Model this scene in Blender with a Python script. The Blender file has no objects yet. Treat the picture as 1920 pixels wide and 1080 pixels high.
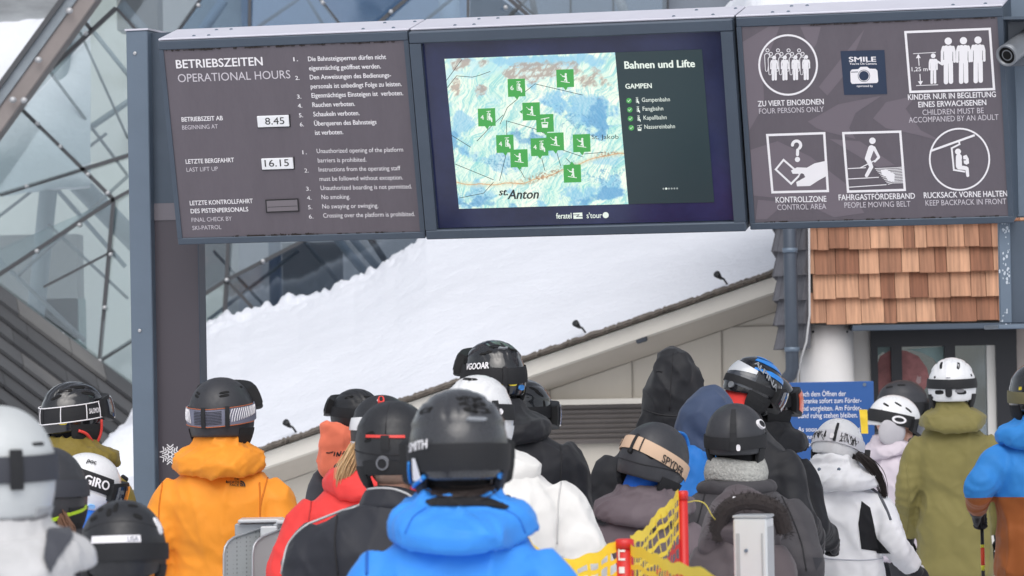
import bpy, bmesh, math, random
import numpy as np
from mathutils import Vector, Matrix, noise
from mathutils.bvhtree import BVHTree

R = math.radians
scene = bpy.context.scene
COL = scene.collection
random.seed(7)
rng = np.random.default_rng(7)

# ------------------------------------------------------------------ camera
LENS, EYE = 140.0, 1.93
PITCH, ROLL = 0.015267, 0.018333
FPX = 1920 * LENS / 36.0
cp, sp = math.cos(PITCH), math.sin(PITCH)
FW = np.array([0, cp, sp]); UP0 = np.array([0, -sp, cp]); R0 = np.array([1.0, 0, 0])
RT = math.cos(ROLL) * R0 - math.sin(ROLL) * UP0
UP = math.cos(ROLL) * UP0 + math.sin(ROLL) * R0
CAM = np.array([0, 0, EYE])
cam = bpy.data.cameras.new('camera'); cam.lens = LENS; cam.sensor_width = 36
cam.clip_start = 0.5; cam.clip_end = 2000
cam.dof.use_dof = True; cam.dof.focus_distance = 17.6; cam.dof.aperture_fstop = 7.5
camo = bpy.data.objects.new('camera', cam); COL.objects.link(camo)
camo.matrix_world = Matrix(((RT[0], UP[0], -FW[0], 0), (RT[1], UP[1], -FW[1], 0), (RT[2], UP[2], -FW[2], EYE), (0, 0, 0, 1)))
scene.camera = camo

# ------------------------------------------------------------------ light
SUN_EL, SUN_AZ = 53.0, 182.0          # overcast, brighter high up behind the camera
w = bpy.data.worlds.new('World'); scene.world = w; w.use_nodes = True
nt = w.node_tree; bg = nt.nodes['Background']
sky = nt.nodes.new('ShaderNodeTexSky'); sky.sky_type = 'NISHITA'; sky.sun_disc = False
sky.sun_elevation = R(SUN_EL); sky.sun_rotation = R(SUN_AZ)
sky.air_density = 1.0; sky.dust_density = 2.5; sky.ozone_density = 0.6
hs = nt.nodes.new('ShaderNodeHueSaturation'); hs.inputs['Saturation'].default_value = 0.35
nt.links.new(sky.outputs[0], hs.inputs['Color']); nt.links.new(hs.outputs[0], bg.inputs['Color'])
bg.inputs['Strength'].default_value = 0.125
sl = bpy.data.lights.new('sun', 'SUN'); sl.energy = 1.3; sl.angle = R(60); sl.color = (1, 0.97, 0.93)
so = bpy.data.objects.new('sun', sl); COL.objects.link(so)
_a = R(SUN_AZ)
sd = Vector((math.sin(_a) * math.cos(R(SUN_EL)), math.cos(_a) * math.cos(R(SUN_EL)), math.sin(R(SUN_EL))))
so.rotation_euler = sd.to_track_quat('Z', 'Y').to_euler(); so.location = (0, -5, 30)
scene.view_settings.view_transform = 'Standard'; scene.view_settings.look = 'None'
scene.view_settings.exposure = 0.27; scene.view_settings.gamma = 1.0
scene.cycles.max_bounces = 8; scene.cycles.transparent_max_bounces = 12
scene.cycles.use_denoising = True

# ------------------------------------------------------------------ helpers
def ray(px, py):
    d = FW + RT * ((px - 960) / FPX) + UP * ((540 - py) / FPX)
    return d / np.linalg.norm(d)
def P(px, py, y):                       # the point at world depth y seen at that pixel of the 1920-wide frame
    d = ray(px, py); return CAM + d * (y / d[1])
def K(y): return FPX / y                # pixels per metre at depth y
def hit(px, py, O, N):
    d = ray(px, py); return CAM + d * (np.dot(O - CAM, N) / np.dot(d, N))
def lin(c):
    c = np.asarray(c, float) / 255.0
    return np.where(c <= .04045, c / 12.92, ((c + .055) / 1.055) ** 2.4)
def unit(v): v = np.asarray(v, float); return v / (np.linalg.norm(v) + 1e-12)

class MB:
    """collects geometry for ONE mesh object"""
    def __init__(s): s.v = []; s.f = []; s.m = []; s.n = 0
    def add(s, V, F, mi=0):
        V = np.asarray(V, float).reshape(-1, 3)
        s.v.append(V)
        for f in F: s.f.append([int(i) + s.n for i in f]); s.m.append(mi)
        s.n += len(V); return s
    def box(s, c, size, ax=None, mi=0, bev=0):
        c = np.asarray(c, float); h = np.asarray(size, float) / 2
        ax = np.eye(3) if ax is None else np.asarray(ax, float)
        if bev <= 0:
            V = [c + sum(h[i] * k[i] * ax[i] for i in range(3)) for k in ((-1,-1,-1),(1,-1,-1),(1,1,-1),(-1,1,-1),(-1,-1,1),(1,-1,1),(1,1,1),(-1,1,1))]
            return s.add(V, [(0,3,2,1),(4,5,6,7),(0,1,5,4),(1,2,6,5),(2,3,7,6),(3,0,4,7)], mi)
        b = min(bev, min(h) * .9); V = []; idx = {}
        for sx in (-1, 1):
            for sy in (-1, 1):
                for sz in (-1, 1):
                    k = (sx, sy, sz)
                    for a in range(3):
                        q = [h[i] * k[i] - (0 if i == a else b * k[i]) for i in range(3)]
                        idx[(k, a)] = len(V); V.append(c + sum(q[i] * ax[i] for i in range(3)))
        F = []
        for a in range(3):
            o = [i for i in range(3) if i != a]
            for sg in (-1, 1):
                cyc = [(-1,-1),(1,-1),(1,1),(-1,1)]
                f = []
                for (p, q) in cyc:
                    k = [0,0,0]; k[a] = sg; k[o[0]] = p; k[o[1]] = q; f.append(idx[(tuple(k), a)])
                flip = (sg < 0) ^ (a == 1)
                F.append(f[::-1] if flip else f)
        for a in range(3):                      # edge strips along axis a
            o = [i for i in range(3) if i != a]
            for p in (-1, 1):
                for q in (-1, 1):
                    k0 = [0,0,0]; k1 = [0,0,0]
                    k0[a] = -1; k1[a] = 1
                    for k in (k0, k1): k[o[0]] = p; k[o[1]] = q
                    k0 = tuple(k0); k1 = tuple(k1)
                    F.append([idx[(k0, o[0])], idx[(k1, o[0])], idx[(k1, o[1])], idx[(k0, o[1])]])
        for sx in (-1, 1):
            for sy in (-1, 1):
                for sz in (-1, 1):
                    k = (sx, sy, sz); F.append([idx[(k, 0)], idx[(k, 1)], idx[(k, 2)]])
        return s.add(V, F, mi)
    def bar(s, a, b, wx, wy=None, up=(0, 0, 1), mi=0, bev=0):
        a = np.asarray(a, float); b = np.asarray(b, float); d = b - a; L = np.linalg.norm(d); z = d / L
        x = np.cross(np.asarray(up, float), z)
        if np.linalg.norm(x) < 1e-3: x = np.cross((1, 0, 0), z)
        x = unit(x); y = np.cross(z, x)
        return s.box((a + b) / 2, (wx, wy or wx, L), (x, y, z), mi, bev)
    def tube(s, pts, rad, n=10, cap=True, mi=0, flat=None):
        pts = np.asarray(pts, float); m = len(pts)
        rad = np.broadcast_to(np.asarray(rad, float), (m,))
        T = np.gradient(pts, axis=0); T /= (np.linalg.norm(T, axis=1)[:, None] + 1e-12)
        ref = np.array([0, 0, 1.0]) if abs(T[0][2]) < .9 else np.array([1.0, 0, 0])
        x = unit(np.cross(ref, T[0])); V = []
        for i in range(m):
            x = unit(x - T[i] * np.dot(x, T[i])); y = np.cross(T[i], x)
            for k in range(n):
                a = 2 * math.pi * k / n
                V.append(pts[i] + rad[i] * (math.cos(a) * x * (1 if flat is None else flat[0]) + math.sin(a) * y * (1 if flat is None else flat[1])))
        F = []
        for i in range(m - 1):
            for k in range(n):
                k2 = (k + 1) % n
                F.append((i*n+k, i*n+k2, (i+1)*n+k2, (i+1)*n+k))
        if cap: F.append(tuple(range(n))[::-1]); F.append(tuple((m-1)*n+k for k in range(n)))
        return s.add(V, F, mi)
    def rings(s, R_, mi=0, cap=True):
        n = len(R_[0]); V = np.concatenate(R_); F = []
        for i in range(len(R_) - 1):
            for k in range(n):
                k2 = (k + 1) % n
                F.append((i*n+k, i*n+k2, (i+1)*n+k2, (i+1)*n+k))
        if cap: F.append(tuple(range(n))[::-1]); F.append(tuple((len(R_)-1)*n+k for k in range(n)))
        return s.add(V, F, mi)
    def ball(s, c, r, nu=16, nv=10, ax=None, mi=0):
        c = np.asarray(c, float); r = np.broadcast_to(np.asarray(r, float), (3,)); ax = np.eye(3) if ax is None else np.asarray(ax)
        V = [c + r[2] * ax[2]]
        for j in range(1, nv):
            t = math.pi * j / nv
            for i in range(nu):
                a = 2 * math.pi * i / nu
                V.append(c + r[0]*math.sin(t)*math.cos(a)*ax[0] + r[1]*math.sin(t)*math.sin(a)*ax[1] + r[2]*math.cos(t)*ax[2])
        V.append(c - r[2] * ax[2]); F = []
        for i in range(nu):
            F.append((0, 1+i, 1+(i+1) % nu))
            for j in range(nv - 2):
                a = 1 + j*nu; F.append((a+i, a+nu+i, a+nu+(i+1) % nu, a+(i+1) % nu))
            a = 1 + (nv-2)*nu; F.append((len(V)-1, a+(i+1) % nu, a+i))
        return s.add(V, F, mi)
    def grid(s, G, mi=0):
        G = np.asarray(G, float); a, b = G.shape[:2]
        F = [(i*b+j, i*b+j+1, (i+1)*b+j+1, (i+1)*b+j) for i in range(a-1) for j in range(b-1)]
        return s.add(G.reshape(-1, 3), F, mi)
    def data(s, name='mesh', mats=(), smooth=False):
        me = bpy.data.meshes.new(name)
        V = np.concatenate(s.v) if s.v else np.zeros((0, 3))
        me.from_pydata(V.tolist(), [], s.f)
        for m_ in mats: me.materials.append(m_)
        if len(mats) > 1: me.polygons.foreach_set('material_index', s.m)
        if smooth: me.polygons.foreach_set('use_smooth', [True] * len(me.polygons))
        me.update(); return me
    def build(s, name, mats, parent=None, smooth=False, world=True, fix=False):
        if not isinstance(mats, (list, tuple)): mats = [mats]
        if parent is not None and world:
            off = np.array(wloc(parent)); s.v = [v - off for v in s.v]
        me = s.data(name, mats, smooth)
        if fix:
            bm = bmesh.new(); bm.from_mesh(me); bmesh.ops.recalc_face_normals(bm, faces=bm.faces); bm.to_mesh(me); bm.free()
        o = bpy.data.objects.new(name, me); COL.objects.link(o)
        if parent is not None: o.parent = parent
        return o
def wloc(o):
    l = np.array(o.location)
    return l + (wloc(o.parent) if o.parent else 0)
def thing(name, label, cat, loc=(0, 0, 0), rotz=0, group=None):
    o = bpy.data.objects.new(name, None); COL.objects.link(o); o.empty_display_size = .2
    o.location = tuple(loc); o.rotation_euler = (0, 0, rotz); o['label'] = label; o['category'] = cat
    if group: o['group'] = group
    return o
def tag(o, label, cat, group=None):
    o['label'] = label; o['category'] = cat
    if group: o['group'] = group
    return o
def structure(o): o['kind'] = 'structure'; return o

# ------------------------------------------------------------------ materials
_mc = {}
def mat(name, col, rough=.6, metal=0, coat=0, bump=0, bscale=40, var=0, vscale=3, spec=.5, sheen=0, emit=None, stretch=None, bdist=.01, rvar=0):
    """col is an sRGB triple 0-255 of the surface's own colour"""
    key = (name, tuple(col), rough, metal, coat, bump, bscale, var)
    if key in _mc: return _mc[key]
    m = bpy.data.materials.new(name); m.use_nodes = True; t = m.node_tree; b = t.nodes['Principled BSDF']
    c = [*lin(col), 1]
    b.inputs['Base Color'].default_value = c; b.inputs['Roughness'].default_value = rough; b.inputs['Metallic'].default_value = metal
    b.inputs['Coat Weight'].default_value = coat; b.inputs['Coat Roughness'].default_value = .08
    b.inputs['Specular IOR Level'].default_value = spec
    if sheen: b.inputs['Sheen Weight'].default_value = sheen
    if emit: b.inputs['Emission Color'].default_value = c; b.inputs['Emission Strength'].default_value = emit
    tc = None
    if bump or var or rvar:
        tc = t.nodes.new('ShaderNodeTexCoord'); mp = t.nodes.new('ShaderNodeMapping'); t.links.new(tc.outputs['Object'], mp.inputs[0])
        if stretch: mp.inputs['Scale'].default_value = stretch
    if var:
        n = t.nodes.new('ShaderNodeTexNoise'); n.inputs['Scale'].default_value = vscale; n.inputs['Detail'].default_value = 6; n.inputs['Roughness'].default_value = .62
        t.links.new(mp.outputs[0], n.inputs['Vector'])
        r = t.nodes.new('ShaderNodeMapRange'); r.inputs['From Min'].default_value = .25; r.inputs['From Max'].default_value = .75
        r.inputs['To Min'].default_value = 1 - var; r.inputs['To Max'].default_value = 1 + var
        t.links.new(n.outputs[0], r.inputs[0])
        mx = t.nodes.new('ShaderNodeMix'); mx.data_type = 'RGBA'; mx.blend_type = 'MULTIPLY'; mx.inputs[0].default_value = 1
        mx.inputs[6].default_value = c; t.links.new(r.outputs[0], mx.inputs[7]); t.links.new(mx.outputs[2], b.inputs['Base Color'])
    if rvar:
        n = t.nodes.new('ShaderNodeTexNoise'); n.inputs['Scale'].default_value = 22; n.inputs['Detail'].default_value = 8; n.inputs['Roughness'].default_value = .7; t.links.new(mp.outputs[0], n.inputs['Vector'])
        r = t.nodes.new('ShaderNodeMapRange'); r.inputs['From Min'].default_value = .35; r.inputs['From Max'].default_value = .7; r.inputs['To Min'].default_value = max(.03, rough-rvar*.4); r.inputs['To Max'].default_value = rough+rvar
        t.links.new(n.outputs[0], r.inputs[0]); t.links.new(r.outputs[0], b.inputs['Roughness'])
    if bump:
        n = t.nodes.new('ShaderNodeTexNoise'); n.inputs['Scale'].default_value = bscale; n.inputs['Detail'].default_value = 5
        t.links.new(mp.outputs[0], n.inputs['Vector'])
        bp = t.nodes.new('ShaderNodeBump'); bp.inputs['Strength'].default_value = bump; bp.inputs['Distance'].default_value = bdist
        t.links.new(n.outputs[0], bp.inputs['Height']); t.links.new(bp.outputs[0], b.inputs['Normal'])
    _mc[key] = m; return m
def fabric(name, col, rough=.72, col2=None, zsplit=None, soft=0.5):
    """jacket cloth: fine weave plus small wrinkles in the normal; optional second colour below a height"""
    m = bpy.data.materials.new(name); m.use_nodes = True; t = m.node_tree; b = t.nodes['Principled BSDF']; L = t.links.new
    c = [*lin(col), 1]; b.inputs['Roughness'].default_value = rough; b.inputs['Sheen Weight'].default_value = .08
    b.inputs['Specular IOR Level'].default_value = .35
    tc = t.nodes.new('ShaderNodeTexCoord')
    n = t.nodes.new('ShaderNodeTexNoise'); n.inputs['Scale'].default_value = 5; n.inputs['Detail'].default_value = 5; L(tc.outputs['Object'], n.inputs['Vector'])
    r = t.nodes.new('ShaderNodeMapRange'); r.inputs['From Min'].default_value = .3; r.inputs['From Max'].default_value = .7; r.inputs['To Min'].default_value = .9; r.inputs['To Max'].default_value = 1.08; L(n.outputs[0], r.inputs[0])
    mx = t.nodes.new('ShaderNodeMix'); mx.data_type = 'RGBA'; mx.blend_type = 'MULTIPLY'; mx.inputs[0].default_value = 1; mx.inputs[6].default_value = c
    if col2 is not None:
        sx = t.nodes.new('ShaderNodeSeparateXYZ'); L(tc.outputs['Object'], sx.inputs[0])
        gt = t.nodes.new('ShaderNodeMath'); gt.operation = 'LESS_THAN'; gt.inputs[1].default_value = zsplit; L(sx.outputs['Z'], gt.inputs[0])
        m2 = t.nodes.new('ShaderNodeMix'); m2.data_type = 'RGBA'; m2.inputs[6].default_value = c; m2.inputs[7].default_value = [*lin(col2), 1]
        L(gt.outputs[0], m2.inputs[0]); L(m2.outputs[2], mx.inputs[6])
    L(r.outputs[0], mx.inputs[7]); L(mx.outputs[2], b.inputs['Base Color'])
    w1 = t.nodes.new('ShaderNodeTexNoise'); w1.noise_type = 'RIDGED_MULTIFRACTAL'; w1.inputs['Scale'].default_value = 7; w1.inputs['Detail'].default_value = 3.5; w1.inputs['Roughness'].default_value = .55; w1.inputs['Distortion'].default_value = .9; L(tc.outputs['Object'], w1.inputs['Vector'])
    w2 = t.nodes.new('ShaderNodeTexNoise'); w2.inputs['Scale'].default_value = 260; w2.inputs['Detail'].default_value = 2; L(tc.outputs['Object'], w2.inputs['Vector'])
    b1 = t.nodes.new('ShaderNodeBump'); b1.inputs['Strength'].default_value = soft; b1.inputs['Distance'].default_value = .034; wv = t.nodes.new('ShaderNodeTexWave'); wv.wave_type = 'BANDS'; wv.bands_direction = 'DIAGONAL'; wv.inputs['Scale'].default_value = 2.2; wv.inputs['Distortion'].default_value = 9; wv.inputs['Detail'].default_value = 2.5; wv.inputs['Detail Scale'].default_value = 1.3; L(tc.outputs['Object'], wv.inputs['Vector'])
    am = t.nodes.new('ShaderNodeMath'); am.operation = 'MULTIPLY_ADD'; am.inputs[1].default_value = .55; L(wv.outputs['Fac'], am.inputs[0]); L(w1.outputs[0], am.inputs[2]); L(am.outputs[0], b1.inputs['Height'])
    b2 = t.nodes.new('ShaderNodeBump'); b2.inputs['Strength'].default_value = .25; b2.inputs['Distance'].default_value = .002; L(w2.outputs[0], b2.inputs['Height']); L(b1.outputs[0], b2.inputs['Normal'])
    L(b2.outputs[0], b.inputs['Normal']); return m

# ------------------------------------------------------------------ lettering
_H = {}
def text_tris(s, bold=0.0, shear=0.0):
    c = bpy.data.curves.new('lettering', 'FONT'); c.body = s; c.size = 1; c.shear = shear; c.resolution_u = 3
    o = bpy.data.objects.new('lettering', c); COL.objects.link(o)
    bpy.context.view_layer.update()
    me = bpy.data.meshes.new_from_object(o.evaluated_get(bpy.context.evaluated_depsgraph_get()))
    V = np.array([v.co[:] for v in me.vertices]).reshape(-1, 3); F = [tuple(p.vertices) for p in me.polygons]
    bpy.data.objects.remove(o); bpy.data.curves.remove(c); bpy.data.meshes.remove(me)
    if bold > .01:                                  # heavier weight: overlaid strokes, each a hair above the last
        n = len(V); k_ = ((0, 0), (1, 0), (-1, 0), (0, .6), (0, -.6)); V2 = np.concatenate([V + np.array([dx*bold*.9, dy*bold*.9, .00006*i]) for i, (dx, dy) in enumerate(k_)])
        F = [tuple(a + n*i for a in f) for i in range(len(k_)) for f in F]; V = V2
    return V, F
def cap_h():
    if 'h' not in _H:
        V, F = text_tris('H'); _H['h'] = V[:, 1].max()
    return _H['h']
# ================================================================== THE SETTING
snow_m = mat('snow', (220, 223, 231), .7, bump=.28, bscale=16, var=.03, vscale=1.2, spec=.3, bdist=.06)
ground_m = mat('trampled_snow', (226, 228, 233), .75, bump=.5, bscale=6, var=.06, vscale=2, bdist=.05)
g = MB(); G = []
for i, yy in enumerate((-60, -10, 0, 10, 20, 30, 45, 80, 200, 600)):
    G.append([(xx, yy, 0) for xx in (-500, -100, -20, -8, 0, 8, 20, 100, 500)])
structure(MB().grid(np.array(G)[:, ::1]).build('ground', ground_m))

steel = mat('blue_grey_steel', (104, 118, 134), .45, metal=.25, bump=.05, bscale=30, var=.06, vscale=4)
steel_d = mat('dark_blue_grey_steel', (76, 87, 101), .42, metal=.25, bump=.05, bscale=30, var=.08, vscale=5)
steel_cap = mat('pale_coated_sheet', (206, 206, 218), .4, metal=.0, var=.05, vscale=6)
black_rub = mat('black_rubber', (22, 23, 26), .6)
anthr = mat('anthracite_frame', (44, 48, 56), .45, var=.08)

# ---- snow-covered roof of the concrete building
WALL_Y = 30.0
def eave(x): return 840 - (x - 470) * .345
def npx(x, xs, ys): return float(np.interp(x, xs, ys))
TX = [-300, 180, 262, 330, 385, 412, 430, 452, 475, 520, 560, 600, 640, 665, 700, 722, 740, 760, 800, 900, 1000, 1250, 1560]
TY = [900, 850, 760, 668, 606, 590, 583, 586, 572, 560, 553, 536, 524, 520, 502, 487, 478, 462, 432, 405, 385, 345, 300]
bld = thing('concrete_building', 'low concrete building with sloping parapet under a thick blanket of snow', 'building', (2, WALL_Y, 0))
conc = mat('board_concrete', (203, 197, 187), .85, bump=.25, bscale=6, var=.10, vscale=1.3, stretch=(1, 1, .45))
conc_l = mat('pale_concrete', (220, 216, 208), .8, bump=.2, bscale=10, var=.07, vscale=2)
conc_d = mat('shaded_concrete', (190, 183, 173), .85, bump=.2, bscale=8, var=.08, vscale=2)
def sl(x, dy, y): return P(x, eave(x) + dy, y)
xl, xr = 150, 1500
m_ = MB()                                          # wall with sloping head, built as a thick slab; the louvre opening is covered by the louvre box
a, b = sl(xl, 85, WALL_Y), sl(xr, 85, WALL_Y)
V = [(a[0], WALL_Y, -.3), (b[0], WALL_Y, -.3), tuple(b), tuple(a), (a[0], WALL_Y + .4, -.3), (b[0], WALL_Y + .4, -.3), (b[0], WALL_Y + .4, b[2]), (a[0], WALL_Y + .4, a[2])]
V = [np.maximum(v, (-99, 0, -.6)) for v in V]
m_.add(V, [(0,1,2,3),(5,4,7,6),(3,2,6,7),(1,5,6,2),(4,0,3,7),(4,5,1,0)]).build('wall', conc, bld)
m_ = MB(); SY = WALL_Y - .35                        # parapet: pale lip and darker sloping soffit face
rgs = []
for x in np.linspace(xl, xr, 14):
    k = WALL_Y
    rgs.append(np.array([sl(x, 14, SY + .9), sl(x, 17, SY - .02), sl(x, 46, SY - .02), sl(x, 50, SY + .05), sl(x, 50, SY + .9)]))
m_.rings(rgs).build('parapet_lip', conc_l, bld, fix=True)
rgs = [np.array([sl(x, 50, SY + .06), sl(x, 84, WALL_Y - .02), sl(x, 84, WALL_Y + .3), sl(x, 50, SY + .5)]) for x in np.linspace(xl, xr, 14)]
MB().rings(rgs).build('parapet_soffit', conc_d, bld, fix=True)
# wall joints and the upper recess
jm = mat('concrete_joint', (150, 144, 136), .9)
for x0, y0, x1, y1 in ((1184, 640, 1186, 756), (1352, 560, 1354, 760), (1270, 616, 1462, 610), (1030, 712, 1032, 756)):
    A_, B_ = P(x0, y0, WALL_Y - .004), P(x1, y1, WALL_Y - .004)
    MB().bar(A_, B_, .012, .01).build('joint', jm, bld)
# louvre band
lv = MB(); fr = MB()
A_, B_, C_ = P(700, 757, WALL_Y), P(1462, 752, WALL_Y), P(1462, 825, WALL_Y)
z1, z0 = B_[2], C_[2]
slat_m = mat('louvre_slat', (112, 107, 105), .5, metal=.2, var=.08); dark_m = mat('louvre_backing', (58, 56, 58), .8)
MB().box(((A_[0]+B_[0])/2, WALL_Y - .01, (z0+z1)/2), (B_[0]-A_[0], .02, z1 - z0)).build('louvre_backing', dark_m, bld)
n = 8
for i in range(n):
    z = z0 + (i + .5) * (z1 - z0) / n; h = (z1 - z0) / n
    ax = np.array([[1, 0, 0], [0, math.cos(.6), math.sin(.6)], [0, -math.sin(.6), math.cos(.6)]])
    MB().box(((A_[0]+B_[0])/2, WALL_Y - .06, z), (B_[0]-A_[0], .014, h * 1.02), ax).build('louvre_slat', slat_m, bld)
MB().box(((A_[0]+B_[0])/2, WALL_Y - .06, z1 + .022), (B_[0]-A_[0] + .04, .14, .04)).build('louvre_frame', conc_l, bld)
# snow blanket
NX, NT = 430, 70
G = np.zeros((NX, NT, 3))
for i, x in enumerate(np.linspace(205, xr, NX)):
    B0 = sl(x, 5, WALL_Y - .28); T0 = P(x, npx(x, TX, TY) + 6, WALL_Y + 5.0)
    if T0[2] < B0[2] + .05: T0[2] = B0[2] + .05
    for j in range(NT):
        t = j / (NT - 5)
        if j <= NT - 5:
            p = B0 * (1 - t) + T0 * t
            p = p + np.array([0, 0, .10 * math.sin(math.pi * min(1, t)) + .0])
            q = Vector(p)
            d = .045 * noise.noise(q * .8) + .012 * noise.noise(q * 3.7) + .005 * noise.noise(q * 9)
            rim = max(0, (t - .8) / .2)
            d += rim * (.10 * abs(noise.noise(q * 4.0)) + .05 * abs(noise.noise(q * 2.2)) + .07 * abs(noise.noise(q * 9)) + .035 * noise.noise(q * 19) - .03)
            p[2] += d * min(1, t * 8)
            p[1] += rim * .1 * noise.noise(q * 3.1)
        else:
            r = (j - (NT - 5)) / 4
            p = G[i, NT - 5].copy(); p[1] += .15 * r ** .5; p[2] -= 1.1 * r ** 2
        G[i, j] = p
structure(MB().grid(G).build('snow_cover', snow_m, None, smooth=True))
# strip of gravel and dead turf under the snow edge
deb = mat('gravel_and_turf', (112, 104, 96), .95, bump=.9, bscale=22, var=.5, vscale=14, bdist=.05)
rgs = []
for x in np.linspace(xl, xr, 330):
    q = noise.noise(Vector((x * .05, 1, 0))); q2 = noise.noise(Vector((x * .21, 4, 0)))
    top = 3 - 3 * q - 3 * q2; out = .03 * q2
    rgs.append(np.array([sl(x, 15, WALL_Y - .40 + out), sl(x, (top + 15) / 2, WALL_Y - .44 + out), sl(x, top, WALL_Y - .25), sl(x, 15, WALL_Y + .3)]))
o = MB().rings(rgs).build('gravel_strip', deb, None, smooth=False, fix=True); o['kind'] = 'structure'
# small roof lamps on bent necks and a floodlight
lampb = mat('black_lamp_housing', (34, 35, 38), .5)
for i, (x, y, lab) in enumerate(((1345, 515, 'small black lamp on bent neck at the snow edge, nearest the shingled house'), (1080, 607, 'small black lamp on bent neck at the snow edge, above the crowd near the middle'), (537, 793, 'small black lamp on bent neck at the snow edge, right of the orange jacket'))):
    p = P(x + 4, y + 4, WALL_Y - .3); b0 = P(x + 20, y + 20, WALL_Y - .2)
    t = thing('roof_lamp', lab, 'lamp', tuple(b0), 0, 'lamps along the snowy roof edge')
    MB().tube([b0 - (0, 0, .05), b0, (b0 * .5 + p * .5) + (0, 0, .015), p], .008).build('neck', lampb, t, smooth=True)
    d = unit(p - b0)
    MB().tube([p - d * .03, p, p + d * .035, p + d * .045], [.010, .018, .026, .027], 14).build('lamp_head', lampb, t, smooth=True)
p = P(1200, 628, WALL_Y - .3)
t = thing('floodlight', 'dark box floodlight fixed under the pale concrete parapet', 'floodlight', tuple(p))
ax = np.array([[math.cos(.28), 0, math.sin(.28)], [0, 1, 0], [-math.sin(.28), 0, math.cos(.28)]])
MB().box(p, (.085, .12, .12), ax, bev=.01).build('housing', mat('slate_lamp_housing', (66, 72, 82), .5), t)
MB().box(p + (-.0, .11, .055), (.03, .12, .03)).build('bracket', lampb, t)

# ---- glass building behind
gb = thing('glass_building', 'glass lift station with diagonal steel bars and faceted panes behind the signs', 'building', (-3, 37, 0))
GY = 37.0
def glass(name, tint, refl, rough=.06):
    m = bpy.data.materials.new(name); m.use_nodes = True; t = m.node_tree
    for nn in list(t.nodes): t.nodes.remove(nn)
    out = t.nodes.new('ShaderNodeOutputMaterial'); mx = t.nodes.new('ShaderNodeMixShader'); tr = t.nodes.new('ShaderNodeBsdfTransparent'); gl = t.nodes.new('ShaderNodeBsdfGlossy')
    tr.inputs[0].default_value = [*lin(tint), 1]; gl.inputs['Roughness'].default_value = rough; gl.inputs['Color'].default_value = (.85, .92, .97, 1)
    tc = t.nodes.new('ShaderNodeTexCoord'); n = t.nodes.new('ShaderNodeTexNoise'); n.inputs['Scale'].default_value = .9; t.links.new(tc.outputs['Object'], n.inputs['Vector'])
    bp = t.nodes.new('ShaderNodeBump'); bp.inputs['Strength'].default_value = .12; bp.inputs['Distance'].default_value = .1; t.links.new(n.outputs[0], bp.inputs['Height']); t.links.new(bp.outputs[0], gl.inputs['Normal'])
    mx.inputs[0].default_value = refl
    t.links.new(tr.outputs[0], mx.inputs[1]); t.links.new(gl.outputs[0], mx.inputs[2]); t.links.new(mx.outputs[0], out.inputs[0]); return m
g_pale = glass('pale_green_glass', (232, 238, 238), .12); g_grey = glass('grey_glass', (200, 205, 210), .12); g_blue = glass('blue_glass', (184, 200, 216), .14)  # blue panes: the sky's reflection is put into the tint
def pane(pts, m, tilt=0):
    W_ = [P(x, y, GY + tilt * ((x - pts[0][0]) * .0015 + (y - pts[0][1]) * .001)) for x, y in pts]
    W_ = [np.asarray(q) for q in W_]; n = len(W_); back = [q + (0, .03, 0) for q in W_]
    F = [tuple(range(n)), tuple(range(n, 2*n))[::-1]] + [(i, n + i, n + (i+1) % n, (i+1) % n) for i in range(n)]
    return MB().add(W_ + back, F).build('pane', m, gb, fix=True)
N = {'a': (42, 206), 'b': (113, 275), 'c': (213, 372), 'd': (187, 677), 'e': (425, 525), 'f': (218, 15), 'g': (300, 120), 'h': (300, 610), 'i': (0, 365), 'j': (0, 514), 'k': (0, 537), 'l': (237, 293)}
pane([(42, 206), (218, 15), (330, 110), (290, 277), (150, 310)], g_pale, .3)
pane([(-60, 300), (150, -60), (258, -62), (216, 14), (41, 205), (-60, 330)], g_pale, 0)
pane([(-60, 120), (42, 206), (150, 317), (-60, 384)], g_pale, -.3)
pane([(-60, 384), (150, 317), (213, 372), (-60, 552)], g_pale, .25)
pane([(150, 313), (330, 260), (330, 310), (213, 372)], g_pale, -.2)
pane([(-60, 555), (213, 374), (187, 677), (-60, 492)], g_pale, .2)
pane([(213, 374), (330, 313), (330, 590), (187, 675)], g_pale, -.35)
pane([(187, 678), (330, 595), (425, 525), (425, 900), (330, 790)], g_pale, .3)
pane([(330, 313), (432, 455), (425, 525), (330, 590)], g_grey, .3)
pane([(432, 455), (430, 300), (800, 300), (560, 455), (425, 525)], g_grey, -.3)
pane([(425, 527), (560, 457), (800, 310), (1020, 480), (475, 900), (425, 900)], g_grey, .25)
pane([(218, 15), (258, -60), (415, -60), (300, 105)], g_grey, -.4)
pane([(300, 106), (416, -60), (470, -60), (462, 298), (332, 298)], g_blue, .3)
pane([(470, -60), (560, -60), (660, 80), (560, 298), (464, 298)], g_blue, -.35)
pane([(562, -60), (830, -60), (662, 82)], g_blue, .5)
pane([(664, 82), (830, -60), (880, -60), (876, 298), (562, 298)], g_blue, -.2)
pane([(882, -60), (905, -30), (1060, 90), (1040, 298), (878, 298)], g_grey, .3)
pane([(905, -60), (1250, -60), (1250, 298), (1042, 298), (1062, 90)], g_grey, -.4)
bar_m = mat('dark_mullion', (78, 79, 83), .45, metal=.3); node_m = mat('steel_clamp', (186, 187, 190), .4, metal=.4)
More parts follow.
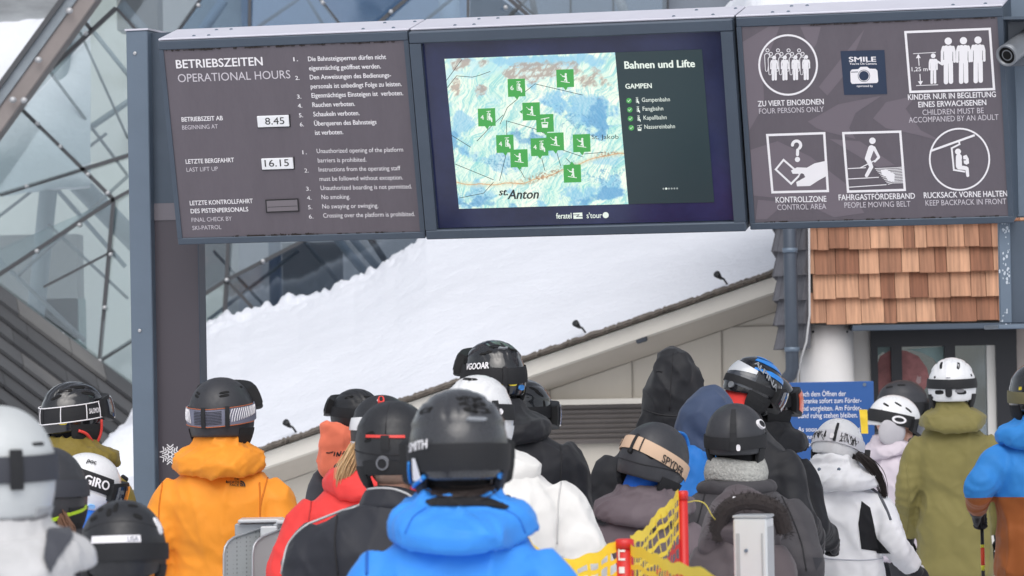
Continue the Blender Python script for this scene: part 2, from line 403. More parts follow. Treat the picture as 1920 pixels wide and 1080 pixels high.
bars = [((0, 365), (330, 264), 7), ((42, 206), (213, 374), 7), ((-40, 540), (213, 374), 7), ((213, 374), (330, 311), 6), ((213, 374), (187, 677), 7), ((187, 677), (425, 525), 7), ((82, 538), (213, 470), 4), ((92, 132), (218, 15), 8), ((155, 37), (172, 57), 7),
        ((218, 15), (300, 106), 5), ((425, 525), (562, 455), 7), ((562, 455), (800, 305), 6), ((425, 525), (433, 300), 7), ((425, 525), (412, 760), 8), ((425, 525), (478, 582), 6), ((300, 106), (410, -50), 6), ((465, 298), (469, -50), 6), ((562, -50), (665, 82), 6), ((665, 82), (830, -60), 7), ((876, 298), (878, -50), 5), ((900, -50), (1062, 92), 7), ((912, -50), (1074, 92), 4)]
for (a, b, wpx) in bars:
    MB().bar(P(*a, GY - .04), P(*b, GY - .04), wpx / K(GY), .06, up=(0, 1, 0)).build('mullion', bar_m, gb)
for (x, y) in ((50, 349), (70, 232), (113, 275), (165, 327), (202, 362), (69, 471), (149, 422), (207, 477), (196, 577), (187, 677), (161, 63), (95, 129), (425, 525), (493, 490), (372, 10), (605, 5), (733, 22), (948, 14), (48, 577), (117, 627), (300, 106)):
    c = P(x, y, GY - .09)
    MB().tube([c + (0, -.03, 0), c + (0, -.02, 0), c + (0, .03, 0)], [.012, .02, .023], 12).build('clamp', node_m, gb, smooth=True)
# lower edge profile of the glazing
MB().bar(P(-60, 493, GY - .05), P(187, 679, GY - .05), .04, .08, up=(0, 1, 0)).build('edge_profile', mat('edge_profile', (110, 118, 122), .4, metal=.3), gb)
MB().bar(P(187, 679, GY - .05), P(420, 850, GY - .05), .04, .08, up=(0, 1, 0)).build('edge_profile', mat('edge_profile', (110, 118, 122), .4, metal=.3), gb)
# what stands inside: columns, braces, pale back wall, dark hall
inb = mat('interior_steel', (150, 161, 168), .6, var=.06); inw = mat('interior_wall', (212, 215, 213), .8, var=.06, vscale=.6); ind = mat('dark_hall', (182, 186, 191), .8, var=.15, vscale=.5)
def inner(a, b, w_, y=GY + .9, m=inb, nm='column'):
    MB().tube([P(*a, y), P(*b, y)], w_ / K(y) / 2, 14).build(nm, m, gb, smooth=True)
inner((134, -70), (62, 640), 34); inner((20, 215), (260, 460), 40, GY + 1.3, inb, 'brace'); inner((5, 240), (235, 500), 9, GY + 1.1, inb, 'brace')
inner((113, 278), (300, 150), 12, GY + .7, inb, 'brace'); inner((172, 55), (300, 215), 9, GY + .7, inb, 'brace'); inner((-20, 350), (75, 300), 14, GY + .8, inb, 'brace')
for a_, b_, w_ in (((-20, 420), (200, 250), 6), ((30, 520), (240, 330), 7), ((60, 90), (240, 330), 6), ((150, 60), (240, 260), 5), ((-20, 470), (160, 640), 8), ((90, 420), (240, 560), 6), ((390, 600), (560, 470), 7), ((400, 470), (520, 600), 6), ((560, 440), (660, 560), 8), ((470, 60), (600, -30), 7), ((620, 70), (560, -30), 6), ((760, 70), (880, -30), 7), ((930, 60), (1010, -30), 9), ((1010, 60), (990, -40), 12)):
    inner(a_, b_, w_, GY + .55, mat('reflection_grey', (128, 134, 140), .5, metal=.3), 'reflection_line')  # thin lines added as a second layer, standing for reflections in the panes
inner((225, 10), (330, 130), 26, GY + 1.2, inb, 'brace'); inner((514, 430), (520, 640), 24, GY + 1.0, mat('interior_blue_steel', (112, 126, 148), .6), 'column')
pale_b = mat('interior_pale_steel', (196, 204, 210), .6)
inner((625, 440), (700, 530), 16, GY + .8, pale_b, 'brace'); inner((655, 440), (730, 528), 14, GY + .8, pale_b, 'brace'); inner((690, 440), (742, 520), 12, GY + .7, bar_m, 'brace')
inner((890, 400), (870, 470), 30, GY + .7, bar_m, 'column')
inner((420, 0), (330, 130), 20, GY + 1.2, pale_b, 'brace'); inner((840, -20), (850, 120), 40, GY + 1.3, pale_b, 'column'); inner((1150, -30), (1185, 60), 18, GY + 1.0, pale_b, 'brace')
for x0, x1, y0, y1, yy, m in ((-400, 455, -200, 1000, GY + 4.5, inw), (455, 1500, 120, 900, GY + 4.2, ind), (455, 1260, -200, 120, GY + 4.3, mat('interior_blue_wall', (150, 166, 184), .7, var=.12, vscale=.7))):
    A_, B_ = P(x0, y1, yy), P(x1, y0, yy)
    MB().box(((A_[0]+B_[0])/2, yy, (max(A_[2], -.2)+B_[2])/2), (B_[0]-A_[0], .1, B_[2]-max(A_[2], -.2))).build('inner_wall', m, gb)
for x0, y0, x1, y1, m in ((0, 440, 150, 640, mat('interior_panel', (150, 152, 152), .8)), (70, 560, 155, 690, mat('interior_green_box', (140, 158, 156), .7)), (225, -10, 300, 60, mat('interior_panel', (150, 152, 152), .8)), (535, 455, 640, 620, mat('interior_grey', (112, 116, 122), .8))):
    A_, B_ = P(x0, y1, GY + 3), P(x1, y0, GY + 3)
    MB().box(((A_[0]+B_[0])/2, GY + 3, (A_[2]+B_[2])/2), (B_[0]-A_[0], .6, B_[2]-A_[2])).build('inner_partition', m, gb)
# cladding to the right, above the signs
A_, B_ = P(1250, 298, GY), P(1530, -160, GY)
MB().box(((A_[0]+B_[0])/2, GY + .2, (A_[2]+B_[2])/2), (B_[0]-A_[0], .3, B_[2]-A_[2])).build('grey_cladding', mat('grey_cladding', (118, 126, 138), .6, var=.08), gb)
for x in (1070, 1150, 1252, 1375, 1503):
    MB().bar(P(x, 60, GY - .06), P(x, -120, GY - .06), .02, .05, up=(0, 1, 0)).build('mullion', bar_m, gb)
# the big raking edge beam, top left
b0, b1 = np.array([-75., 315.]), np.array([215., -85.])
def off(q, d): n = np.array([.81, .586]); return q + n * d
MB().bar(P(*off(b0, 12), GY - .5), P(*off(b1, 12), GY - .5), 30 / K(GY), .35, up=(0, 1, 0), bev=.01).build('edge_beam', mat('brown_grey_beam', (138, 130, 128), .6, var=.1), gb)
MB().bar(P(*off(b0, -14), GY - .55), P(*off(b1, -14), GY - .55), 20 / K(GY), .3, up=(0, 1, 0)).build('gutter', mat('gutter_zinc', (138, 146, 154), .4, metal=.4, var=.15, vscale=5), gb)
MB().bar(P(*off(b0, -27), GY - .6), P(*off(b1, -27), GY - .6), 9 / K(GY), .3, up=(0, 1, 0)).build('gutter_lip', bar_m, gb)
for (x, y) in ((72, 112), (24, 187), (45, 188), (130, 20)):
    c = P(x, y, GY - .75); MB().ball(c, (.035, .03, .03), 10, 6).build('clamp', node_m, gb, smooth=True)
# slab behind it with snow, glass roof strip in the corner
sg = []
for i in range(40):
    row = []
    for j in range(24):
        u, v = i / 39, j / 23
        x = -160 + 330 * u; y = 30 + 30 * math.sin(u * 2.0) * (1 - u) - 6 * u + v * 330
        p = P(x, y, GY + 1.2 - 1.1 * v); q = Vector(p)
        p = p + np.array([0, .05 * noise.noise(q * 3), .05 * noise.noise(q * 2.2) + .03 * noise.noise(q * 7)]); row.append(p)
    sg.append(row)
structure(MB().grid(np.array(sg)).build('snow_drift', snow_m, None, smooth=True))
A_, B_ = P(-120, 200, GY + 1.8), P(150, -120, GY + 1.8)
MB().box(((A_[0]+B_[0])/2, GY + 1.8, (A_[2]+B_[2])/2), (B_[0]-A_[0], .1, B_[2]-A_[2])).build('glass_roof_strip', mat('reflection_streaks', (150, 154, 158), .5, var=.4, vscale=1.6, stretch=(1, 1, 4), bump=.3, bscale=4), gb)  # glass strip, its reflections painted in as grey streaks

# ---- dark board roof, lower left
dr = thing('board_roof', 'steep dark roof of weathered boards running below the glass facade', 'roof', (-5, 35, 0))
bm_ = bpy.data.materials.new('weathered_boards'); bm_.use_nodes = True; t_ = bm_.node_tree; pb = t_.nodes['Principled BSDF']
gi = t_.nodes.new('ShaderNodeNewGeometry'); rp = t_.nodes.new('ShaderNodeValToRGB'); rp.color_ramp.elements[0].color = [*lin((62, 63, 66)), 1]; rp.color_ramp.elements[1].color = [*lin((122, 121, 120)), 1]
rp.color_ramp.elements[0].position = .1
e_ = rp.color_ramp.elements.new(.6); e_.color = [*lin((86, 87, 90)), 1]
tc_ = t_.nodes.new('ShaderNodeTexCoord'); nz = t_.nodes.new('ShaderNodeTexNoise'); nz.inputs['Scale'].default_value = 1.5; nz.inputs['Detail'].default_value = 8
ad = t_.nodes.new('ShaderNodeMath'); ad.operation = 'MULTIPLY_ADD'; ad.inputs[1].default_value = .55
t_.links.new(tc_.outputs['Object'], nz.inputs['Vector']); t_.links.new(gi.outputs['Random Per Island'], ad.inputs[0])
sb = t_.nodes.new('ShaderNodeMath'); sb.operation = 'MULTIPLY'; sb.inputs[1].default_value = .6
t_.links.new(nz.outputs[0], sb.inputs[0]); t_.links.new(sb.outputs[0], ad.inputs[2]); t_.links.new(ad.outputs[0], rp.inputs[0]); t_.links.new(rp.outputs[0], pb.inputs['Base Color'])
pb.inputs['Roughness'].default_value = .75
U0, U1 = P(-160, 416, GY - .15), P(440, 868, GY - .15); L0 = P(-160, 1050, 33.2); L1 = L0 + (U1 - U0)
rb = MB(); NB = 19
fallv = unit((L0 - U0) + (L1 - U1)); runv = unit(U1 - U0); nrm = unit(np.cross(runv, fallv))
if nrm[1] > 0: nrm = -nrm
for i in range(NB):
    t0, t1 = i / NB, (i + 1.18) / NB
    s0 = 0
    while s0 < 1:
        s1 = min(1, s0 + random.uniform(.10, .22))
        c = [(U0 + (U1-U0)*s_) * (1-t_) + (L0 + (L1-L0)*s_) * t_ for s_, t_ in ((s0 + .001, t0), (s1 - .001, t0), (s1 - .001, t1), (s0 + .001, t1))]
        lo, hi = .005, .05 + random.uniform(0, .015)
        V = [c[0]+nrm*lo, c[1]+nrm*lo, c[2]+nrm*hi, c[3]+nrm*hi, c[0]-nrm*.02, c[1]-nrm*.02, c[2]+nrm*(hi-.035), c[3]+nrm*(hi-.035)]
        rb.add(V, [(0,1,2,3),(7,6,5,4),(0,4,5,1),(1,5,6,2),(2,6,7,3),(3,7,4,0)]); s0 = s1
rb.build('board_courses', bm_, dr, fix=True)
MB().add([U0 - nrm*.04, U1 - nrm*.04, L1 - nrm*.04, L0 - nrm*.04], [(0, 1, 2, 3)]).build('underlay', mat('underlay', (40, 40, 42), .9), dr)
# snow heap and low kerb left of the post
hp = MB(); c = P(236, 862, 31)
G = []
for i in range(28):
    row = []
    for j in range(28):
        u, v = (i/27-.5)*2, (j/27-.5)*2; rr = math.hypot(u, v); q = Vector((c[0]+u, c[1]+v, 3))
        row.append((c[0]+u*.55+.15, c[1]+v*.6, c[2] + max(-.9, .30*(1-rr**2*1.6)) + .04*noise.noise(q*3)))
    G.append(row)
structure(hp.grid(np.array(G)).build('snow_heap', snow_m, None, smooth=True))

# ---- shingled house on the right
HY = 26.0
hs_ = thing('shingled_house', 'small house clad in orange brown wooden shingles above a dark glazed door', 'building', (4.6, HY, 0))
sm = bpy.data.materials.new('cedar_shingle'); sm.use_nodes = True; t_ = sm.node_tree; pb = t_.nodes['Principled BSDF']; L = t_.links.new
gi = t_.nodes.new('ShaderNodeNewGeometry'); rp = t_.nodes.new('ShaderNodeValToRGB'); cr = rp.color_ramp
for i, (p_, c_) in enumerate(((0, (124, 78, 56)), (.22, (146, 94, 68)), (.45, (162, 106, 76)), (.7, (170, 112, 80)), (.88, (180, 124, 90)), (1, (196, 150, 120)))):
    e_ = cr.elements[0] if i == 0 else (cr.elements[1] if i == 5 else cr.elements.new(p_)); e_.position = p_; e_.color = [*lin(c_), 1]
L(gi.outputs['Random Per Island'], rp.inputs[0])
tc_ = t_.nodes.new('ShaderNodeTexCoord'); mp_ = t_.nodes.new('ShaderNodeMapping'); mp_.inputs['Scale'].default_value = (60, 8, 2.5); L(tc_.outputs['Object'], mp_.inputs[0])
nz = t_.nodes.new('ShaderNodeTexNoise'); nz.inputs['Scale'].default_value = 1; nz.inputs['Detail'].default_value = 7; L(mp_.outputs[0], nz.inputs['Vector'])
mr = t_.nodes.new('ShaderNodeMapRange'); mr.inputs[1].default_value = .3; mr.inputs[2].default_value = .7; mr.inputs[3].default_value = .68; mr.inputs[4].default_value = 1.22; L(nz.outputs[0], mr.inputs[0])
mx = t_.nodes.new('ShaderNodeMix'); mx.data_type = 'RGBA'; mx.blend_type = 'MULTIPLY'; mx.inputs[0].default_value = 1; L(rp.outputs[0], mx.inputs[6]); L(mr.outputs[0], mx.inputs[7]); L(mx.outputs[2], pb.inputs['Base Color'])
bp = t_.nodes.new('ShaderNodeBump'); bp.inputs['Strength'].default_value = .35; bp.inputs['Distance'].default_value = .01; L(nz.outputs[0], bp.inputs['Height']); L(bp.outputs[0], pb.inputs['Normal']); pb.inputs['Roughness'].default_value = .75
gm = mat('grey_shingle', (98, 98, 104), .8, var=.25, vscale=9, bump=.3, bscale=30, stretch=(6, 6, 1))
zb = P(1600, 606, HY)[2]; xs0 = P(1519, 606, HY)[0]; xs1 = P(1878, 606, HY)[0]
rowh = 46.5 / K(HY)
def shingles(name, m, O, du, L_, rows, z0, seed, sag=0.0):
    rr = random.Random(seed); mb = MB(); du = np.asarray(du, float); nn = np.array([du[1], -du[0], 0])
    for r_ in range(rows):
        x = -rr.uniform(0, .1); z = z0 + r_ * rowh
        while x < L_:
            wd = rr.choice((.07, .085, .10, .12, .14, .16)) * rr.uniform(.9, 1.1)
            a0, a1 = max(0, x), min(L_, x + wd - .004)
            if a1 - a0 > .02:
                dz = rr.uniform(-.006, .006); th = rr.uniform(.018, .026)
                c0, c1 = O + du*a0, O + du*a1
                zb_, zt = np.array([0, 0, z + dz]), np.array([0, 0, z + rowh * 1.25])
                o1, o0 = nn * (.045 + th*.4), nn * .004
                V = [c0+zb_+o1, c1+zb_+o1, c1+zt+o0, c0+zt+o0, c0+zb_, c1+zb_, c1+zt-nn*.01, c0+zt-nn*.01]
                mb.add(V, [(0,1,2,3),(7,6,5,4),(0,4,5,1),(1,5,6,2),(2,6,7,3),(3,7,4,0)])
            x += wd
    return mb.build(name, m, hs_, fix=True)
ROWS = 12
shingles('front_shingles', sm, np.array([xs0, HY, 0]), (1, 0, 0), xs1 - xs0 + 1.2, ROWS, zb, 3)
cx0 = P(1464, 606, HY + .25)[0]
cd = unit((xs0 - cx0, -.25, 0)); cl = math.hypot(xs0 - cx0, .25)
shingles('corner_shingles', gm, np.array([cx0, HY + .25, 0]), cd, cl - .002, ROWS + 1, zb - rowh, 5)
cxb = cx0*1.17
_sd = np.array([cx0-cxb, -3.75, 0]); shingles('side_shingles', gm, np.array([cxb, HY + 4, 0]), unit(_sd), np.linalg.norm(_sd), ROWS + 1, zb - rowh, 8)
zt = zb + rowh * ROWS
core = mat('sheathing', (70, 66, 62), .9)
V = [(cxb+.01, HY+4), (cx0+.01, HY+.26), (xs0+.005, HY+.012), (xs1+1.2, HY+.012), (xs1+1.2, HY+4)]
n = 5; VV = [(x, y, zb + .001) for x, y in V] + [(x, y, zt) for x, y in V]
MB().add(VV, [tuple(range(n))[::-1], tuple(range(n, 2*n))] + [(i, (i+1) % n, n+(i+1) % n, n+i) for i in range(n)]).build('wall', core, hs_, fix=True)
G = []
for i in range(36):
    row = []
    for j in range(20):
        x = cx0 - .25 + (xs1 + 1.6 - cx0) * i / 35; y = HY - .35 + 4.4 * j / 19; q = Vector((x, y, 0))
        e = min(1, j / 2, i / 2)
        row.append((x, y, zt + .02 + .30 * min(1, e) ** .5 + .05 * noise.noise(q * 2) + .2 * j / 19))
    G.append(row)
structure(MB().grid(np.array(G)).build('snow_cover', snow_m, None, smooth=True))
MB().box(((cx0 + xs1 + 1.3)/2, HY + 1.9, zt + .0), (xs1 + 1.5 - cx0, 4.3, .05)).build('roof_board', core, hs_)
# white round column, reveal wall, lintel strip, glazed door
colm = mat('white_render', (214, 212, 212), .75, var=.06, vscale=3, bump=.1, bscale=20)
c = P(1553, 700, HY + .12); r_ = 51 / K(HY + .12)
MB().tube([(c[0], HY + .22, -.1), (c[0], HY + .22, zb - .01)], r_, 40).build('column', colm, hs_, smooth=True)
for x in (1524, 1588):
    q = P(x, 622, HY + .10); MB().ball((q[0], HY + .22 - math.sqrt(max(0, r_**2-(q[0]-c[0])**2)), q[2]), .008, 8, 6).build('bolt', lampb, hs_)
a, b = P(1598, 700, HY + .42)[0], P(1640, 700, HY + .42)[0]
MB().box(((a+b)/2, HY + .52, zb/2 - .02), (b - a, .2, zb)).build('reveal_wall', mat('cream_render', (200, 197, 194), .8, var=.05), hs_)
a, b = P(1598, 610, HY - .05)[0], P(1960, 610, HY - .05)[0]; zz = P(1700, 610, HY)[2]
MB().box(((a+b)/2, HY + .06, zz - .012), (b - a, .24, .036), bev=.004).build('lintel_strip', steel_d, hs_)
DY = HY + .45
dframe = mat('black_door_frame', (36, 38, 44), .4, metal=.2)
def dz(y): return P(1760, y, DY)[2]
def dxx(x): return P(x, 700, DY)[0]
door = MB()
zt2, zh = dz(616), dz(649)
door.box(((dxx(1632)+dxx(1905))/2, DY, (zt2+zh)/2), (dxx(1905)-dxx(1632), .14, zt2-zh))
for x0, x1 in ((1632, 1645), (1670, 1690), (1770, 1790), (1866, 1905)):
    door.box(((dxx(x0)+dxx(x1))/2, DY + .001, zh/2), (dxx(x1)-dxx(x0), .12, zh))
dfo = door.build('door', dframe, hs_)
dglass = glass('door_glass', (205, 214, 216), .22)
for x0, x1 in ((1645, 1670), (1690, 1770), (1790, 1850)):
    MB().box(((dxx(x0)+dxx(x1))/2, DY + .02, zh/2), (dxx(x1)-dxx(x0), .012, zh)).build('pane', dglass, dfo)
MB().box(((dxx(1850)+dxx(1866))/2, DY + .01, zh/2), (dxx(1866)-dxx(1850), .06, zh)).build('white_stile', mat('white_stile', (214, 212, 208), .5), dfo)
# wall inside the door; the reflection on its glass is painted as patches
IY = HY + 1.2
reflected_mural = MB(); A_, B_ = P(1600, 1100, IY), P(1900, 640, IY)
MB().box(((A_[0]+B_[0])/2, IY + .1, B_[2]/2), (B_[0]-A_[0], .08, B_[2])).build('inner_wall', mat('inner_wall_grey', (150, 160, 160), .8, var=.2, vscale=2.5), hs_)
def flat(pts, y): return [P(x, yy, y) for x, yy in pts]
def reflection_patch(pts, m, y):
    F = flat(pts, y); MB().add(F, [tuple(range(len(F)))]).build('reflected_mural', m, hs_)
mred = mat('reflected_red', (146, 96, 96), .7, var=.5, vscale=9); mteal = mat('reflected_teal', (128, 150, 150), .7, var=.2, vscale=5); mpale = mat('reflected_pale', (164, 140, 140), .7, var=.1)
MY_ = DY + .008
reflection_patch([(1700, 655), (1790, 648), (1790, 720), (1772, 705), (1750, 672), (1725, 660)], mteal, MY_ + .004)
reflection_patch([(1640, 650), (1672, 650), (1672, 668), (1655, 660), (1640, 672)], mteal, MY_ + .004)
reflection_patch([(1640, 700), (1650, 668), (1672, 655), (1700, 658), (1722, 668), (1738, 690), (1744, 715), (1730, 735), (1735, 760), (1700, 760), (1700, 730), (1670, 728), (1668, 760), (1645, 760)], mred, MY_ + .002)
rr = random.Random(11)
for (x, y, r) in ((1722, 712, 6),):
    reflection_patch([(x + r*rr.uniform(.5, 1.1)*math.cos(k*.7), y + r*1.6*rr.uniform(.5, 1.1)*math.sin(k*.7)) for k in range(9)], mpale, MY_)
A_, B_ = P(1900, 1100, DY), P(2100, 612, DY)
MB().box(((A_[0]+B_[0])/2 + .02, DY + .1, B_[2]/2), (B_[0]-A_[0], .3, B_[2])).build('reveal_wall', mat('taupe_render', (160, 152, 148), .8, var=.08), hs_)
# dark interior backing
MB().box((P(1800, 700, HY+3.6)[0], HY + 3.6, 1.1), (P(2000, 700, HY)[0]-P(1620, 700, HY)[0], .05, 2.3)).build('back_wall', mat('pale_interior', (150, 154, 156), .9), hs_)
MB().box((P(1950, 560, HY+1.5)[0]+.6, HY + 1.9, 1.0), (.1, 3.5, 2.1)).build('side_wall', mat('dark_interior', (60, 62, 66), .9), hs_)
# downpipe
dp = thing('downpipe', 'dark grey rain downpipe at the corner of the shingled house', 'pipe', tuple(P(1483, 1100, HY - .12)))
dpx = P(1484, 600, HY - .12); top = P(1480, 300, HY - .12)
MB().tube([(dpx[0]+.0, HY - .12, zt + .1), (dpx[0], HY - .12, P(1484, 690, HY)[2]), (dpx[0] - .01, HY - .11, P(1484, 702, HY)[2]), (dpx[0] - .05, HY - .06, P(1484, 714, HY)[2])], [.044, .044, .043, .04], 20).build('pipe', mat('pipe_zinc', (74, 82, 94), .45, metal=.3, var=.1, vscale=5), dp, smooth=True)
for y in (470, 655):
    z = P(1484, y, HY)[2]; MB().tube([(dpx[0], HY - .12, z - .015), (dpx[0], HY - .12, z + .015)], .05, 20).build('pipe_clip', steel, dp, smooth=True)
cb = thing('cable', 'thin pale cable hanging down beside the downpipe', 'cable', tuple(P(1517, 700, HY - .1)))
MB().tube([P(1516, 300, HY - .1), P(1517, 450, HY - .1), P(1518, 590, HY - .1), P(1512, 640, HY - .08), P(1502, 672, HY - .06), P(1496, 700, HY - .05), P(1495, 760, HY - .05)], .007, 8).build('cable_line', mat('pale_cable', (196, 196, 198), .5), cb, smooth=True)
# ================================================================== SIGN GANTRY
AY, TT = 0.26852, 0.23805
SU = np.array([math.cos(AY), -math.sin(AY), 0]); SN = np.array([-math.sin(AY), -math.cos(AY), 0])
SV = math.cos(TT) * np.array([0, 0, 1]) + math.sin(TT) * SN
SB = math.cos(TT) * (-SN) + math.sin(TT) * np.array([0, 0, 1])      # into the box
SO = np.array([-1.50790, 18.0, 2.42957])
SH, W1, W2, W3, SD = 0.93131, 1.17831, 1.46031, 1.15947, 0.25533
AX = (SU, SV, -SB)
def S3(u, v, w=0): return SO + SU * u + SV * v - SB * w              # w: proud of the front face
def uv(px, py, w=0):
    q = hit(px, py, SO - SB * w, -SB) - SO
    return np.array([np.dot(q, SU), np.dot(q, SV)])
def board(name, label, cat, u0, u1, depth, gap=.006):
    t = thing(name, label, cat, tuple(S3((u0+u1)/2, 0, -.1)), 0, None)
    m_ = MB(); fw = .016
    ua, ub = u0 + gap, u1 - gap
    m_.box(S3((ua+ub)/2, SH/2, -depth/2 - .006), (ub - ua, SH, depth), AX, bev=.006)
    m_.build('casing', steel_d, t, fix=True)
    return t, ua, ub
def fascia(t, ua, ub, top, bot, side, w=.012):
    f = MB()
    f.box(S3((ua+ub)/2, SH - top/2, w/2 - .002), (ub-ua, top, w), AX, bev=.003)
    f.box(S3((ua+ub)/2, bot/2, w/2 - .002), (ub-ua, bot, w), AX, bev=.003)
    for q in (ua + side/2, ub - side/2):
        f.box(S3(q, (bot + SH - top)/2, w/2 - .0025), (side, SH - top - bot, w - .001), AX)
    return f.build('frame', steel_d, t, fix=True)
class Flat:
    """flat shapes lying on the sign plane, drawn with photograph coordinates (zx: zoom factor and origin)"""
    def __init__(s, w, zx=1, ox=0, oy=0): s.w = w; s.z = zx; s.ox = ox; s.oy = oy; s.mb = MB()
    def q(s, x, y): return uv(s.ox + x / s.z, s.oy + y / s.z, s.w)
    def poly(s, pts, dw=0):
        s.k = getattr(s, 'k', 0) + 1; dw = dw + s.k*.000012; V = [S3(*s.q(x, y), s.w + dw) for x, y in pts]; s.mb.add(V, [tuple(range(len(V)))]); return s
    def line(s, pts, wd, dw=0, closed=False, cap=True):
        pts = [np.array(p, float) for p in pts]
        if closed: pts = pts + [pts[0]]
        for i in range(len(pts) - 1):
            a, b = pts[i], pts[i+1]; d = unit(b - a); nn = np.array([-d[1], d[0]]) * wd / 2
            e = d * wd / 2 if cap else 0
            s.poly([a - e + nn, b + e + nn, b + e - nn, a - e - nn], dw + .00003 * (i % 5))
        return s
    def ring(s, c, r, wd, n=48, rx=None, dw=0):
        rx = rx or r
        for i in range(n):
            a0, a1 = 2*math.pi*i/n, 2*math.pi*(i+1)/n
            s.poly([(c[0]+(rx+k)*math.cos(a), c[1]+(r+k)*math.sin(a)) for k, a in ((-wd/2, a0), (wd/2, a0), (wd/2, a1), (-wd/2, a1))], dw)
        return s
    def disc(s, c, r, rx=None, n=24, dw=0):
        rx = rx or r
        return s.poly([(c[0]+rx*math.cos(2*math.pi*i/n), c[1]+r*math.sin(2*math.pi*i/n)) for i in range(n)], dw)
    def limb(s, a, b, ra, rb=None, dw=0):
        rb = ra if rb is None else rb; a = np.array(a, float); b = np.array(b, float); t = math.atan2(b[1]-a[1], b[0]-a[0]); pts = []
        for i in range(9): k = t + math.pi/2 + math.pi*i/8; pts.append(a + ra*np.array([math.cos(k), math.sin(k)]))
        for i in range(9): k = t - math.pi/2 + math.pi*i/8; pts.append(b + rb*np.array([math.cos(k), math.sin(k)]))
        return s.poly(pts, dw)
    def text(s, txt, x0, y0, x1, cap, bold=0.0, slope=-.036, shear=0, dw=0):
        V, F = text_tris(txt, bold, shear)
        p0 = s.q(x0, y0); p1 = s.q(x1, y0 + slope * (x1 - x0)); ph = s.q(x0, y0 - cap)
        xm0, xm1 = V[:, 0].min(), V[:, 0].max()
        e = (p1 - p0) / (xm1 - xm0); h = (ph[1] - p0[1]) / cap_h()
        W_ = [S3(p0[0] + (v[0]-xm0)*e[0], p0[1] + (v[0]-xm0)*e[1] + v[1]*h, s.w + dw + v[2]) for v in V]
        s.mb.add(W_, F); return s
    def build(s, name, m, parent): return s.mb.build(name, m, parent)

plum = mat('plum_grey_print', (98, 92, 100), .5, var=.07, vscale=3, stretch=(5, 5, .5), rvar=.2)
plum_l = mat('plum_swirl_print', (114, 106, 115), .5)
whitep = mat('white_print', (238, 236, 240), .5); greyp = mat('grey_print', (208, 203, 211), .5)
dirt = mat('grime', (48, 42, 40), .95)
B1, B2, B3 = .018, .0, .0

# ---- left board: operating hours
t, ua, ub = board('operating_hours_board', 'plum grey board of white writing headed BETRIEBSZEITEN with two time plates', 'notice board', 0, W1, SD)
fascia(t, ua, ub, .040, .030, .022)
MB().box(S3((ua+ub)/2, (SH - .01)/2, .001), (ub-ua-.044, SH-.072, .006), AX).build('panel', plum, t)
Z = 2.454
def F2(w=.0055): return Flat(w, Z, 280, 30)
TB = .022
for (s_, x0, y0, x1, cp_, b_, m_) in (
    ('BETRIEBSZEITEN', 124, 241, 523, 38, TB, whitep), ('OPERATIONAL HOURS', 133, 305, 650, 37, .004, greyp),
    ('BETRIEBSZEIT AB', 149, 486, 339, 20, TB, whitep), ('BEGINNING AT', 152, 523, 316, 19, .004, greyp),
    ('LETZTE BERGFAHRT', 168, 680, 391, 20, TB, whitep), ('LAST LIFT UP', 172, 717, 316, 19, .004, greyp),
    ('LETZTE KONTROLLFAHRT', 187, 871, 477, 20, TB, whitep), ('DES PISTENPERSONALS', 191, 908, 456, 20, TB, whitep),
    ('FINAL CHECK BY', 195, 948, 380, 19, .004, greyp), ('SKI-PATROL', 199, 985, 332, 19, .004, greyp),
    ('1.', 663, 208, 685, 18, TB, whitep), ('Die Bahnsteigsperren dürfen nicht', 731, 208, 1090, 21, TB, whitep), ('eigenmächtig geöffnet werden.', 735, 250, 1066, 21, TB, whitep),
    ('2.', 672, 294, 692, 18, TB, whitep), ('Den Anweisungen des Bedienungs-', 739, 292, 1113, 21, TB, whitep), ('personals ist unbedingt Folge zu leisten.', 743, 334, 1162, 21, TB, whitep),
    ('3.', 680, 380, 700, 18, TB, whitep), ('Eigenmächtiges Einsteigen ist  verboten.', 747, 376, 1169, 21, TB, whitep),
    ('4.', 684, 422, 704, 18, TB, whitep), ('Rauchen verboten.', 751, 419, 947, 21, TB, whitep),
    ('5.', 689, 466, 708, 18, TB, whitep), ('Schaukeln verboten.', 755, 462, 968, 21, TB, whitep),
    ('6.', 693, 508, 712, 18, TB, whitep), ('Überqueren des Bahnsteigs', 759, 505, 1046, 21, TB, whitep), ('ist verboten.', 763, 547, 893, 21, TB, whitep),
    ('1.', 705, 636, 725, 18, .008, whitep), ('Unauthorized opening of the platform', 771, 631, 1168, 20, .008, whitep), ('barriers is prohibited.', 776, 674, 999, 20, .008, whitep),
    ('2.', 714, 720, 734, 18, .008, whitep), ('Instructions from the operating staff', 780, 716, 1156, 20, .008, whitep), ('must be followed without exception.', 784, 759, 1167, 20, .008, whitep),
    ('3.', 722, 804, 742, 18, .008, whitep), ('Unauthorized boarding is not permitted.', 789, 801, 1208, 20, .008, whitep),
    ('4.', 726, 846, 746, 18, .008, whitep), ('No smoking.', 793, 843, 924, 20, .008, whitep),
    ('5.', 731, 889, 750, 18, .008, whitep), ('No swaying or swinging.', 797, 886, 1054, 20, .008, whitep),
    ('6.', 735, 932, 755, 18, .008, whitep), ('Crossing over the platform is prohibited.', 801, 928, 1222, 20, .008, whitep)):
    sl_ = -.036 if x0 < 660 else (-.028 if y0 < 600 else -.018)
    F2().text(s_, x0, y0, x1, cp_, b_, sl_).build('lettering', m_, t)
platew = mat('white_plate', (236, 238, 242), .4); inkd = mat('black_ink', (26, 26, 30), .6)
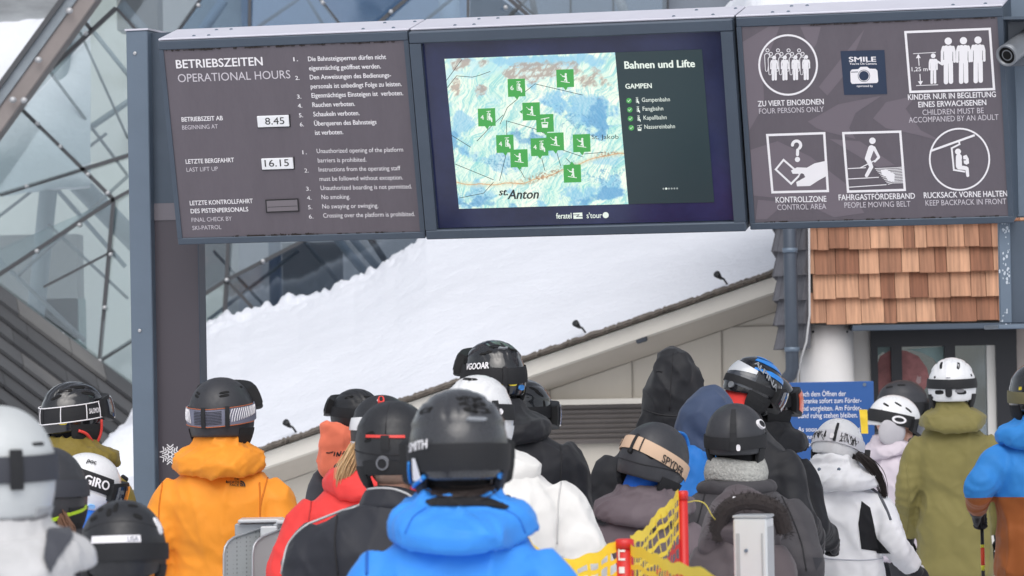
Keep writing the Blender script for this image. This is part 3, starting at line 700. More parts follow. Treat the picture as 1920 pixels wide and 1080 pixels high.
for pts, s_, x0, y0, x1 in (([(497, 460), (642, 455), (645, 507), (500, 512)], '8.45', 534, 500, 622), ([(517, 656), (662, 650), (664, 702), (520, 707)], '16.15', 532, 694, 643)):
    f = F2(.004); q = [f.q(*p) for p in pts]; c = sum(q) / 4
    pl = MB().box(S3(*c, .007), (q[1][0]-q[0][0], abs(q[0][1]-q[3][1]), .008), AX, bev=.002).build('time_plate', platew, t, fix=True)
    F2(.0118).text(s_, x0, y0, x1, 31, .006, -.036).build('lettering', inkd, pl)
    f = F2(.006); f.line([(pts[1][0]+3, pts[1][1]), (pts[2][0]+3, pts[2][1])], 5); f.line([(pts[3][0], pts[3][1]+2), (pts[2][0]+3, pts[2][1]+2)], 4); f.build('plate_edge', inkd, pl)
slotm = mat('clear_slot', (118, 112, 118), .25)
f = F2(.004); pts = [(536, 848), (683, 842), (688, 897), (540, 903)]; q = [f.q(*p) for p in pts]; c = sum(q) / 4
pl = MB().box(S3(*c, .006), (q[1][0]-q[0][0], abs(q[0][1]-q[3][1]), .006), AX, bev=.002).build('empty_plate_slot', slotm, t, fix=True)
f = F2(.0096); f.line(pts, 5, closed=True); f.line([(545, 880), (680, 874)], 2); f.build('slot_rim', inkd, pl)
# grime along the seams
def grime(t, a, b, v, seed, n, h=.006):
    rr = random.Random(seed); mb = MB()
    for i in range(n):
        u = rr.uniform(a, b); L_ = rr.uniform(.004, .03) * (2 if rr.random() < .2 else 1); hh = rr.uniform(.001, h)
        pts = [S3(u + L_*k/6 , v + hh*(rr.uniform(.2, 1))*s_, .0075 + .0001*i/n) for s_ in (1, -1) for k in (range(7) if s_ > 0 else range(6, -1, -1))]
        mb.add(pts, [tuple(range(len(pts)))])
    o = mb.build('grime', dirt, t); o['kind'] = 'stuff'; return o
grime(t, ua+.03, ub-.05, SH-.044, 1, 60); grime(t, ua+.25, ua+.65, .032, 2, 40, .009); grime(t, ua+.65, ub-.05, .032, 3, 14)
def lid(t, ua, ub, depth, bulge=0):
    l = MB(); l.box(S3((ua+ub)/2, SH + .005, -depth/2 - .003), (ub - ua + .004, .010, depth), AX, bev=.003)
    o = l.build('lid', steel_cap, t, fix=True)
    for fu in (.12, .18, .8, .92):
        for dd in (.16, .75):
            c = S3(ua + (ub-ua)*(fu + dd*.08), SH + .012, -depth*dd); MB().tube([c - SV*.004, c, c + SV*.003], [.008, .008, .004], 8).build('rivet', steel, t)
    return o
lid(t, ua, ub, SD)

# ---- middle: lit screen
t, ua, ub = board('lift_status_screen', 'large lit screen showing a piste map with green lift icons, between two plum boards', 'screen', W1, W1+W2, SD - .0)
UA, UB = ua, ub
f = MB(); sw, w_ = .052, .04
for (a, b, c_, d_) in ((ua, ub, SH - .052, SH), (ua, ub, 0, .042)):
    f.box(S3((a+b)/2, (c_+d_)/2, w_/2), (b-a, d_-c_, w_), AX, bev=.005)
for q in (ua + sw/2, ub - sw/2): f.box(S3(q, (.042 + SH - .052)/2, w_/2 - .001), (sw, SH - .095, w_ - .002), AX)
f.build('frame', steel_d, t, fix=True)
MB().box(S3((ua+ub)/2, SH/2, .006), (ub-ua-.1, SH-.09, .008), AX).build('display_glass', mat('navy_display_glass', (38, 44, 78), .12, spec=.6, var=.5, vscale=2.6), t)  # mottled navy paints dark reflections into the glass
Z3 = 2.4545
def F3(w=.013): return Flat(w, Z3, 760, 20)
def lit(name, c, e=.9):
    m = mat(name, c, .3, emit=e); m.node_tree.nodes['Principled BSDF'].inputs['Base Color'].default_value = (.02, .02, .02, 1); return m
# the piste map: a dense sheet coloured from a drawn map
NX_, NY_ = 360, 310
f = F3(.0125); c00, c10, c11, c01 = [f.q(*p) for p in ((180, 222), (965, 192), (1027, 890), (247, 912))]
def zq(s_, t_): return (c00*(1-s_)+c10*s_)*(1-t_) + (c01*(1-s_)+c11*s_)*t_
# same bilinear patch in zoom coordinates, to draw with
ZP = [np.array(p, float) for p in ((180, 222), (965, 192), (1027, 890), (247, 912))]
def zz(s_, t_): return (ZP[0]*(1-s_)+ZP[1]*s_)*(1-t_) + (ZP[3]*(1-s_)+ZP[2]*s_)*t_
ss, tt = np.meshgrid(np.linspace(0, 1, NX_), np.linspace(0, 1, NY_))
def fbm(x, y, seed, sc, oct_=4, ax=1.0, rid=False):
    out = np.zeros_like(x)
    r_ = np.random.default_rng(seed); amp = 1; tot = 0
    for o_ in range(oct_):
        n_ = 64; gd = r_.random((n_, n_))
        X_ = (x*sc*ax) % n_; Y_ = (y*sc) % n_; xi = X_.astype(int) % n_; yi = Y_.astype(int) % n_; fx = X_-np.floor(X_); fy = Y_-np.floor(Y_); fx = fx*fx*(3-2*fx); fy = fy*fy*(3-2*fy)
        v = (gd[yi, xi]*(1-fx)+gd[yi, (xi+1) % n_]*fx)*(1-fy) + (gd[(yi+1) % n_, xi]*(1-fx)+gd[(yi+1) % n_, (xi+1) % n_]*fx)*fy
        if rid: v = 1-abs(2*v-1)
        out += amp*v; tot += amp; amp *= .55; sc *= 2.1
    return out/tot
MX = (ZP[0][0]*(1-ss)+ZP[1][0]*ss)*(1-tt) + (ZP[3][0]*(1-ss)+ZP[2][0]*ss)*tt
MY = (ZP[0][1]*(1-ss)+ZP[1][1]*ss)*(1-tt) + (ZP[3][1]*(1-ss)+ZP[2][1]*ss)*tt
base = np.ones((NY_, NX_, 3)) * np.array([212, 236, 222]); n1 = fbm(ss, tt, 1, 7, 5); n2 = fbm(ss, tt, 2, 16, 4); n3 = fbm(ss + tt*.7, tt, 3, 26, 3, 1.4, True)
base += (n1[..., None]-.5)*np.array([70, 20, 16])
wx, wy = fbm(ss, tt, 41, 5, 3)*.22, fbm(ss, tt, 42, 5, 3)*.22
hs1 = fbm(ss + .5*tt + wx, tt*.7 + wy, 21, 6, 5, 1.2, True); gx = np.gradient(hs1, axis=1)*34 + np.gradient(hs1, axis=0)*14
sh_ = np.clip(-gx, 0, 1)[..., None]; base -= sh_*np.array([46, 20, 8]); base += np.clip(gx, 0, 1)[..., None]*np.array([22, 10, 8])
def blend(col, a, k=.72):
    global base
    a = np.clip(a*k, 0, 1)[..., None]; base = base*(1-a) + np.array(col, float)*a
def blob(cx, cy, rx, ry, rot=0, noise_=.6):
    noise_ = noise_*1.15
    dx, dy = MX-cx, MY-cy; c_, s_ = math.cos(rot), math.sin(rot)
    u_ = (dx*c_+dy*s_)/rx; v_ = (-dx*s_+dy*c_)/ry
    return np.clip((1.1 - np.sqrt(u_**2+v_**2) + (n2-.5)*noise_*2.2 + (n1-.5)*noise_*1.6)*2.6, 0, 1)
blue, dblue, lblue = (126, 186, 222), (84, 146, 196), (176, 220, 232)
blend(lblue, blob(470, 255, 420, 60, 0, .9)*.8); blend(blue, blob(640, 230, 330, 28, 0, .7)*.8)
blend(blue, blob(860, 480, 150, 90, .4, .8)*.9); blend(dblue, blob(900, 500, 80, 60, .5, .9)*.8); blend(blue, blob(720, 430, 130, 26, .5, .9)*.7)
blend(blue, blob(250, 560, 60, 110, -.2, .8)*.85); blend(dblue, blob(230, 600, 34, 60, 0, .9)*.7); blend(blue, blob(350, 380, 40, 60, .6, .9)*.6); blend(lblue, blob(390, 430, 60, 80, .6, .9)*.6)
blend(blue, blob(400, 690, 130, 40, .15, 1.0)*.7); blend(dblue, blob(560, 590, 110, 30, .3, .9)*.8); blend(blue, blob(700, 660, 60, 34, 0, .9)*.6)
blend(blue, blob(330, 850, 130, 50, .1, 1.0)*.8); blend(dblue, blob(360, 880, 110, 22, .1, 1.0)*.7); blend(blue, blob(850, 840, 190, 55, -.15, .9)*.9); blend(dblue, blob(900, 850, 120, 26, -.25, .9)*.8); blend(blue, blob(930, 690, 100, 36, -.2, 1.1)*.6)
# rocky ridge
rk = np.zeros_like(MX)
for cx, cy, rx, ry, ro in ((560, 285, 160, 32, -.05), (650, 262, 90, 30, 0), (840, 310, 90, 44, .5), (260, 250, 50, 26, 0), (365, 240, 34, 22, 0), (235, 350, 22, 44, .2), (350, 370, 30, 50, .7)):
    rk = np.maximum(rk, blob(cx, cy, rx, ry, ro, .8))
rkn = n3*1.2-.1
blend((206, 192, 176), rk*(rkn > .42)*.8); blend((158, 140, 132), rk*(rkn > .66)*.8); blend((238, 236, 220), rk*(rkn < .34)*.7)
# forest stipple
st = fbm(ss, tt, 9, 90, 2); fo = np.maximum.reduce([blob(420, 690, 150, 46, .1, .9), blob(900, 760, 130, 50, -.1, .9), blob(300, 860, 100, 40, 0, .9), blob(600, 590, 120, 36, .2, .9), blob(800, 520, 120, 60, .3, .9)])
blend((84, 138, 176), fo*(st > .62)*.6)
# valley road and village
vy = np.interp(MX, [230, 320, 420, 560, 700, 800, 900, 1010], [790, 800, 798, 790, 745, 705, 668, 655])
blend((222, 208, 170), np.clip(1.3-abs(MY-vy)/13, 0, 1)*.55); blend((214, 150, 96), (abs(MY-vy-3*np.sin(MX*.05)) < 2.4)*.9)
vil = np.exp(-((MX-640)/110)**2)*np.exp(-((MY-vy+6)/16)**2) + .7*np.exp(-((MX-930)/50)**2)*np.exp(-((MY-vy+8)/14)**2)
blend((150, 104, 76), (fbm(ss, tt, 12, 110, 2) > .56)*np.clip(vil*1.6, 0, 1)*.85)
base += np.clip(np.gradient(fbm(ss*1.2 - .5*tt, tt, 31, 24, 4, 1.0, True), axis=1)*22, -1, 1)[..., None]*np.array([8, 5, 3])*(MY[..., None] > 330)
base = np.clip(base, 0, 255)
V = np.zeros((NY_, NX_, 3))
quv = (c00[None, None]*(1-ss[..., None])+c10*ss[..., None])*(1-tt[..., None]) + (c01*(1-ss[..., None])+c11*ss[..., None])*tt[..., None]
V = SO + quv[..., :1]*SU + quv[..., 1:]*SV - SB*.0125
mo = MB().grid(V[:, :, :]).build('piste_map', [], t)
ca = mo.data.color_attributes.new('map', 'FLOAT_COLOR', 'POINT')
ca.data.foreach_set('color', np.concatenate([lin(base.reshape(-1, 3)), np.ones((NX_*NY_, 1))], 1).astype('f').ravel())
mm = bpy.data.materials.new('lit_piste_map'); mm.use_nodes = True; t_ = mm.node_tree; pb = t_.nodes['Principled BSDF']; at = t_.nodes.new('ShaderNodeAttribute'); at.attribute_name = 'map'
pb.inputs['Base Color'].default_value = (.02, .02, .02, 1); pb.inputs['Roughness'].default_value = .35; t_.links.new(at.outputs['Color'], pb.inputs['Emission Color']); pb.inputs['Emission Strength'].default_value = .92
mo.data.materials.append(mm)
f = F3(.0122); f.poly([(967, 192), (1365, 178), (1422, 882), (1029, 890)]); pn = f.build('lift_list_panel', mat('green_grey_list', (34, 48, 52), .2, emit=.6, spec=.5), t)
lw = lit('lit_white', (226, 236, 228)); lg = lit('lit_green', (62, 160, 72)); lk = lit('lit_black', (30, 40, 44), .6)
# lift lines
f = F3(.0131)
for pts in ([(192, 355), (236, 300), (308, 306), (340, 298), (390, 280)], [(330, 600), (382, 545), (450, 480)], [(436, 522), (470, 445), (512, 410)], [(553, 372), (597, 337), (815, 388)], [(465, 507), (468, 600)], [(465, 507), (600, 545), (640, 565)], [(434, 782), (465, 655)], [(530, 735), (548, 768)], [(628, 680), (642, 735)], [(698, 655), (715, 715)], [(815, 672), (720, 640)], [(740, 680), (765, 705)], [(215, 575), (300, 628)], [(230, 706), (405, 778)], [(405, 790), (360, 840), (250, 862)], [(190, 320), (260, 225)], [(815, 660), (910, 652)]):
    f.line(pts, 2.6)
f.build('lift_lines', lk, mo)
f = F3(.0131); f.text('St. Jakob', 858, 591, 982, 20, .004, -.01).build('lettering', lk, mo)
f = F3(.0131); f.text('st.', 430, 850, 474, 32, .03, -.02, .3); f.text('Anton', 470, 867, 617, 42, .03, -.02, .3); f.build('lettering', lk, mo)
def skier(f, x, y, k=1):
    f.disc((x+4*k, y-24*k), 6*k); f.limb((x+3*k, y-14*k), (x+6*k, y+2*k), 6*k, 5*k); f.limb((x+6*k, y+2*k), (x-2*k, y+9*k), 4*k); f.limb((x+7*k, y+6*k), (x+9*k, y+16*k), 4*k); f.limb((x+2*k, y-8*k), (x-14*k, y-13*k), 3*k)
    f.line([(x-26*k, y-24*k), (x-12*k, y-12*k)], 2.5*k); f.line([(x-22*k, y+16*k), (x+24*k, y+23*k)], 4*k)
def chair(f, x, y, k=1):
    f.line([(x-12*k, y-32*k), (x+8*k, y-34*k)], 3*k); f.line([(x-2*k, y-33*k), (x-2*k, y-26*k), (x-9*k, y-20*k), (x-9*k, y+13*k), (x+9*k, y+15*k)], 3*k); f.disc((x+3*k, y-17*k), 6*k); f.limb((x+1*k, y-6*k), (x+1*k, y+5*k), 5.5*k, 5*k); f.limb((x+2*k, y+8*k), (x+13*k, y+7*k), 4*k); f.limb((x+14*k, y+8*k), (x+15*k, y+22*k), 3.5*k); f.limb((x+3*k, y-4*k), (x+11*k, y+1*k), 2.5*k)
def gondola(f, x, y, k=1):
    f.line([(x-20*k, y-22*k), (x+22*k, y-30*k)], 4*k); f.line([(x, y-26*k), (x, y-10*k)], 4*k); f.line([(x-16*k, y-4*k), (x+16*k, y-4*k), (x+13*k, y+22*k), (x-13*k, y+22*k)], 4.5*k, closed=True); f.poly([(x-15*k, y+6*k), (x+15*k, y+6*k), (x+13*k, y+22*k), (x-13*k, y+22*k)])
for i, (x, y, kd, ptr) in enumerate(((511, 355, '6', 1), (735, 312, 's', 1), (374, 491, '4', 1), (579, 464, 's', 2), (642, 518, 'g', 1), (458, 613, '4', 1), (617, 628, '4', 1), (523, 680, 's', 1), (689, 603, 's', 1), (811, 610, 's', 1), (768, 750, 's', 3))):
    w0 = .0134 + i*.00025
    f = F3(w0); f.poly([(x-41, y-40), (x+39, y-43), (x+42, y+39), (x-38, y+42)])
    if ptr == 1: f.poly([(x-9, y+40), (x+13, y+39), (x+4, y+56)], .00004)
    elif ptr == 2: f.poly([(x-40, y-9), (x-40, y+11), (x-54, y+2)], .00004)
    else: f.poly([(x-12, y-41), (x+10, y-42), (x-2, y-57)], .00004)
    ic = f.build('lift_icon', lg, mo)
    f = F3(w0 + .00012)
    if kd == 's': skier(f, x, y, .82)
    elif kd == 'g': gondola(f, x, y, .85)
    else: f.text(kd, x-27, y+10, x-12, 20, .02, 0); chair(f, x+11, y, .85)
    f.build('icon_symbol', lw, ic)
for s_, x0, y0, x1, cp_, b_ in (('Bahnen und Lifte', 1009, 267, 1334, 33, .035), ('GAMPEN', 1013, 359, 1135, 22, .03), ('Gampenbahn', 1089, 420, 1218, 19, .006), ('Fangbahn', 1093, 461, 1187, 19, .006), ('Kapallbahn', 1097, 502, 1203, 19, .006), ('Nassereinbahn', 1101, 544, 1241, 19, .006)):
    F3(.0131).text(s_, x0, y0, x1, cp_, b_, -.025).build('lettering', lw, pn)
for x, y, kd in ((1029, 414, 0), (1033, 456, 0), (1036, 497, 0), (1040, 539, 1)):
    f = F3(.0128); f.disc((x, y), 12.5); o = f.build('open_mark', lg, pn)
    f = F3(.0131); f.line([(x-6, y), (x-2, y+5), (x+6, y-5)], 2.4); f.build('tick', lw, pn)
    f = F3(.0131); (gondola if kd else chair)(f, x+38, y+2, .5); f.build('lift_symbol', lw, pn)
f = F3(.0131); [f.disc((1188+12.6*i, 819.5-.3*i), 4.2) for i in range(6) if i != 1]; f.build('page_dots', lit('lit_dim', (150, 160, 160)), pn)
F3(.0132).disc((1200.6, 819), 5).build('page_dot', lw, pn)
f = F3(.0131); f.text('feratel', 695, 957, 766, 25, .02, -.02); f.poly([(772, 931), (814, 929), (816, 957), (774, 958)]); f.build('lettering', lw, t)
f = F3(.0135); f.line([(774, 940), (800, 939), (788, 948), (814, 948)], 3); f.build('emblem_stroke', mat('navy_ink', (34, 40, 70), .4), t)
f = F3(.0131); f.text("s'tour", 835, 955, 905, 25, .012, -.02); f.disc((922, 941), 14); f.build('lettering', lw, t)
lid(t, ua, ub, SD)

# ---- right board: pictograms
t, ua, ub = board('passenger_rules_board', 'plum grey board of white pictograms for skiers with a small blue camera sticker', 'notice board', W1+W2, W1+W2+W3, SD)
fascia(t, ua, ub, .040, .030, .022)
MB().box(S3((ua+ub)/2, (SH - .01)/2, .001), (ub-ua-.044, SH-.072, .006), AX).build('panel', plum, t)
Z4 = 2.455
def F4(w=.0056): return Flat(w, Z4, 1360, 0)
f = F4(.0045)
f.poly([(68, 200), (200, 122), (250, 122), (170, 330), (180, 480), (110, 600), (90, 420)]); f.poly([(345, 122), (440, 122), (420, 200), (395, 240)], .0001)
f.poly([(430, 400), (640, 135), (560, 330), (470, 440)], .0002); f.poly([(380, 560), (520, 480), (720, 440), (600, 520), (570, 590), (600, 640), (480, 610), (420, 590)], .0003)
f.poly([(680, 545), (740, 470), (880, 440), (830, 500), (900, 600), (1000, 650), (880, 620), (740, 590)], .0004)
f.poly([(115, 690), (240, 650), (390, 720), (560, 850), (640, 980), (500, 1000), (330, 920), (130, 900)], .0001); f.poly([(480, 640), (620, 650), (780, 760), (700, 770)], .0002); f.poly([(150, 920), (280, 930), (190, 1010), (140, 1010)], .0003)
f.build('swirl_print', plum_l, t)
for s_, x0, y0, x1, cp_, b_, m_ in (('ZU VIERT EINORDNEN', 150, 490, 454, 25, TB, whitep), ('FOUR PERSONS ONLY', 156, 524, 454, 24, .006, greyp), ('KINDER NUR IN BEGLEITUNG', 841, 460, 1246, 25, TB, whitep), ('EINES ERWACHSENEN', 889, 494, 1202, 25, TB, whitep),
    ('CHILDREN MUST BE', 908, 530, 1190, 25, .006, greyp), ('ACCOMPANIED BY AN ADULT', 845, 565, 1258, 25, .006, greyp), ('KONTROLLZONE', 232, 933, 466, 26, TB, whitep), ('CONTROL AREA', 240, 967, 465, 25, .006, greyp),
    ('FAHRGASTFÖRDERBAND', 522, 922, 874, 26, TB, whitep), ('PEOPLE MOVING BELT', 549, 957, 853, 25, .006, greyp), ('RUCKSACK VORNE HALTEN', 914, 912, 1299, 26, TB, whitep), ('KEEP BACKPACK IN FRONT', 922, 947, 1294, 25, .006, greyp)):
    F4(.0062).text(s_, x0, y0, x1, cp_, b_, -.034 if y0 < 700 else -.022).build('lettering', m_, t)
def man(f, x, y, h, k=1.0, dw=0):      # standing figure, y = crown, h = height
    u = h / 10.0
    f.disc((x, y+u*.75), u*.78, dw=dw); f.limb((x-u*.40, y+u*2.2), (x-u*.36, y+u*5.2), u*.55*k, u*.52*k, dw+.00002); f.limb((x+u*.40, y+u*2.2), (x+u*.36, y+u*5.2), u*.55*k, u*.52*k, dw+.00004)
    f.limb((x-u*.48, y+u*5.2), (x-u*.48, y+u*9.5), u*.48*k, None, dw+.00006); f.limb((x+u*.52, y+u*5.2), (x+u*.58, y+u*9.4), u*.48*k, None, dw+.00008)
    f.limb((x-u*1.0*k, y+u*2.1), (x-u*1.3*k, y+u*3.0), u*.36, u*.30, dw+.0001); f.limb((x+u*1.0*k, y+u*2.1), (x+u*1.3*k, y+u*3.0), u*.36, u*.30, dw+.0001); f.limb((x-u*1.3*k, y+u*2.9), (x-u*1.32*k, y+u*5.2), u*.28, None, dw+.0001); f.limb((x+u*1.3*k, y+u*2.9), (x+u*1.34*k, y+u*5.1), u*.28, None, dw+.00012)
f = F4(); f.ring((289, 299), 137, 9, rx=133); f.build('pictogram_ring', whitep, t)
for r_, (dx, dy) in enumerate(((-32, -33), (-16, -17))):
    f = F4(.0058 + .0006*r_)
    for i in range(4):
        x, y = 226+48.5*i+dx, 256+dy; f.disc((x, y+9), 9); f.limb((x-2, y+34), (x-4, y+100), 13, 7)
    f.build('pictogram_people', whitep, t); f = F4(.0061 + .0006*r_)
    for i in range(4):
        x, y = 226+48.5*i+dx, 256+dy; f.disc((x, y+9), 5.5); f.limb((x-2, y+34), (x-4, y+100), 9.5, 4)
    f.build('pictogram_shade', plum, t)
f = F4(.0072)
for i in range(4): man(f, 225+49*i, 256-.8*i, 116, 1.0)
f.build('pictogram_people', whitep, t)
# camera sticker
f = F4(.0058); f.poly([(530, 235), (732, 230), (745, 433), (547, 437)]); st_ = f.build('camera_sticker', mat('sticker_blue', (44, 58, 82), .4), t)
F4(.0064).text('SMILE', 569, 284, 695, 22, .03, -.005).build('lettering', whitep, st_); F4(.0064).text("You're On Camera", 572, 298, 697, 10, .02, -.005).build('lettering', whitep, st_); F4(.0064).text('operated by', 605, 400, 680, 9, .02, -.005).build('lettering', whitep, st_)
F4(.0064).text('DALLMAYR', 627, 430, 664, 5, .0, 0).build('lettering', greyp, st_) if False else None
f = F4(.0064); f.poly([(575, 330), (582, 320), (612, 318), (622, 308), (652, 307), (664, 316), (692, 317), (700, 325), (704, 374), (698, 382), (584, 386), (577, 378)]); f.build('camera_symbol', whitep, st_)
f = F4(.0068); f.disc((638, 349), 28); f.line([(580, 332), (610, 331)], 3, .0001); f.build('camera_symbol', mat('sticker_blue', (44, 58, 82), .4), st_)
f = F4(.0072); f.ring((638, 349), 24, 3); f.disc((638, 349), 0.5); f.build('camera_symbol', whitep, st_)
# children frame
def frame(pts, wd=11): F4().line(pts, wd, closed=True).build('pictogram_frame', whitep, t)
frame([(829, 148), (1217, 133), (1237, 410), (852, 423)]); 
f = F4(.006); [man(f, x, y, 216, 1.0) for x, y in ((1026, 173), (1096, 171), (1163, 168))]; man(f, 957, 246, 142, .9); f.limb((975, 282), (998, 296), 5); f.limb((1000, 296), (1006, 280), 5)
f.line([(866, 247), (968, 241)], 3); f.line([(880, 394), (978, 390)], 3); f.line([(889, 262), (892, 300)], 4); f.line([(896, 342), (898, 382)], 4); f.poly([(888, 248), (877, 268), (900, 267)]); f.poly([(899, 392), (886, 374), (910, 373)])
f.text('1,25 m', 858, 328, 932, 19, .015, -.01); f.build('pictogram', whitep, t)
frame([(193, 622), (455, 613), (472, 879), (217, 885)])
f = F4(.006); f.line([(268, 736), (232, 780), (303, 846), (345, 803), (268, 736)], 9)
f.poly([(302, 785), (330, 770), (375, 772), (410, 752), (464, 740), (470, 808), (430, 830), (390, 856), (330, 858), (326, 838), (368, 815), (360, 800), (310, 800)], .0002); f.disc((332, 734), 12)
for i in range(13):
    a0, a1 = math.pi*1.0 - i*.36 + 0, math.pi*1.0 - (i+1)*.36
    if i < 11: f.limb((328 + 19*math.cos(a0), 668 - 19*math.sin(a0)), (328 + 19*math.cos(a1), 668 - 19*math.sin(a1)), 7, None, .00003*i)
f.limb((333, 690), (332, 712), 7); f.build('pictogram', whitep, t)
F4(.0066).limb((352, 806), (340, 826), 8, 5).build('pictogram_shade', plum, t)
frame([(543, 613), (805, 606), (826, 874), (565, 882)])
f = F4(.006); f.disc((677, 648), 15); f.limb((672, 682), (655, 730), 14, 13); f.limb((655, 730), (672, 768), 11, 9); f.limb((672, 768), (650, 808), 9, 8); f.limb((684, 680), (706, 722), 7, 6); f.limb((706, 724), (688, 744), 6, 4); f.line([(622, 772), (706, 730)], 5)
f.line([(566, 776), (645, 772)], 4); f.line([(566, 824), (705, 816)], 4); f.line([(566, 862), (740, 850)], 4)
for i in range(11): f.line([(690+6*i, 776+7.2*i), (790 if i < 9 else 770, 772+7.0*i), (822, 768+7.3*i)], 3.4)
f.poly([(715, 782), (740, 778), (762, 792), (780, 800), (778, 838), (750, 832), (738, 812), (722, 806)], .0003); f.build('pictogram', whitep, t)
f = F4(); f.ring((1078, 733), 141, 8, rx=137); f.build('pictogram_ring', whitep, t)
f = F4(.006); f.line([(948, 694), (1148, 622)], 10, cap=False); f.line([(1076, 652), (1078, 664), (1042, 682), (1052, 782), (1100, 790)], 8); f.disc((1071, 698), 14); f.limb((1075, 722), (1075, 764), 14, 14); f.limb((1075, 770), (1108, 774), 10, 9); f.limb((1112, 776), (1116, 808), 8, 7)
f.poly([(1094, 718), (1110, 712), (1120, 730), (1122, 752), (1110, 758), (1098, 752)], .0002); f.build('pictogram', whitep, t)
f = F4(.0066); f.line([(1090, 736), (1104, 736)], 5); f.line([(1093, 722), (1092, 750)], 4); f.build('pictogram_shade', plum, t)
grime(t, ua+.3, ub-.03, SH-.044, 5, 40, .004); grime(t, ua+.03, ub-.05, .032, 6, 30, .006); lid(t, ua, ub, SD)
# crossbeam carrying the three boxes, behind them
cbm = thing('gantry_beam', 'blue grey steel beam behind the three sign boxes, joining the posts', 'beam', tuple(S3(1.9, .4, -.4)))
MB().box(S3(2.05, .40, -SD - .11), (3.3, .18, .18), (SU, np.array([0, 0, 1.]), -SN)).build('beam', steel, cbm)

# ---- left post
PAX = (SU, -SN, np.array([0, 0, 1.0]))
pt_ = thing('steel_post', 'tall blue grey and plum steel post carrying the left end of the signs', 'post', (0, 0, 0))
back0 = .33                               # post front plane behind the lower front edge of the boards
PO = SO - SN * back0; PO = PO * np.array([1, 1, 0])
pt_.location = tuple(PO)
def pu(px, py, d=0):
    q = hit(px, py, PO + SN * d, SN) - PO; return np.dot(q, SU), q[2]
u0, zt_ = pu(235, 58, .05); u1, _ = pu(277, 60, .05); u2, _ = pu(291, 700); u3, _ = pu(376, 700); u4, _ = pu(385, 700)
u0 = (pu(236, 60, .05)[0] + pu(250, 890, .05)[0]) / 2; u1 = (pu(277, 60, .05)[0] + pu(290, 890, .05)[0]) / 2
def pbox(a, b, z0, z1, d0, d1, m, nm, bev=.004):
    c = PO + SU*(a+b)/2 + SN*(d0+d1)/2 + np.array([0, 0, (z0+z1)/2])
    return MB().box(c, (b-a, abs(d1-d0), z1-z0), PAX, bev=bev).build(nm, m, pt_, fix=True)
pbox(u0, u1, 0, zt_, -.25, .05, steel, 'flange')
MB().box(PO + SU*(u0+u1)/2 + SN*(-.1) + np.array([0, 0, zt_+.004]), (u1-u0+.008, .31, .008), PAX).build('flange_cap', steel_cap, pt_)
zA = pu(310, 413)[1]; zB = pu(310, 381)[1]
plum_d = mat('plum_post_cover', (76, 71, 79), .45, var=.05, vscale=2)
pbox(u1, u3, .0, zA, -.07, 0, plum_d, 'cover', 0)
pbox(u1, u3, zA, zB, -.07, .004, mat('grey_band', (112, 108, 116), .5), 'joint_band', 0)
pbox(u1, u3, zB, zt_ - .01, -.07, -.002, steel_d, 'upper_cover', 0)  # blue grey darkened in colour for the shade up here
pbox(u3, u3 + .004, 0, zt_ - .02, -.08, .010, steel_d, 'rim')
for px, py in ((253, 100), (262, 620)):
    u_, z_ = pu(px, py, .05); c = PO + SU*u_ + SN*.05 + np.array([0, 0, z_]); MB().tube([c, c + SN*.003, c + SN*.005], [.009, .009, .006], 12).build('screw', node_m, pt_, smooth=True)
# snowflake mark on the post cover
mk = MB()
def pp_(px, py): u_, z_ = pu(px, py, .002); return PO + SU*u_ + SN*.0015 + np.array([0, 0, z_])
c0 = np.array([319., 852.])
for k in range(6):
    a = math.pi/6 + k*math.pi/3 + math.pi/2*0; d = np.array([math.cos(a), math.sin(a)]); p_ = np.array([-d[1], d[0]])
    def strk(a_, b_, w__):
        dd = unit(b_-a_); nn = np.array([-dd[1], dd[0]])*w__/2
        V = [pp_(*(a_+nn)), pp_(*(b_+nn)), pp_(*(b_-nn)), pp_(*(a_-nn))]; mk.add(V, [(0, 1, 2, 3)])
    for r0 in (3, 8, 13): 
        for sg in (-1, 1): strk(c0 + d*r0, c0 + d*(r0+6) + p_*sg*6, 2.0)
mk.build('snowflake_mark', whitep, pt_)

# ---- steel casing and camera on the right
rt = thing('steel_casing', 'blue grey steel post casing with worn edges at the right end of the signs', 'post', (0, 0, 0))
RY = 17.05
rt.location = tuple(P(1990, 1100, RY) * np.array([1, 1, 0]))
def rbox(x0, x1, y0, y1, d0, d1, m, nm, bev=.003):
    A_, B_ = P(x0, y1, RY), P(x1, y0, RY)
    return MB().box(((A_[0]+B_[0])/2, RY + (d0+d1)/2, (A_[2]+B_[2])/2), (B_[0]-A_[0], d1-d0, B_[2]-A_[2]), bev=bev).build(nm, m, rt, fix=True)
rbox(1907, 1990, -60, 406, .08, .16, steel, 'upper_casing'); rbox(1893, 2080, 411, 606, .03, .14, steel_d, 'lower_casing'); rbox(1876, 1894, 411, 606, .0, .04, steel, 'edge_flange')
rbox(1869, 2080, 605, 617, -.06, .46, steel, 'base_plate'); rbox(1874, 1900, 405, 412, .0, .4, steel_cap, 'top_plate')
wm = mat('worn_white_paint', (190, 198, 208), .7); mb = MB(); rr = random.Random(4)
for cx, cy, n_ in ((1884, 432, 16), (1887, 478, 7), (1884, 515, 16), (1884, 590, 9)):
    for i in range(n_):
        x, y = cx + rr.gauss(0, 4), cy + rr.gauss(0, 9); r_ = rr.uniform(.6, 2.2)
        pts = [P(x + r_*rr.uniform(.6, 1.4)*math.cos(k), y + r_*1.5*rr.uniform(.6, 1.4)*math.sin(k), RY - .0015 - i*.00002) for k in np.linspace(0, 2*math.pi, 8)[:-1]]
        mb.add(pts, [tuple(range(7))])
mb.build('worn_paint', wm, rt)['kind'] = 'stuff'
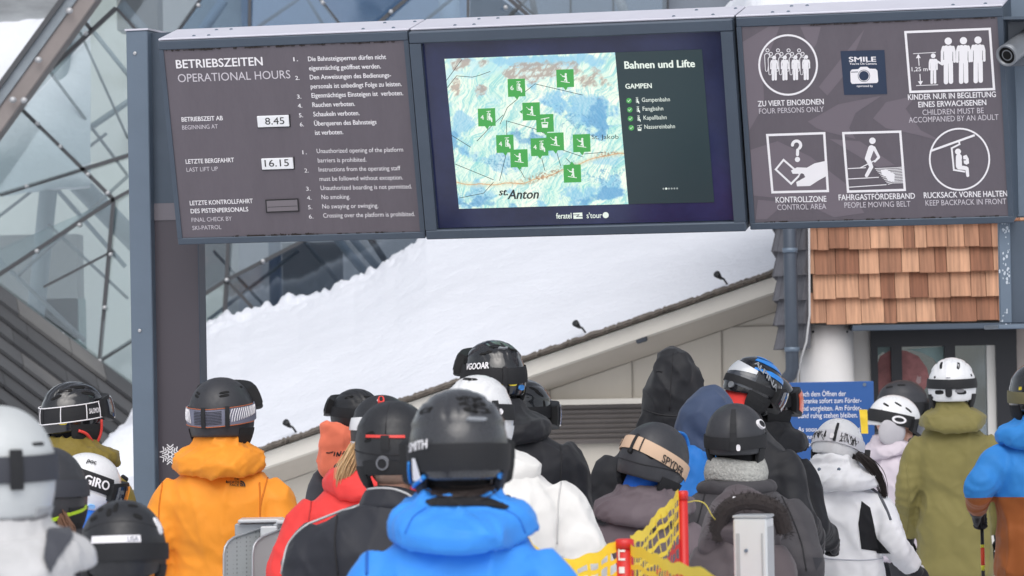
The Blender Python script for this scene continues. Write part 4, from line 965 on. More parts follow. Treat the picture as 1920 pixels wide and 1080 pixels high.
pst = MB().box(P(2030, 900, RY + .25) * np.array([1, 1, 0]) + np.array([0, 0, 1.0]), (.2, .2, 2.2), bev=.004).build('shaft', steel_d, rt, fix=True)
cm = thing('security_camera', 'silver bullet security camera on a square plate beside the pictogram board', 'camera', tuple(P(1905, 80, 16.8)))
CY_ = 16.85
A_, B_ = P(1868, 125, CY_ + .1), P(1960, 36, CY_ + .1)
alu = mat('satin_aluminium', (134, 138, 144), .35, metal=.5, var=.1, vscale=15)
MB().box(((A_[0]+B_[0])/2, CY_ + .1, (A_[2]+B_[2])/2), (B_[0]-A_[0], .02, B_[2]-A_[2]), bev=.004).build('back_plate', mat('grey_plate', (104, 110, 120), .4, metal=.3), cm, fix=True)
MB().box(((A_[0]+B_[0])/2, CY_ + .03, B_[2] - .004), (B_[0]-A_[0], .16, .012)).build('hood_plate', steel_d, cm)
c0, c1 = P(1889, 103, CY_ - .10), P(1938, 66, CY_ + .09)
d = unit(c0 - c1)
MB().tube([c1, c1*.4 + c0*.6, c0 - d*.012, c0], [.044, .046, .046, .047], 28).build('barrel', alu, cm, smooth=True)
_x = unit(np.cross(d, (0, 0, 1))); _y = np.cross(d, _x); _t = np.linspace(0, 2*math.pi, 32, endpoint=False)
def _circ(h, r_): return np.array([c0 + d*h + r_*(math.cos(a)*_x + math.sin(a)*_y) for a in _t])
MB().rings([_circ(0, .0475), _circ(.013, .0475), _circ(.014, .045), _circ(.013, .038), _circ(.002, .036)], cap=False).build('lens_ring', alu, cm, smooth=True)
MB().tube([c0 + d*.001, c0 + d*.003], [.036, .036], 28).build('lens_face', mat('dark_lens_face', (20, 20, 22), .6, spec=.2), cm)
MB().tube([c0 + d*.003, c0 + d*.006, c0 + d*.007], [.019, .019, .014], 20).build('lens', mat('lens_glass', (8, 8, 10), .4, spec=.3), cm)
MB().tube([c0 + d*.0035, c0 + d*.0045], [.024, .024], 24).build('lens_surround', alu, cm)
MB().tube([P(1915, 74, CY_ + .09), P(1918, 80, CY_ + .04), P(1914, 86, CY_)], .016, 10).build('bracket', alu, cm, smooth=True)

# ---- blue notice by the house
NY2 = 24.2
nb = thing('blue_notice', 'blue notice with white German writing beginning Nach dem Öffnen der', 'sign', tuple(P(1560, 1200, NY2) * np.array([1, 1, 0])))
def np_(x, y, w_=0): return P(x, y, NY2 - w_)
pts = [(1480, 717), (1637, 714), (1639, 850), (1484, 880)]
q = [np_(*p) for p in pts]; A_, B_ = np_(1481, 900), np_(1638, 714.5)
MB().box(((A_[0]+B_[0])/2, NY2 + .01, (A_[2]+B_[2])/2), (B_[0]-A_[0], .02, B_[2]-A_[2]), bev=.004).build('plate', mat('signal_blue', (44, 88, 152), .4, var=.04), nb, fix=True)
for x in (1510, 1615):
    b_ = np_(x, 880); MB().box((b_[0], NY2 + .05, 1.0), (.05, .05, 2.0 if False else (np_(x, 730)[2])*1.0 + .0), bev=.003).build('leg', steel, nb).location.z = (np_(x, 730)[2])/2 - 1.0
for x, y in ((1621, 721),): MB().tube([np_(x, y, .0), np_(x, y, .006)], .011, 12).build('bolt', steel, nb)
for s_, x0, y0, x1, cp_ in (('Nach dem Öffnen der', 1496, 743.5, 1586, 9.5), ('Schranke sofort zum Förder-', 1496, 756.5, 1615, 9.5), ('band vorgleiten. Am Förder-', 1496, 770.5, 1615, 9.5), ('band ruhig stehen bleiben.', 1496, 784, 1608, 9.5), ('As soon as the barrier has', 1496, 809.5, 1613, 9), ('opened, glide forward to', 1496, 823.5, 1606, 9), ('the belt immediately.', 1496, 837, 1590, 9)):
    V, F = text_tris(s_, .008); p0, p1, ph = np_(x0, y0, .0025), np_(x1, y0 - .012*(x1-x0), .0025), np_(x0, y0 - cp_, .0025)
    e = (p1-p0)/V[:, 0].max(); h = (ph-p0)/cap_h()
    MB().add([p0 + e*v[0] + h*v[1] - np.array([0, v[2], 0]) for v in V], F).build('lettering', whitep, nb)
# ================================================================== PEOPLE: builders
def vhash(ix, iy, iz, seed):
    h = (ix.astype(np.int64) * 374761393 + iy.astype(np.int64) * 668265263 + iz.astype(np.int64) * 2147483647 + seed * 974711) & 0xffffffff
    h = ((h ^ (h >> 13)) * 1274126177) & 0xffffffff
    return ((h ^ (h >> 16)) & 0xffff) / 65535.0
def vnoise(p, seed=0):
    p = np.asarray(p, float); i = np.floor(p).astype(np.int64); f = p - i; f = f*f*f*(f*(f*6-15)+10); out = 0
    for dx in (0, 1):
        for dy in (0, 1):
            for dz in (0, 1):
                w_ = (f[:, 0] if dx else 1-f[:, 0]) * (f[:, 1] if dy else 1-f[:, 1]) * (f[:, 2] if dz else 1-f[:, 2])
                out = out + w_ * vhash(i[:, 0]+dx, i[:, 1]+dy, i[:, 2]+dz, seed)
    return out * 2 - 1
def remesh(mb, voxel, smooth=4):
    me = mb.data('tmp'); o = bpy.data.objects.new('tmp', me); COL.objects.link(o)
    m = o.modifiers.new('r', 'REMESH'); m.mode = 'VOXEL'; m.voxel_size = voxel
    if smooth: s_ = o.modifiers.new('s', 'SMOOTH'); s_.factor = .5; s_.iterations = smooth
    bpy.context.view_layer.update()
    e = o.evaluated_get(bpy.context.evaluated_depsgraph_get()); m2 = bpy.data.meshes.new_from_object(e)
    bpy.data.objects.remove(o); bpy.data.meshes.remove(me)
    return m2
def mesh_arrays(me):
    n = len(me.vertices); V = np.zeros(n*3); N = np.zeros(n*3); me.vertices.foreach_get('co', V); me.vertex_normals.foreach_get('vector', N)
    return V.reshape(-1, 3), N.reshape(-1, 3)
def link(name, me, mats, parent, smooth=True):
    if not isinstance(mats, (list, tuple)): mats = [mats]
    me.name = name; me.materials.clear()
    for m in mats: me.materials.append(m)
    if smooth: me.polygons.foreach_set('use_smooth', [True]*len(me.polygons))
    o = bpy.data.objects.new(name, me); COL.objects.link(o); o.parent = parent; return o
def catmull(pts, n=6):
    pts = np.asarray(pts, float); q = np.vstack([2*pts[0]-pts[1], pts, 2*pts[-1]-pts[-2]]); out = []
    for i in range(1, len(q)-2):
        for k in range(n):
            t = k/n; a, b, c, d = q[i-1:i+3]
            out.append(.5*(2*b + (c-a)*t + (2*a-5*b+4*c-d)*t*t + (3*b-a-3*c+d)*t**3))
    out.append(pts[-1]); return np.array(out)
def ell(z, hw, hd, y=0, x=0, n=28, e=2.3):
    a = np.linspace(0, 2*math.pi, n, endpoint=False); c, s_ = np.cos(a), np.sin(a)
    return np.stack([x + hw*np.sign(c)*abs(c)**(2/e), y + hd*np.sign(s_)*abs(s_)**(2/e), np.full(n, z)], -1)
POSE = {'poles': ((.262, -.05, 1.10), (.215, .19, 1.02)), 'down': ((.262, -.03, 1.10), (.255, .10, .84)), 'phone': ((.25, .02, 1.10), (.07, .25, 1.18)), 'pocket': ((.285, -.09, 1.11), (.22, .08, .93))}
def sides(pose):
    if isinstance(pose, str): e, w_ = POSE[pose]; return {s_: (np.array([s_*e[0], e[1], e[2]]), np.array([s_*w_[0], w_[1], w_[2]])) for s_ in (-1, 1)}
    out = sides(pose.get('base', 'poles'))
    for k in (-1, 1):
        if k in pose: out[k] = (np.array(pose[k][0], float), np.array(pose[k][1], float))
    return out
HAND = [[(.004, .085, z), (-.002, .116 - ab, z), (-.030, .126 - ab, z), (-.046, .100 - ab, z)] for z, ab in ((.031, .004), (.0105, 0), (-.0105, .003), (-.031, .012))]
THUMB = [(-.006, .028, .034), (-.026, .058, .046), (-.040, .088, .030)]
def hand_mb(mb, k, M=None, grow=1.0):
    """right hand when k=1, left when k=-1, wrist at the origin, fingers closing round an upright bar"""
    def T(p):
        p = np.array(p, float) * (k, 1, 1)
        return p if M is None else np.array((M @ Vector(p))[:])
    ax = np.eye(3) if M is None else np.array([unit((M.to_3x3() @ Vector(e))[:]) for e in ((1, 0, 0), (0, 1, 0), (0, 0, 1))])
    mb.ball(T((0, .045, 0)), (.019*grow, .050*grow, .043*grow), 16, 10, ax)
    for fgr in HAND: mb.tube([T(p) for p in catmull(fgr, 3)], np.linspace(.0118, .0098, 10)*grow, 8)
    mb.tube([T(p) for p in catmull(THUMB, 3)], np.linspace(.0145, .011, 7)*grow, 8)
GLOVE = {}
def glove_data(k, m):
    if (k, m.name) not in GLOVE:
        if k not in GLOVE:
            mb = MB(); hand_mb(mb, k, None, 1.22)
            mb.tube([(0, -.075, 0), (0, -.02, 0), (0, .02, 0)], [.047, .042, .034], 16)
            GLOVE[k] = remesh(mb, .0055, 2)
        me = GLOVE[k].copy(); me.name = 'glove'; me.materials.clear(); me.materials.append(m)
        me.polygons.foreach_set('use_smooth', [True]*len(me.polygons)); GLOVE[(k, m.name)] = me
    return GLOVE[(k, m.name)]
black_cloth = fabric('black_cloth', (46, 47, 53)); glove_m = fabric('black_glove', (38, 39, 44), .6)
skin = mat('skin', (222, 172, 150), .55, var=.05, vscale=12)
eye_m = mat('eye', (230, 228, 224), .2); iris_m = mat('iris', (60, 50, 44), .2)
boot_m = mat('boot_shell', (60, 62, 68), .35)
_boot = {}
def boot_data():
    if 'b' not in _boot:
        mb = MB(); mb.tube([(0, -.02, .06), (0, -.02, .16), (0, .0, .26), (0, .01, .34)], [.055, .06, .065, .07], 16)
        mb.box((0, .055, .045), (.10, .30, .085)); mb.ball((0, .06, .075), (.05, .13, .05)); mb.box((0, .05, .01), (.085, .32, .03)); mb.box((0, .06, .12), (.11, .03, .02)); mb.box((0, .03, .2), (.13, .03, .02))
        _boot['b'] = remesh(mb, .011, 2)
    return _boot['b']

# ---- helmets: everything is laid out on azimuth (0 = back, + = wearer's right) and elevation
HA, HB, HC = .125, .152, .146
class Helmet:
    def __init__(s, crown=None, ribs=0, flat=1.0):
        s.crown = crown; s.ribs = ribs; s.flat = flat
    def S(s, az, el, off=0.0, shape=True):
        az = np.asarray(az, float); el = np.asarray(el, float); az, el = np.broadcast_arrays(az, el)
        ce = np.where(el > 0, np.cos(el)**.92, np.cos(el*.72)); x, y, z = np.sin(az)*ce, -np.cos(az)*ce, np.sin(el)*s.flat
        nrm = np.stack([x/HA, y/HB, z/HC], -1); nrm /= np.linalg.norm(nrm, axis=-1)[..., None]
        r = np.asarray(off, float)
        if shape and s.crown:
            e0, h = s.crown; t = np.clip((np.degrees(el) - e0 - 6*np.cos(az*1.0))/5 + .5, 0, 1); r = r + h*t*t*(3-2*t)
        if shape and s.ribs:
            t = np.clip((np.degrees(el)-24)/16, 0, 1) * np.clip((84-np.degrees(el))/20, 0, 1); xx = np.sin(az)*np.cos(el)
            r = r - s.ribs*t*np.clip(np.cos(xx*22)*2.2-1.0, 0, 1)
        return np.stack([HA*x, HB*y, HC*z], -1) + nrm*r[..., None] if np.ndim(r) else np.stack([HA*x, HB*y, HC*z], -1) + nrm*r
    RA = [0, 35, 60, 85, 110, 130, 150, 180]
    def rim(s, az, R_=None):
        return np.interp(np.degrees(np.abs((az+math.pi) % (2*math.pi)-math.pi)), s.RA, R_ or [-33, -31, -24, -20, -14, 2, 13, 15])
    def shell(s, name, m, parent, R_=None, m2=None, split=None):
        nA, nE = 96, 30; az = np.linspace(0, 2*math.pi, nA, endpoint=False); R_a = np.radians(s.rim(az, R_)); rings = []
        for j in range(nE+1):
            t = (j/nE)
            el = math.pi/2*.985 + (R_a - math.pi/2*.985)*t; rings.append(s.S(az, el))
        rings.append(s.S(az, R_a - .03, -.004)); rings.append(s.S(az, R_a - .015, -.014)); rings.append(s.S(az, R_a + .2, -.022))
        mb = MB().rings(rings, cap=False); n = sum(len(v) for v in mb.v)
        top = s.S(0, math.pi/2).reshape(1, 3); mb.add(top, []); mb.f += [[n, k, (k+1) % nA] for k in range(nA)]; mb.m += [0]*nA
        return mb.build(name, m, parent, smooth=True, world=False)
    def patch(s, name, m, parent, a0, a1, lo, hi, off=.002, th=.004, na=None, ne=5, smooth=True, shape=False):
        """a band from azimuth a0 to a1; lo and hi are elevations or functions of azimuth (degrees)"""
        na = na or max(4, int(abs(a1-a0)/4)); az = np.linspace(a0, a1, na+1)
        f0 = lo if callable(lo) else (lambda a: lo + 0*a); f1 = hi if callable(hi) else (lambda a: hi + 0*a)
        L0, L1 = np.array([f0(a) for a in az], float), np.array([f1(a) for a in az], float); G = []
        for t, o_ in [(0, off)] + [(k/ne, off+th) for k in range(ne+1)] + [(1, off)]:
            G.append(s.S(np.radians(az), np.radians(L0+(L1-L0)*t), o_, shape))
        G = np.array(G); mb = MB().grid(G)
        for k in (0, -1):
            V = G[:, k]; mb.add(V, [tuple(range(len(V)))])
        o = mb.build(name, m, parent, smooth=False, world=False, fix=True)
        return o
    def spot(s, name, m, parent, az, el, L_, W_, rot=0, off=.0022, dip=.0012, n=18, e=3.0):
        t = np.linspace(0, 2*math.pi, n, endpoint=False); c, q = np.cos(t), np.sin(t)
        u, v = L_*np.sign(c)*abs(c)**(2/e), W_*np.sign(q)*abs(q)**(2/e); r = math.radians(rot)
        def at(k, o_): uu, vv = u*k, v*k; return s.S(np.radians(az + (uu*math.cos(r)-vv*math.sin(r))/max(.25, math.cos(math.radians(el)))), np.radians(el + uu*math.sin(r)+vv*math.cos(r)), o_)
        mb = MB(); mb.rings([at(1.12, .0), at(1.0, off), at(.72, off-dip)], cap=False); V = at(.72, off-dip); mb.add(V, [tuple(range(n))])
        return mb.build(name, m, parent, world=False)
    def text(s, txt, m, parent, az0, el0, az1, hgt, off=.009, slope=0, bold=.03, shear=0, flip=False):
        V, F = text_tris(txt, bold, shear); xm0, xm1 = V[:, 0].min(), V[:, 0].max(); t = (V[:, 0]-xm0)/(xm1-xm0); yy = V[:, 1]/cap_h()
        if flip: t, yy = 1-t, 1-yy
        az = az0 + (az1-az0)*t; el = el0 + slope*t + yy*hgt
        return MB().add(s.S(np.radians(az), np.radians(el), off + V[:, 2], False), F).build('lettering', m, parent, world=False)
    def line(s, name, m, parent, pts, r=.0015, off=.004):
        p = np.array(pts, float); p = catmull(p, 5) if len(p) > 2 else p
        return MB().tube(s.S(np.radians(p[:, 0]), np.radians(p[:, 1]), off, False), r, 6).build(name, m, parent, smooth=True, world=False)
    def strap(s, m, parent, e0=2, e1=0, wd=18, tilt=0, off=.003, th=.004, amax=122, name='goggle_strap'):
        f = lambda a: e0 + (e1-e0)*(abs(a)/122)**1.4 + tilt*math.sin(math.radians(a)); s.sf = f; s.sw = wd
        return s.patch(name, m, parent, -amax, amax, lambda a: f(a)-wd/2, lambda a: f(a)+wd/2, off, th, shape=True)
    def goggles(s, parent, el=-4, fm=None, lm=None, hh=21):
        fm = fm or black_rub; lm = lm or lens_m
        o = s.patch('goggles', fm, parent, 180-66, 180+66, lambda a: el-hh*(.55+.45*math.sqrt(max(0, 1-((a-180)/68)**2))), lambda a: el+hh*(.55+.45*math.sqrt(max(0, 1-((a-180)/68)**2))), -.004, .040, 24)
        s.patch('lens', lm, parent, 180-58, 180+58, lambda a: el-hh*.8*(.5+.5*math.sqrt(max(0, 1-((a-180)/60)**2))), lambda a: el+hh*.8*(.5+.5*math.sqrt(max(0, 1-((a-180)/60)**2))), .034, .006, 24); return o
    def pads(s, m, parent, lo=-66, hi=-16, a0=58, a1=118, th=.012):
        for k in (-1, 1):
            c, w_ = (a0+a1)/2*k, (a1-a0)/2
            f = lambda a, c=c, w_=w_: math.sqrt(max(0, 1-((a-c)/(w_*1.02))**4))
            s.patch('ear_pad', m, parent, c-w_, c+w_, lambda a: hi+(lo-hi)*(.25+.75*f(a)), hi, -.012, th+.004, 14)
lens_m = mat('mirror_lens', (40, 46, 60), .08, coat=1, spec=.8)
vent_m = mat('vent_dark', (12, 12, 14), .8)
def hshell(name, col, rough, coat=0, bump=.0): return mat(name, col, rough, coat=coat, bump=.05, bscale=90, spec=.5, var=.05, vscale=14, rvar=.22)

class Person:
    def __init__(s, label, hx, hy, d, W=None, yaw=0, hyaw=None, pitch=0, roll=0, hoff=(0, 0, 0), bulk=1.0, lean=0, pose='poles', jm=None, tm=None, nm=None, folds=1.0, gm=None, seed=0, sh=1.0, hem=.74, head=True, gloves=True, hs=None, skin_m=None, sq=2.35):
        s.d = d; s.seed = seed; Wc = P(hx, hy, d); hoff = np.array(hoff, float)
        sc = Wc[2] / (1.665 + hoff[2]); s.sc = sc; s.yaw = R(yaw); hyaw = yaw if hyaw is None else hyaw
        Rb = np.array([[math.cos(s.yaw), -math.sin(s.yaw), 0], [math.sin(s.yaw), math.cos(s.yaw), 0], [0, 0, 1]])
        base = Wc - Rb @ (hoff*sc + np.array([0, .0, 1.665*sc])); base[2] = 0
        s.base = base; s.Rb = Rb
        s.root = thing('person', label, 'person', tuple(base), s.yaw, 'people queueing for the lift')
        s.hscale = (W/2/K(d)/HA) if W else sc
        s.H = Matrix.Translation(Vector((hoff + (0, 0, 1.665))*sc)) @ Matrix.Rotation(R(hyaw-yaw), 4, 'Z') @ Matrix.Rotation(R(-pitch), 4, 'X') @ Matrix.Rotation(R(roll), 4, 'Y') @ Matrix.Scale(s.hscale, 4)
        A = sides(pose); s.A = A; cl, sl_ = math.cos(R(lean)), math.sin(R(lean))
        def LN(p):                                  # forward lean about the hips
            p = np.array(p, float); q = p.copy(); zz = p[..., 2]-.95; w_ = np.clip(zz/.25, 0, 1)
            q[..., 1] = p[..., 1] + w_*(zz*sl_); q[..., 2] = p[..., 2] - w_*zz*(1-cl); return q
        s.LN = LN
        # ---------------- body: one continuous skin
        bd = MB(); sk = skin_m or skin
        hs_ = s.hscale
        Mh = s.H
        def T(p): return np.array((Mh @ Vector(p))[:])
        hax = np.array([unit((Mh.to_3x3() @ Vector(e))[:]) for e in ((1, 0, 0), (0, 1, 0), (0, 0, 1))])
        def hb(p, r): bd.ball(T(p), np.array(r)*hs_, 18, 12, hax)
        hb((0, -.005, .005), (.080, .100, .104)); hb((0, .035, -.07), (.060, .066, .072)); hb((0, .078, -.118), (.026, .022, .020)); hb((0, .094, -.028), (.012, .014, .016)); bd.tube([T((0, .092, -.005)), T((0, .108, -.035)), T((0, .118, -.058)), T((0, .098, -.064))], np.array([.009, .011, .014, .012])*hs_, 8)
        hb((0, .094, -.088), (.026, .010, .007)); hb((0, .092, -.098), (.022, .011, .007))
        for k in (-1, 1):
            hb((k*.081, .0, -.045), (.010, .022, .034)); hb((k*.042, .078, -.055), (.024, .018, .022)); hb((k*.034, .086, .0), (.026, .012, .010)); hb((k*.014, .100, -.058), (.010, .012, .009))
        nk = np.array(LN((0, -.015, 1.45)))*sc
        bd.tube([nk, nk*.5+T((0, -.02, -.07))*.5, T((0, -.01, -.06))], np.array([.066, .056, .058])*sc, 16)
        bd.rings([LN(ell(z, hw*sh, hd, 0))*sc for z, hw, hd in ((.86, .165, .11), (1.0, .15, .105), (1.15, .165, .115), (1.3, .15, .10), (1.38, .12, .08), (1.46, .09, .065))])
        for k in (-1, 1):
            e, w_ = A[k]; e = e*np.array([.97, 1, 1]); s0 = LN((k*.135*sh, 0, 1.352))
            bd.tube(catmull([s0*sc, (s0*.55+e*.45)*sc, e*sc, (e*.5+w_*.5)*sc, w_*sc], 4), np.interp(np.arange(17), [0, 8, 16], [.044, .036, .027])*sc, 12)
            bd.tube(np.array([(k*.09, 0, .92), (k*.095, .012, .7), (k*.1, .03, .5), (k*.1, .0, .28), (k*.1, -.02, .1)])*sc, np.array([.085, .07, .05, .048, .035])*sc, 12); bd.ball(np.array((k*.1, .05, .05))*sc, np.array((.04, .11, .04))*sc)
        for k in (-1, 1):
            e, w_ = A[k]; yv = unit(w_-e); zv = np.array([0, 0, 1.]); 
            if abs(yv[2]) > .75: zv = np.array([0, 1., 0]) 
            xv = unit(np.cross(yv, zv)); zv = np.cross(xv, yv)
            wp = w_*sc + yv*.02
            M = Matrix(((xv[0], yv[0], zv[0], wp[0]), (xv[1], yv[1], zv[1], wp[1]), (xv[2], yv[2], zv[2], wp[2]), (0, 0, 0, 1)))
            hand_mb(bd, k, M, .92)
            if gloves:
                g_ = bpy.data.objects.new('glove', glove_data(k, gm or glove_m)); COL.objects.link(g_); g_.parent = s.root; g_.matrix_local = M
            s.hand = getattr(s, 'hand', {}); s.hand[k] = M
        me = remesh(bd, .0105, 2); s.body = link('body', me, sk, s.root)
        for k in (-1, 1):
            e_ = MB(); e_.ball(T((k*.033, .0935, -.018)), .0125*hs_, 12, 8, hax); e_.build('eye', eye_m, s.root, smooth=True, world=False)
        # ---------------- trousers and boots
        tr = MB()
        for k in (-1, 1): tr.tube(np.array([(k*.085, 0, .95), (k*.098, .012, .72), (k*.106, .035, .5), (k*.106, .0, .3), (k*.108, -.01, .15)])*sc, np.array([.105, .098, .082, .085, .095])*sc, 14)
        tr.rings([ell(z, hw, hd)*sc for z, hw, hd in ((.8, .17, .12), (.9, .185, .13), (1.02, .165, .12))])
        me = remesh(tr, .018, 3); s.fold(me, .006, None); link('trousers', me, tm or black_cloth, s.root)
        for k in (-1, 1):
            b_ = bpy.data.objects.new('boot', boot_data()); b_.data.materials.clear(); b_.data.materials.append(boot_m); COL.objects.link(b_); b_.parent = s.root; b_.location = (k*.108*sc, 0, 0); b_.scale = (sc,)*3
        # ---------------- jacket
        jk = MB(); b = bulk
        prof = ((hem, .208, .150), (hem+.05, .212, .155), (.95, .200, .148), (1.08, .190, .142), (1.2, .200, .148), (1.31, .210, .146), (1.365, .196, .134), (1.405, .166, .118), (1.44, .130, .104), (1.475, .100, .090))
        jk.rings([LN(ell(z, hw*b*(sh if z > 1.1 else 1), hd*b, -.012*(z > 1.15), e=sq))*sc for z, hw, hd in prof])
        for k in (-1, 1):
            e, w_ = A[k]; s0 = LN((k*.145*sh*b, -.005, 1.362)); s1 = s0*.70 + e*.30 + np.array([k*.012*b, 0, .014])
            e2 = e + np.array([k*.0, 0, 0]); wr = w_ - unit(w_-e)*.01
            path = catmull([s0*sc, s1*sc, (s0*.36+e2*.64 + np.array([k*.006, 0, 0]))*sc, e2*sc, (e2*.5+w_*.5)*sc, wr*sc], 5)
            jk.tube(path, np.interp(np.arange(len(path)), [0, 5, 10, 15, 20, 25], [.078, .082, .074, .067, .060, .052])*sc*(.35+.65*b), 18)
        # standing collar
        hc = np.array((Mh @ Vector((0, -.02, -.13)))[:]); c0 = LN((0, -.012, 1.455))*sc
        jk.tube([c0, c0*.5+hc*.5 + (0, 0, .0), c0*.15+hc*.85], np.array([.098, .090, .086])*sc*(.5+.5*b), 22)
        me = remesh(jk, .0115, 5); s.arm_pts = [(np.array(A[k][0])*sc, unit(np.array(A[k][1])-np.array(A[k][0]))) for k in (-1, 1)]
        s.fold(me, .0125*folds, s.arm_pts)
        s.jacket = link('jacket', me, jm, s.root); s.bvh_of(me)
        if nm is not None:
            q = MB(); top = np.array((Mh @ Vector((0, .0, -.055)))[:])
            q.tube(catmull([c0 + (0, 0, -.02), c0*.5+hc*.5, hc + (0, .0, .01), top], 4), np.interp(np.arange(13), [0, 4, 8, 12], [.085, .078, .080, .088])*sc, 22)
            me = remesh(q, .010, 3); s.fold(me, .006, None); s.neck = link('neck_warmer', me, nm, s.root)
    def fold(s, me, amp, arms, freq=1.0, seed=None):
        V, N = mesh_arrays(me); sd_ = (s.seed if seed is None else seed)*13 + 5; q = V/s.sc
        sw = np.stack([q[:, 0]*7.5, q[:, 1]*6, q[:, 2]*2.4], -1)*freq + vnoise(q*3.1, sd_+1)[:, None]*.6
        a = 1-np.abs(vnoise(sw, sd_)); a = a**3
        dg = np.stack([(q[:, 0]+q[:, 2]*.7)*9, q[:, 1]*8, (q[:, 2]-q[:, 0]*.7)*4], -1)*freq; c = (1-np.abs(vnoise(dg, sd_+2)))**4
        e = vnoise(q*16*freq, sd_+3)
        d = amp*(1.0*a + .38*c + .07*e - .5)
        if arms:
            for p, ax in arms:
                r = V - p; t = r @ ax; w_ = np.exp(-(np.linalg.norm(r, axis=1)/(.15*s.sc))**2)
                ph = vnoise(q*6, sd_+7)*2.2; d += w_*amp*.2*np.sin(t/(.042*s.sc)*2*math.pi + ph*2)
                r2 = r + np.array([0, 0, 0]); 
        V = V + N*d[:, None]; me.vertices.foreach_set('co', V.ravel()); me.update()
    def bvh_of(s, me):
        V, _ = mesh_arrays(me); s.bvh = BVHTree.FromPolygons([tuple(v) for v in V], [tuple(p.vertices) for p in me.polygons])
    def both(s):
        V, F = [], []
        for me in (s.jacket.data, s.hood.data):
            n = len(V); v, _ = mesh_arrays(me); V += [tuple(x) for x in v]; F += [tuple(i+n for i in p.vertices) for p in me.polygons]
        s.bvh = BVHTree.FromPolygons(V, F)
    def loc(s, W_): return s.Rb.T @ (np.asarray(W_) - s.base)
    def onj(s, px, py, off=.003):
        o = Vector(s.loc(CAM)); dd = Vector(s.Rb.T @ ray(px, py)); h = s.bvh.ray_cast(o, dd)
        if h[0] is None: return None
        n = h[1]; n = -n if n.dot(dd) > 0 else n
        return np.array((h[0] + n*off)[:])
    def stripe(s, name, m, pts, r=.003, flat=None, off=.002, n=8):
        path = catmull([(*p, 0) for p in pts], n) if len(pts) > 2 else np.array([(pts[0][0]*(1-t)+pts[1][0]*t, pts[0][1]*(1-t)+pts[1][1]*t, 0) for t in np.linspace(0, 1, n*2)])
        q = [s.onj(p[0], p[1], off) for p in path]; q = [p for p in q if p is not None]
        if len(q) > 2: return MB().tube(q, r, 8).build(name, m, s.root if name != 'seam' and name != 'piping' else s.jacket, smooth=True, world=False)
    def patch_px(s, name, m, poly, off=.004, step=4.0, parent=None, bvh=None):
        keep = s.bvh
        if bvh == 'both': s.both()
        else: s.bvh = bvh or s.bvh
        try: return s._patch(name, m, poly, off, step, parent)
        finally: s.bvh = keep
    def _patch(s, name, m, poly, off, step, parent):
        """a flat sewn-on panel: polygon in photograph pixels wrapped on the jacket"""
        poly = np.array(poly, float); x0, y0 = poly.min(0); x1, y1 = poly.max(0); nx = max(2, int((x1-x0)/step)); ny = max(2, int((y1-y0)/step))
        def spans(y):
            xs = []
            for i in range(len(poly)):
                a, b = poly[i], poly[(i+1) % len(poly)]
                if (a[1] <= y < b[1]) or (b[1] <= y < a[1]): xs.append(a[0] + (y-a[1])/(b[1]-a[1])*(b[0]-a[0]))
            return (min(xs), max(xs)) if len(xs) > 1 else None
        rows = []
        for j in range(ny+1):
            sp_ = spans(min(y1-.01, max(y0+.01, y0+(y1-y0)*j/ny)))
            if sp_ is None: continue
            row = [s.onj(sp_[0]+(sp_[1]-sp_[0])*i/nx, y0+(y1-y0)*j/ny, off) for i in range(nx+1)]
            if any(r is None for r in row): continue
            rows.append(row)
        if len(rows) > 1: return MB().grid(np.array(rows)).build(name, m, parent or s.jacket, smooth=True, world=False)
    def text_px(s, txt, m, x0, y0, x1, cap, slope=0, bold=.02, off=.006):
        V, F = text_tris(txt, bold); xm0, xm1 = V[:, 0].min(), V[:, 0].max(); out = []
        for v in V:
            t = (v[0]-xm0)/(xm1-xm0); q = s.onj(x0+(x1-x0)*t, y0+slope*(x1-x0)*t - v[1]/cap_h()*cap, off + v[2])
            if q is None: return
            out.append(q)
        return MB().add(out, F).build('lettering', m, s.jacket, world=False)
    def hood_down(s, m, wide=1.0, drop=0.0, thick=1.0, up=0.0, folds=1.0, name='hood', open_=0.0):
        """hood lying on the shoulders: a bell of cloth with a folded rim, its back lower than its front"""
        sc = s.sc; LN = s.LN; hc = np.array((s.H @ Vector((0, -.01, -.10)))[:])/sc; c = LN((0, -.014, 1.478)); top = hc[2] - .0 + up - .03
        zs = [(-.035, .150, .135, 0), (-.052, .172, .165, 0), (-.035, .188, .186, 0), (.0, .190, .190, .05), (.04, .176, .178, .15), (.072, .150, .156, .3), (.092, .124, .136, .45)]
        zs += [(.104, .112, .124, .55), (.112, .113, .126, .6), (.15, .104, .117, .85), (.172, .098, .110, 1.0), (.168, .084, .092, 1.0), (.12, .078, .085, .8)]
        H_ = max(.10, top - c[2]); rg = []
        n = 44; a = np.linspace(0, 2*math.pi, n, endpoint=False)
        for z, hw, bk, f in zs:
            zz = z if z < 0 else z/.172*H_
            ctr = c*(1-f) + np.array([hc[0], hc[1], 0])*f; ctr[2] = c[2] + zz
            ca, sa = np.cos(a), np.sin(a); back = np.clip(-sa, 0, 1)
            x = ca*hw*wide; y = np.where(sa > 0, sa*bk*.82, sa*bk*thick**.5)
            zo = -drop*back - .026*(1-f)*back**1.5*thick + .014*(1-f)*(1-back) - open_*f*back
            wob = 1 + .045*np.sin(a*3 + s.seed) * (1-f) + .03*np.sin(a*5 + 2*s.seed)*(1-f)
            rg.append(np.stack([ctr[0] + x*wob, ctr[1] + y*wob, ctr[2] + zo], -1)*sc)
        mb = MB().rings(rg); me = remesh(mb, .0095, 2)
        V, N = mesh_arrays(me); q = V/sc; sd_ = s.seed*17 + 3
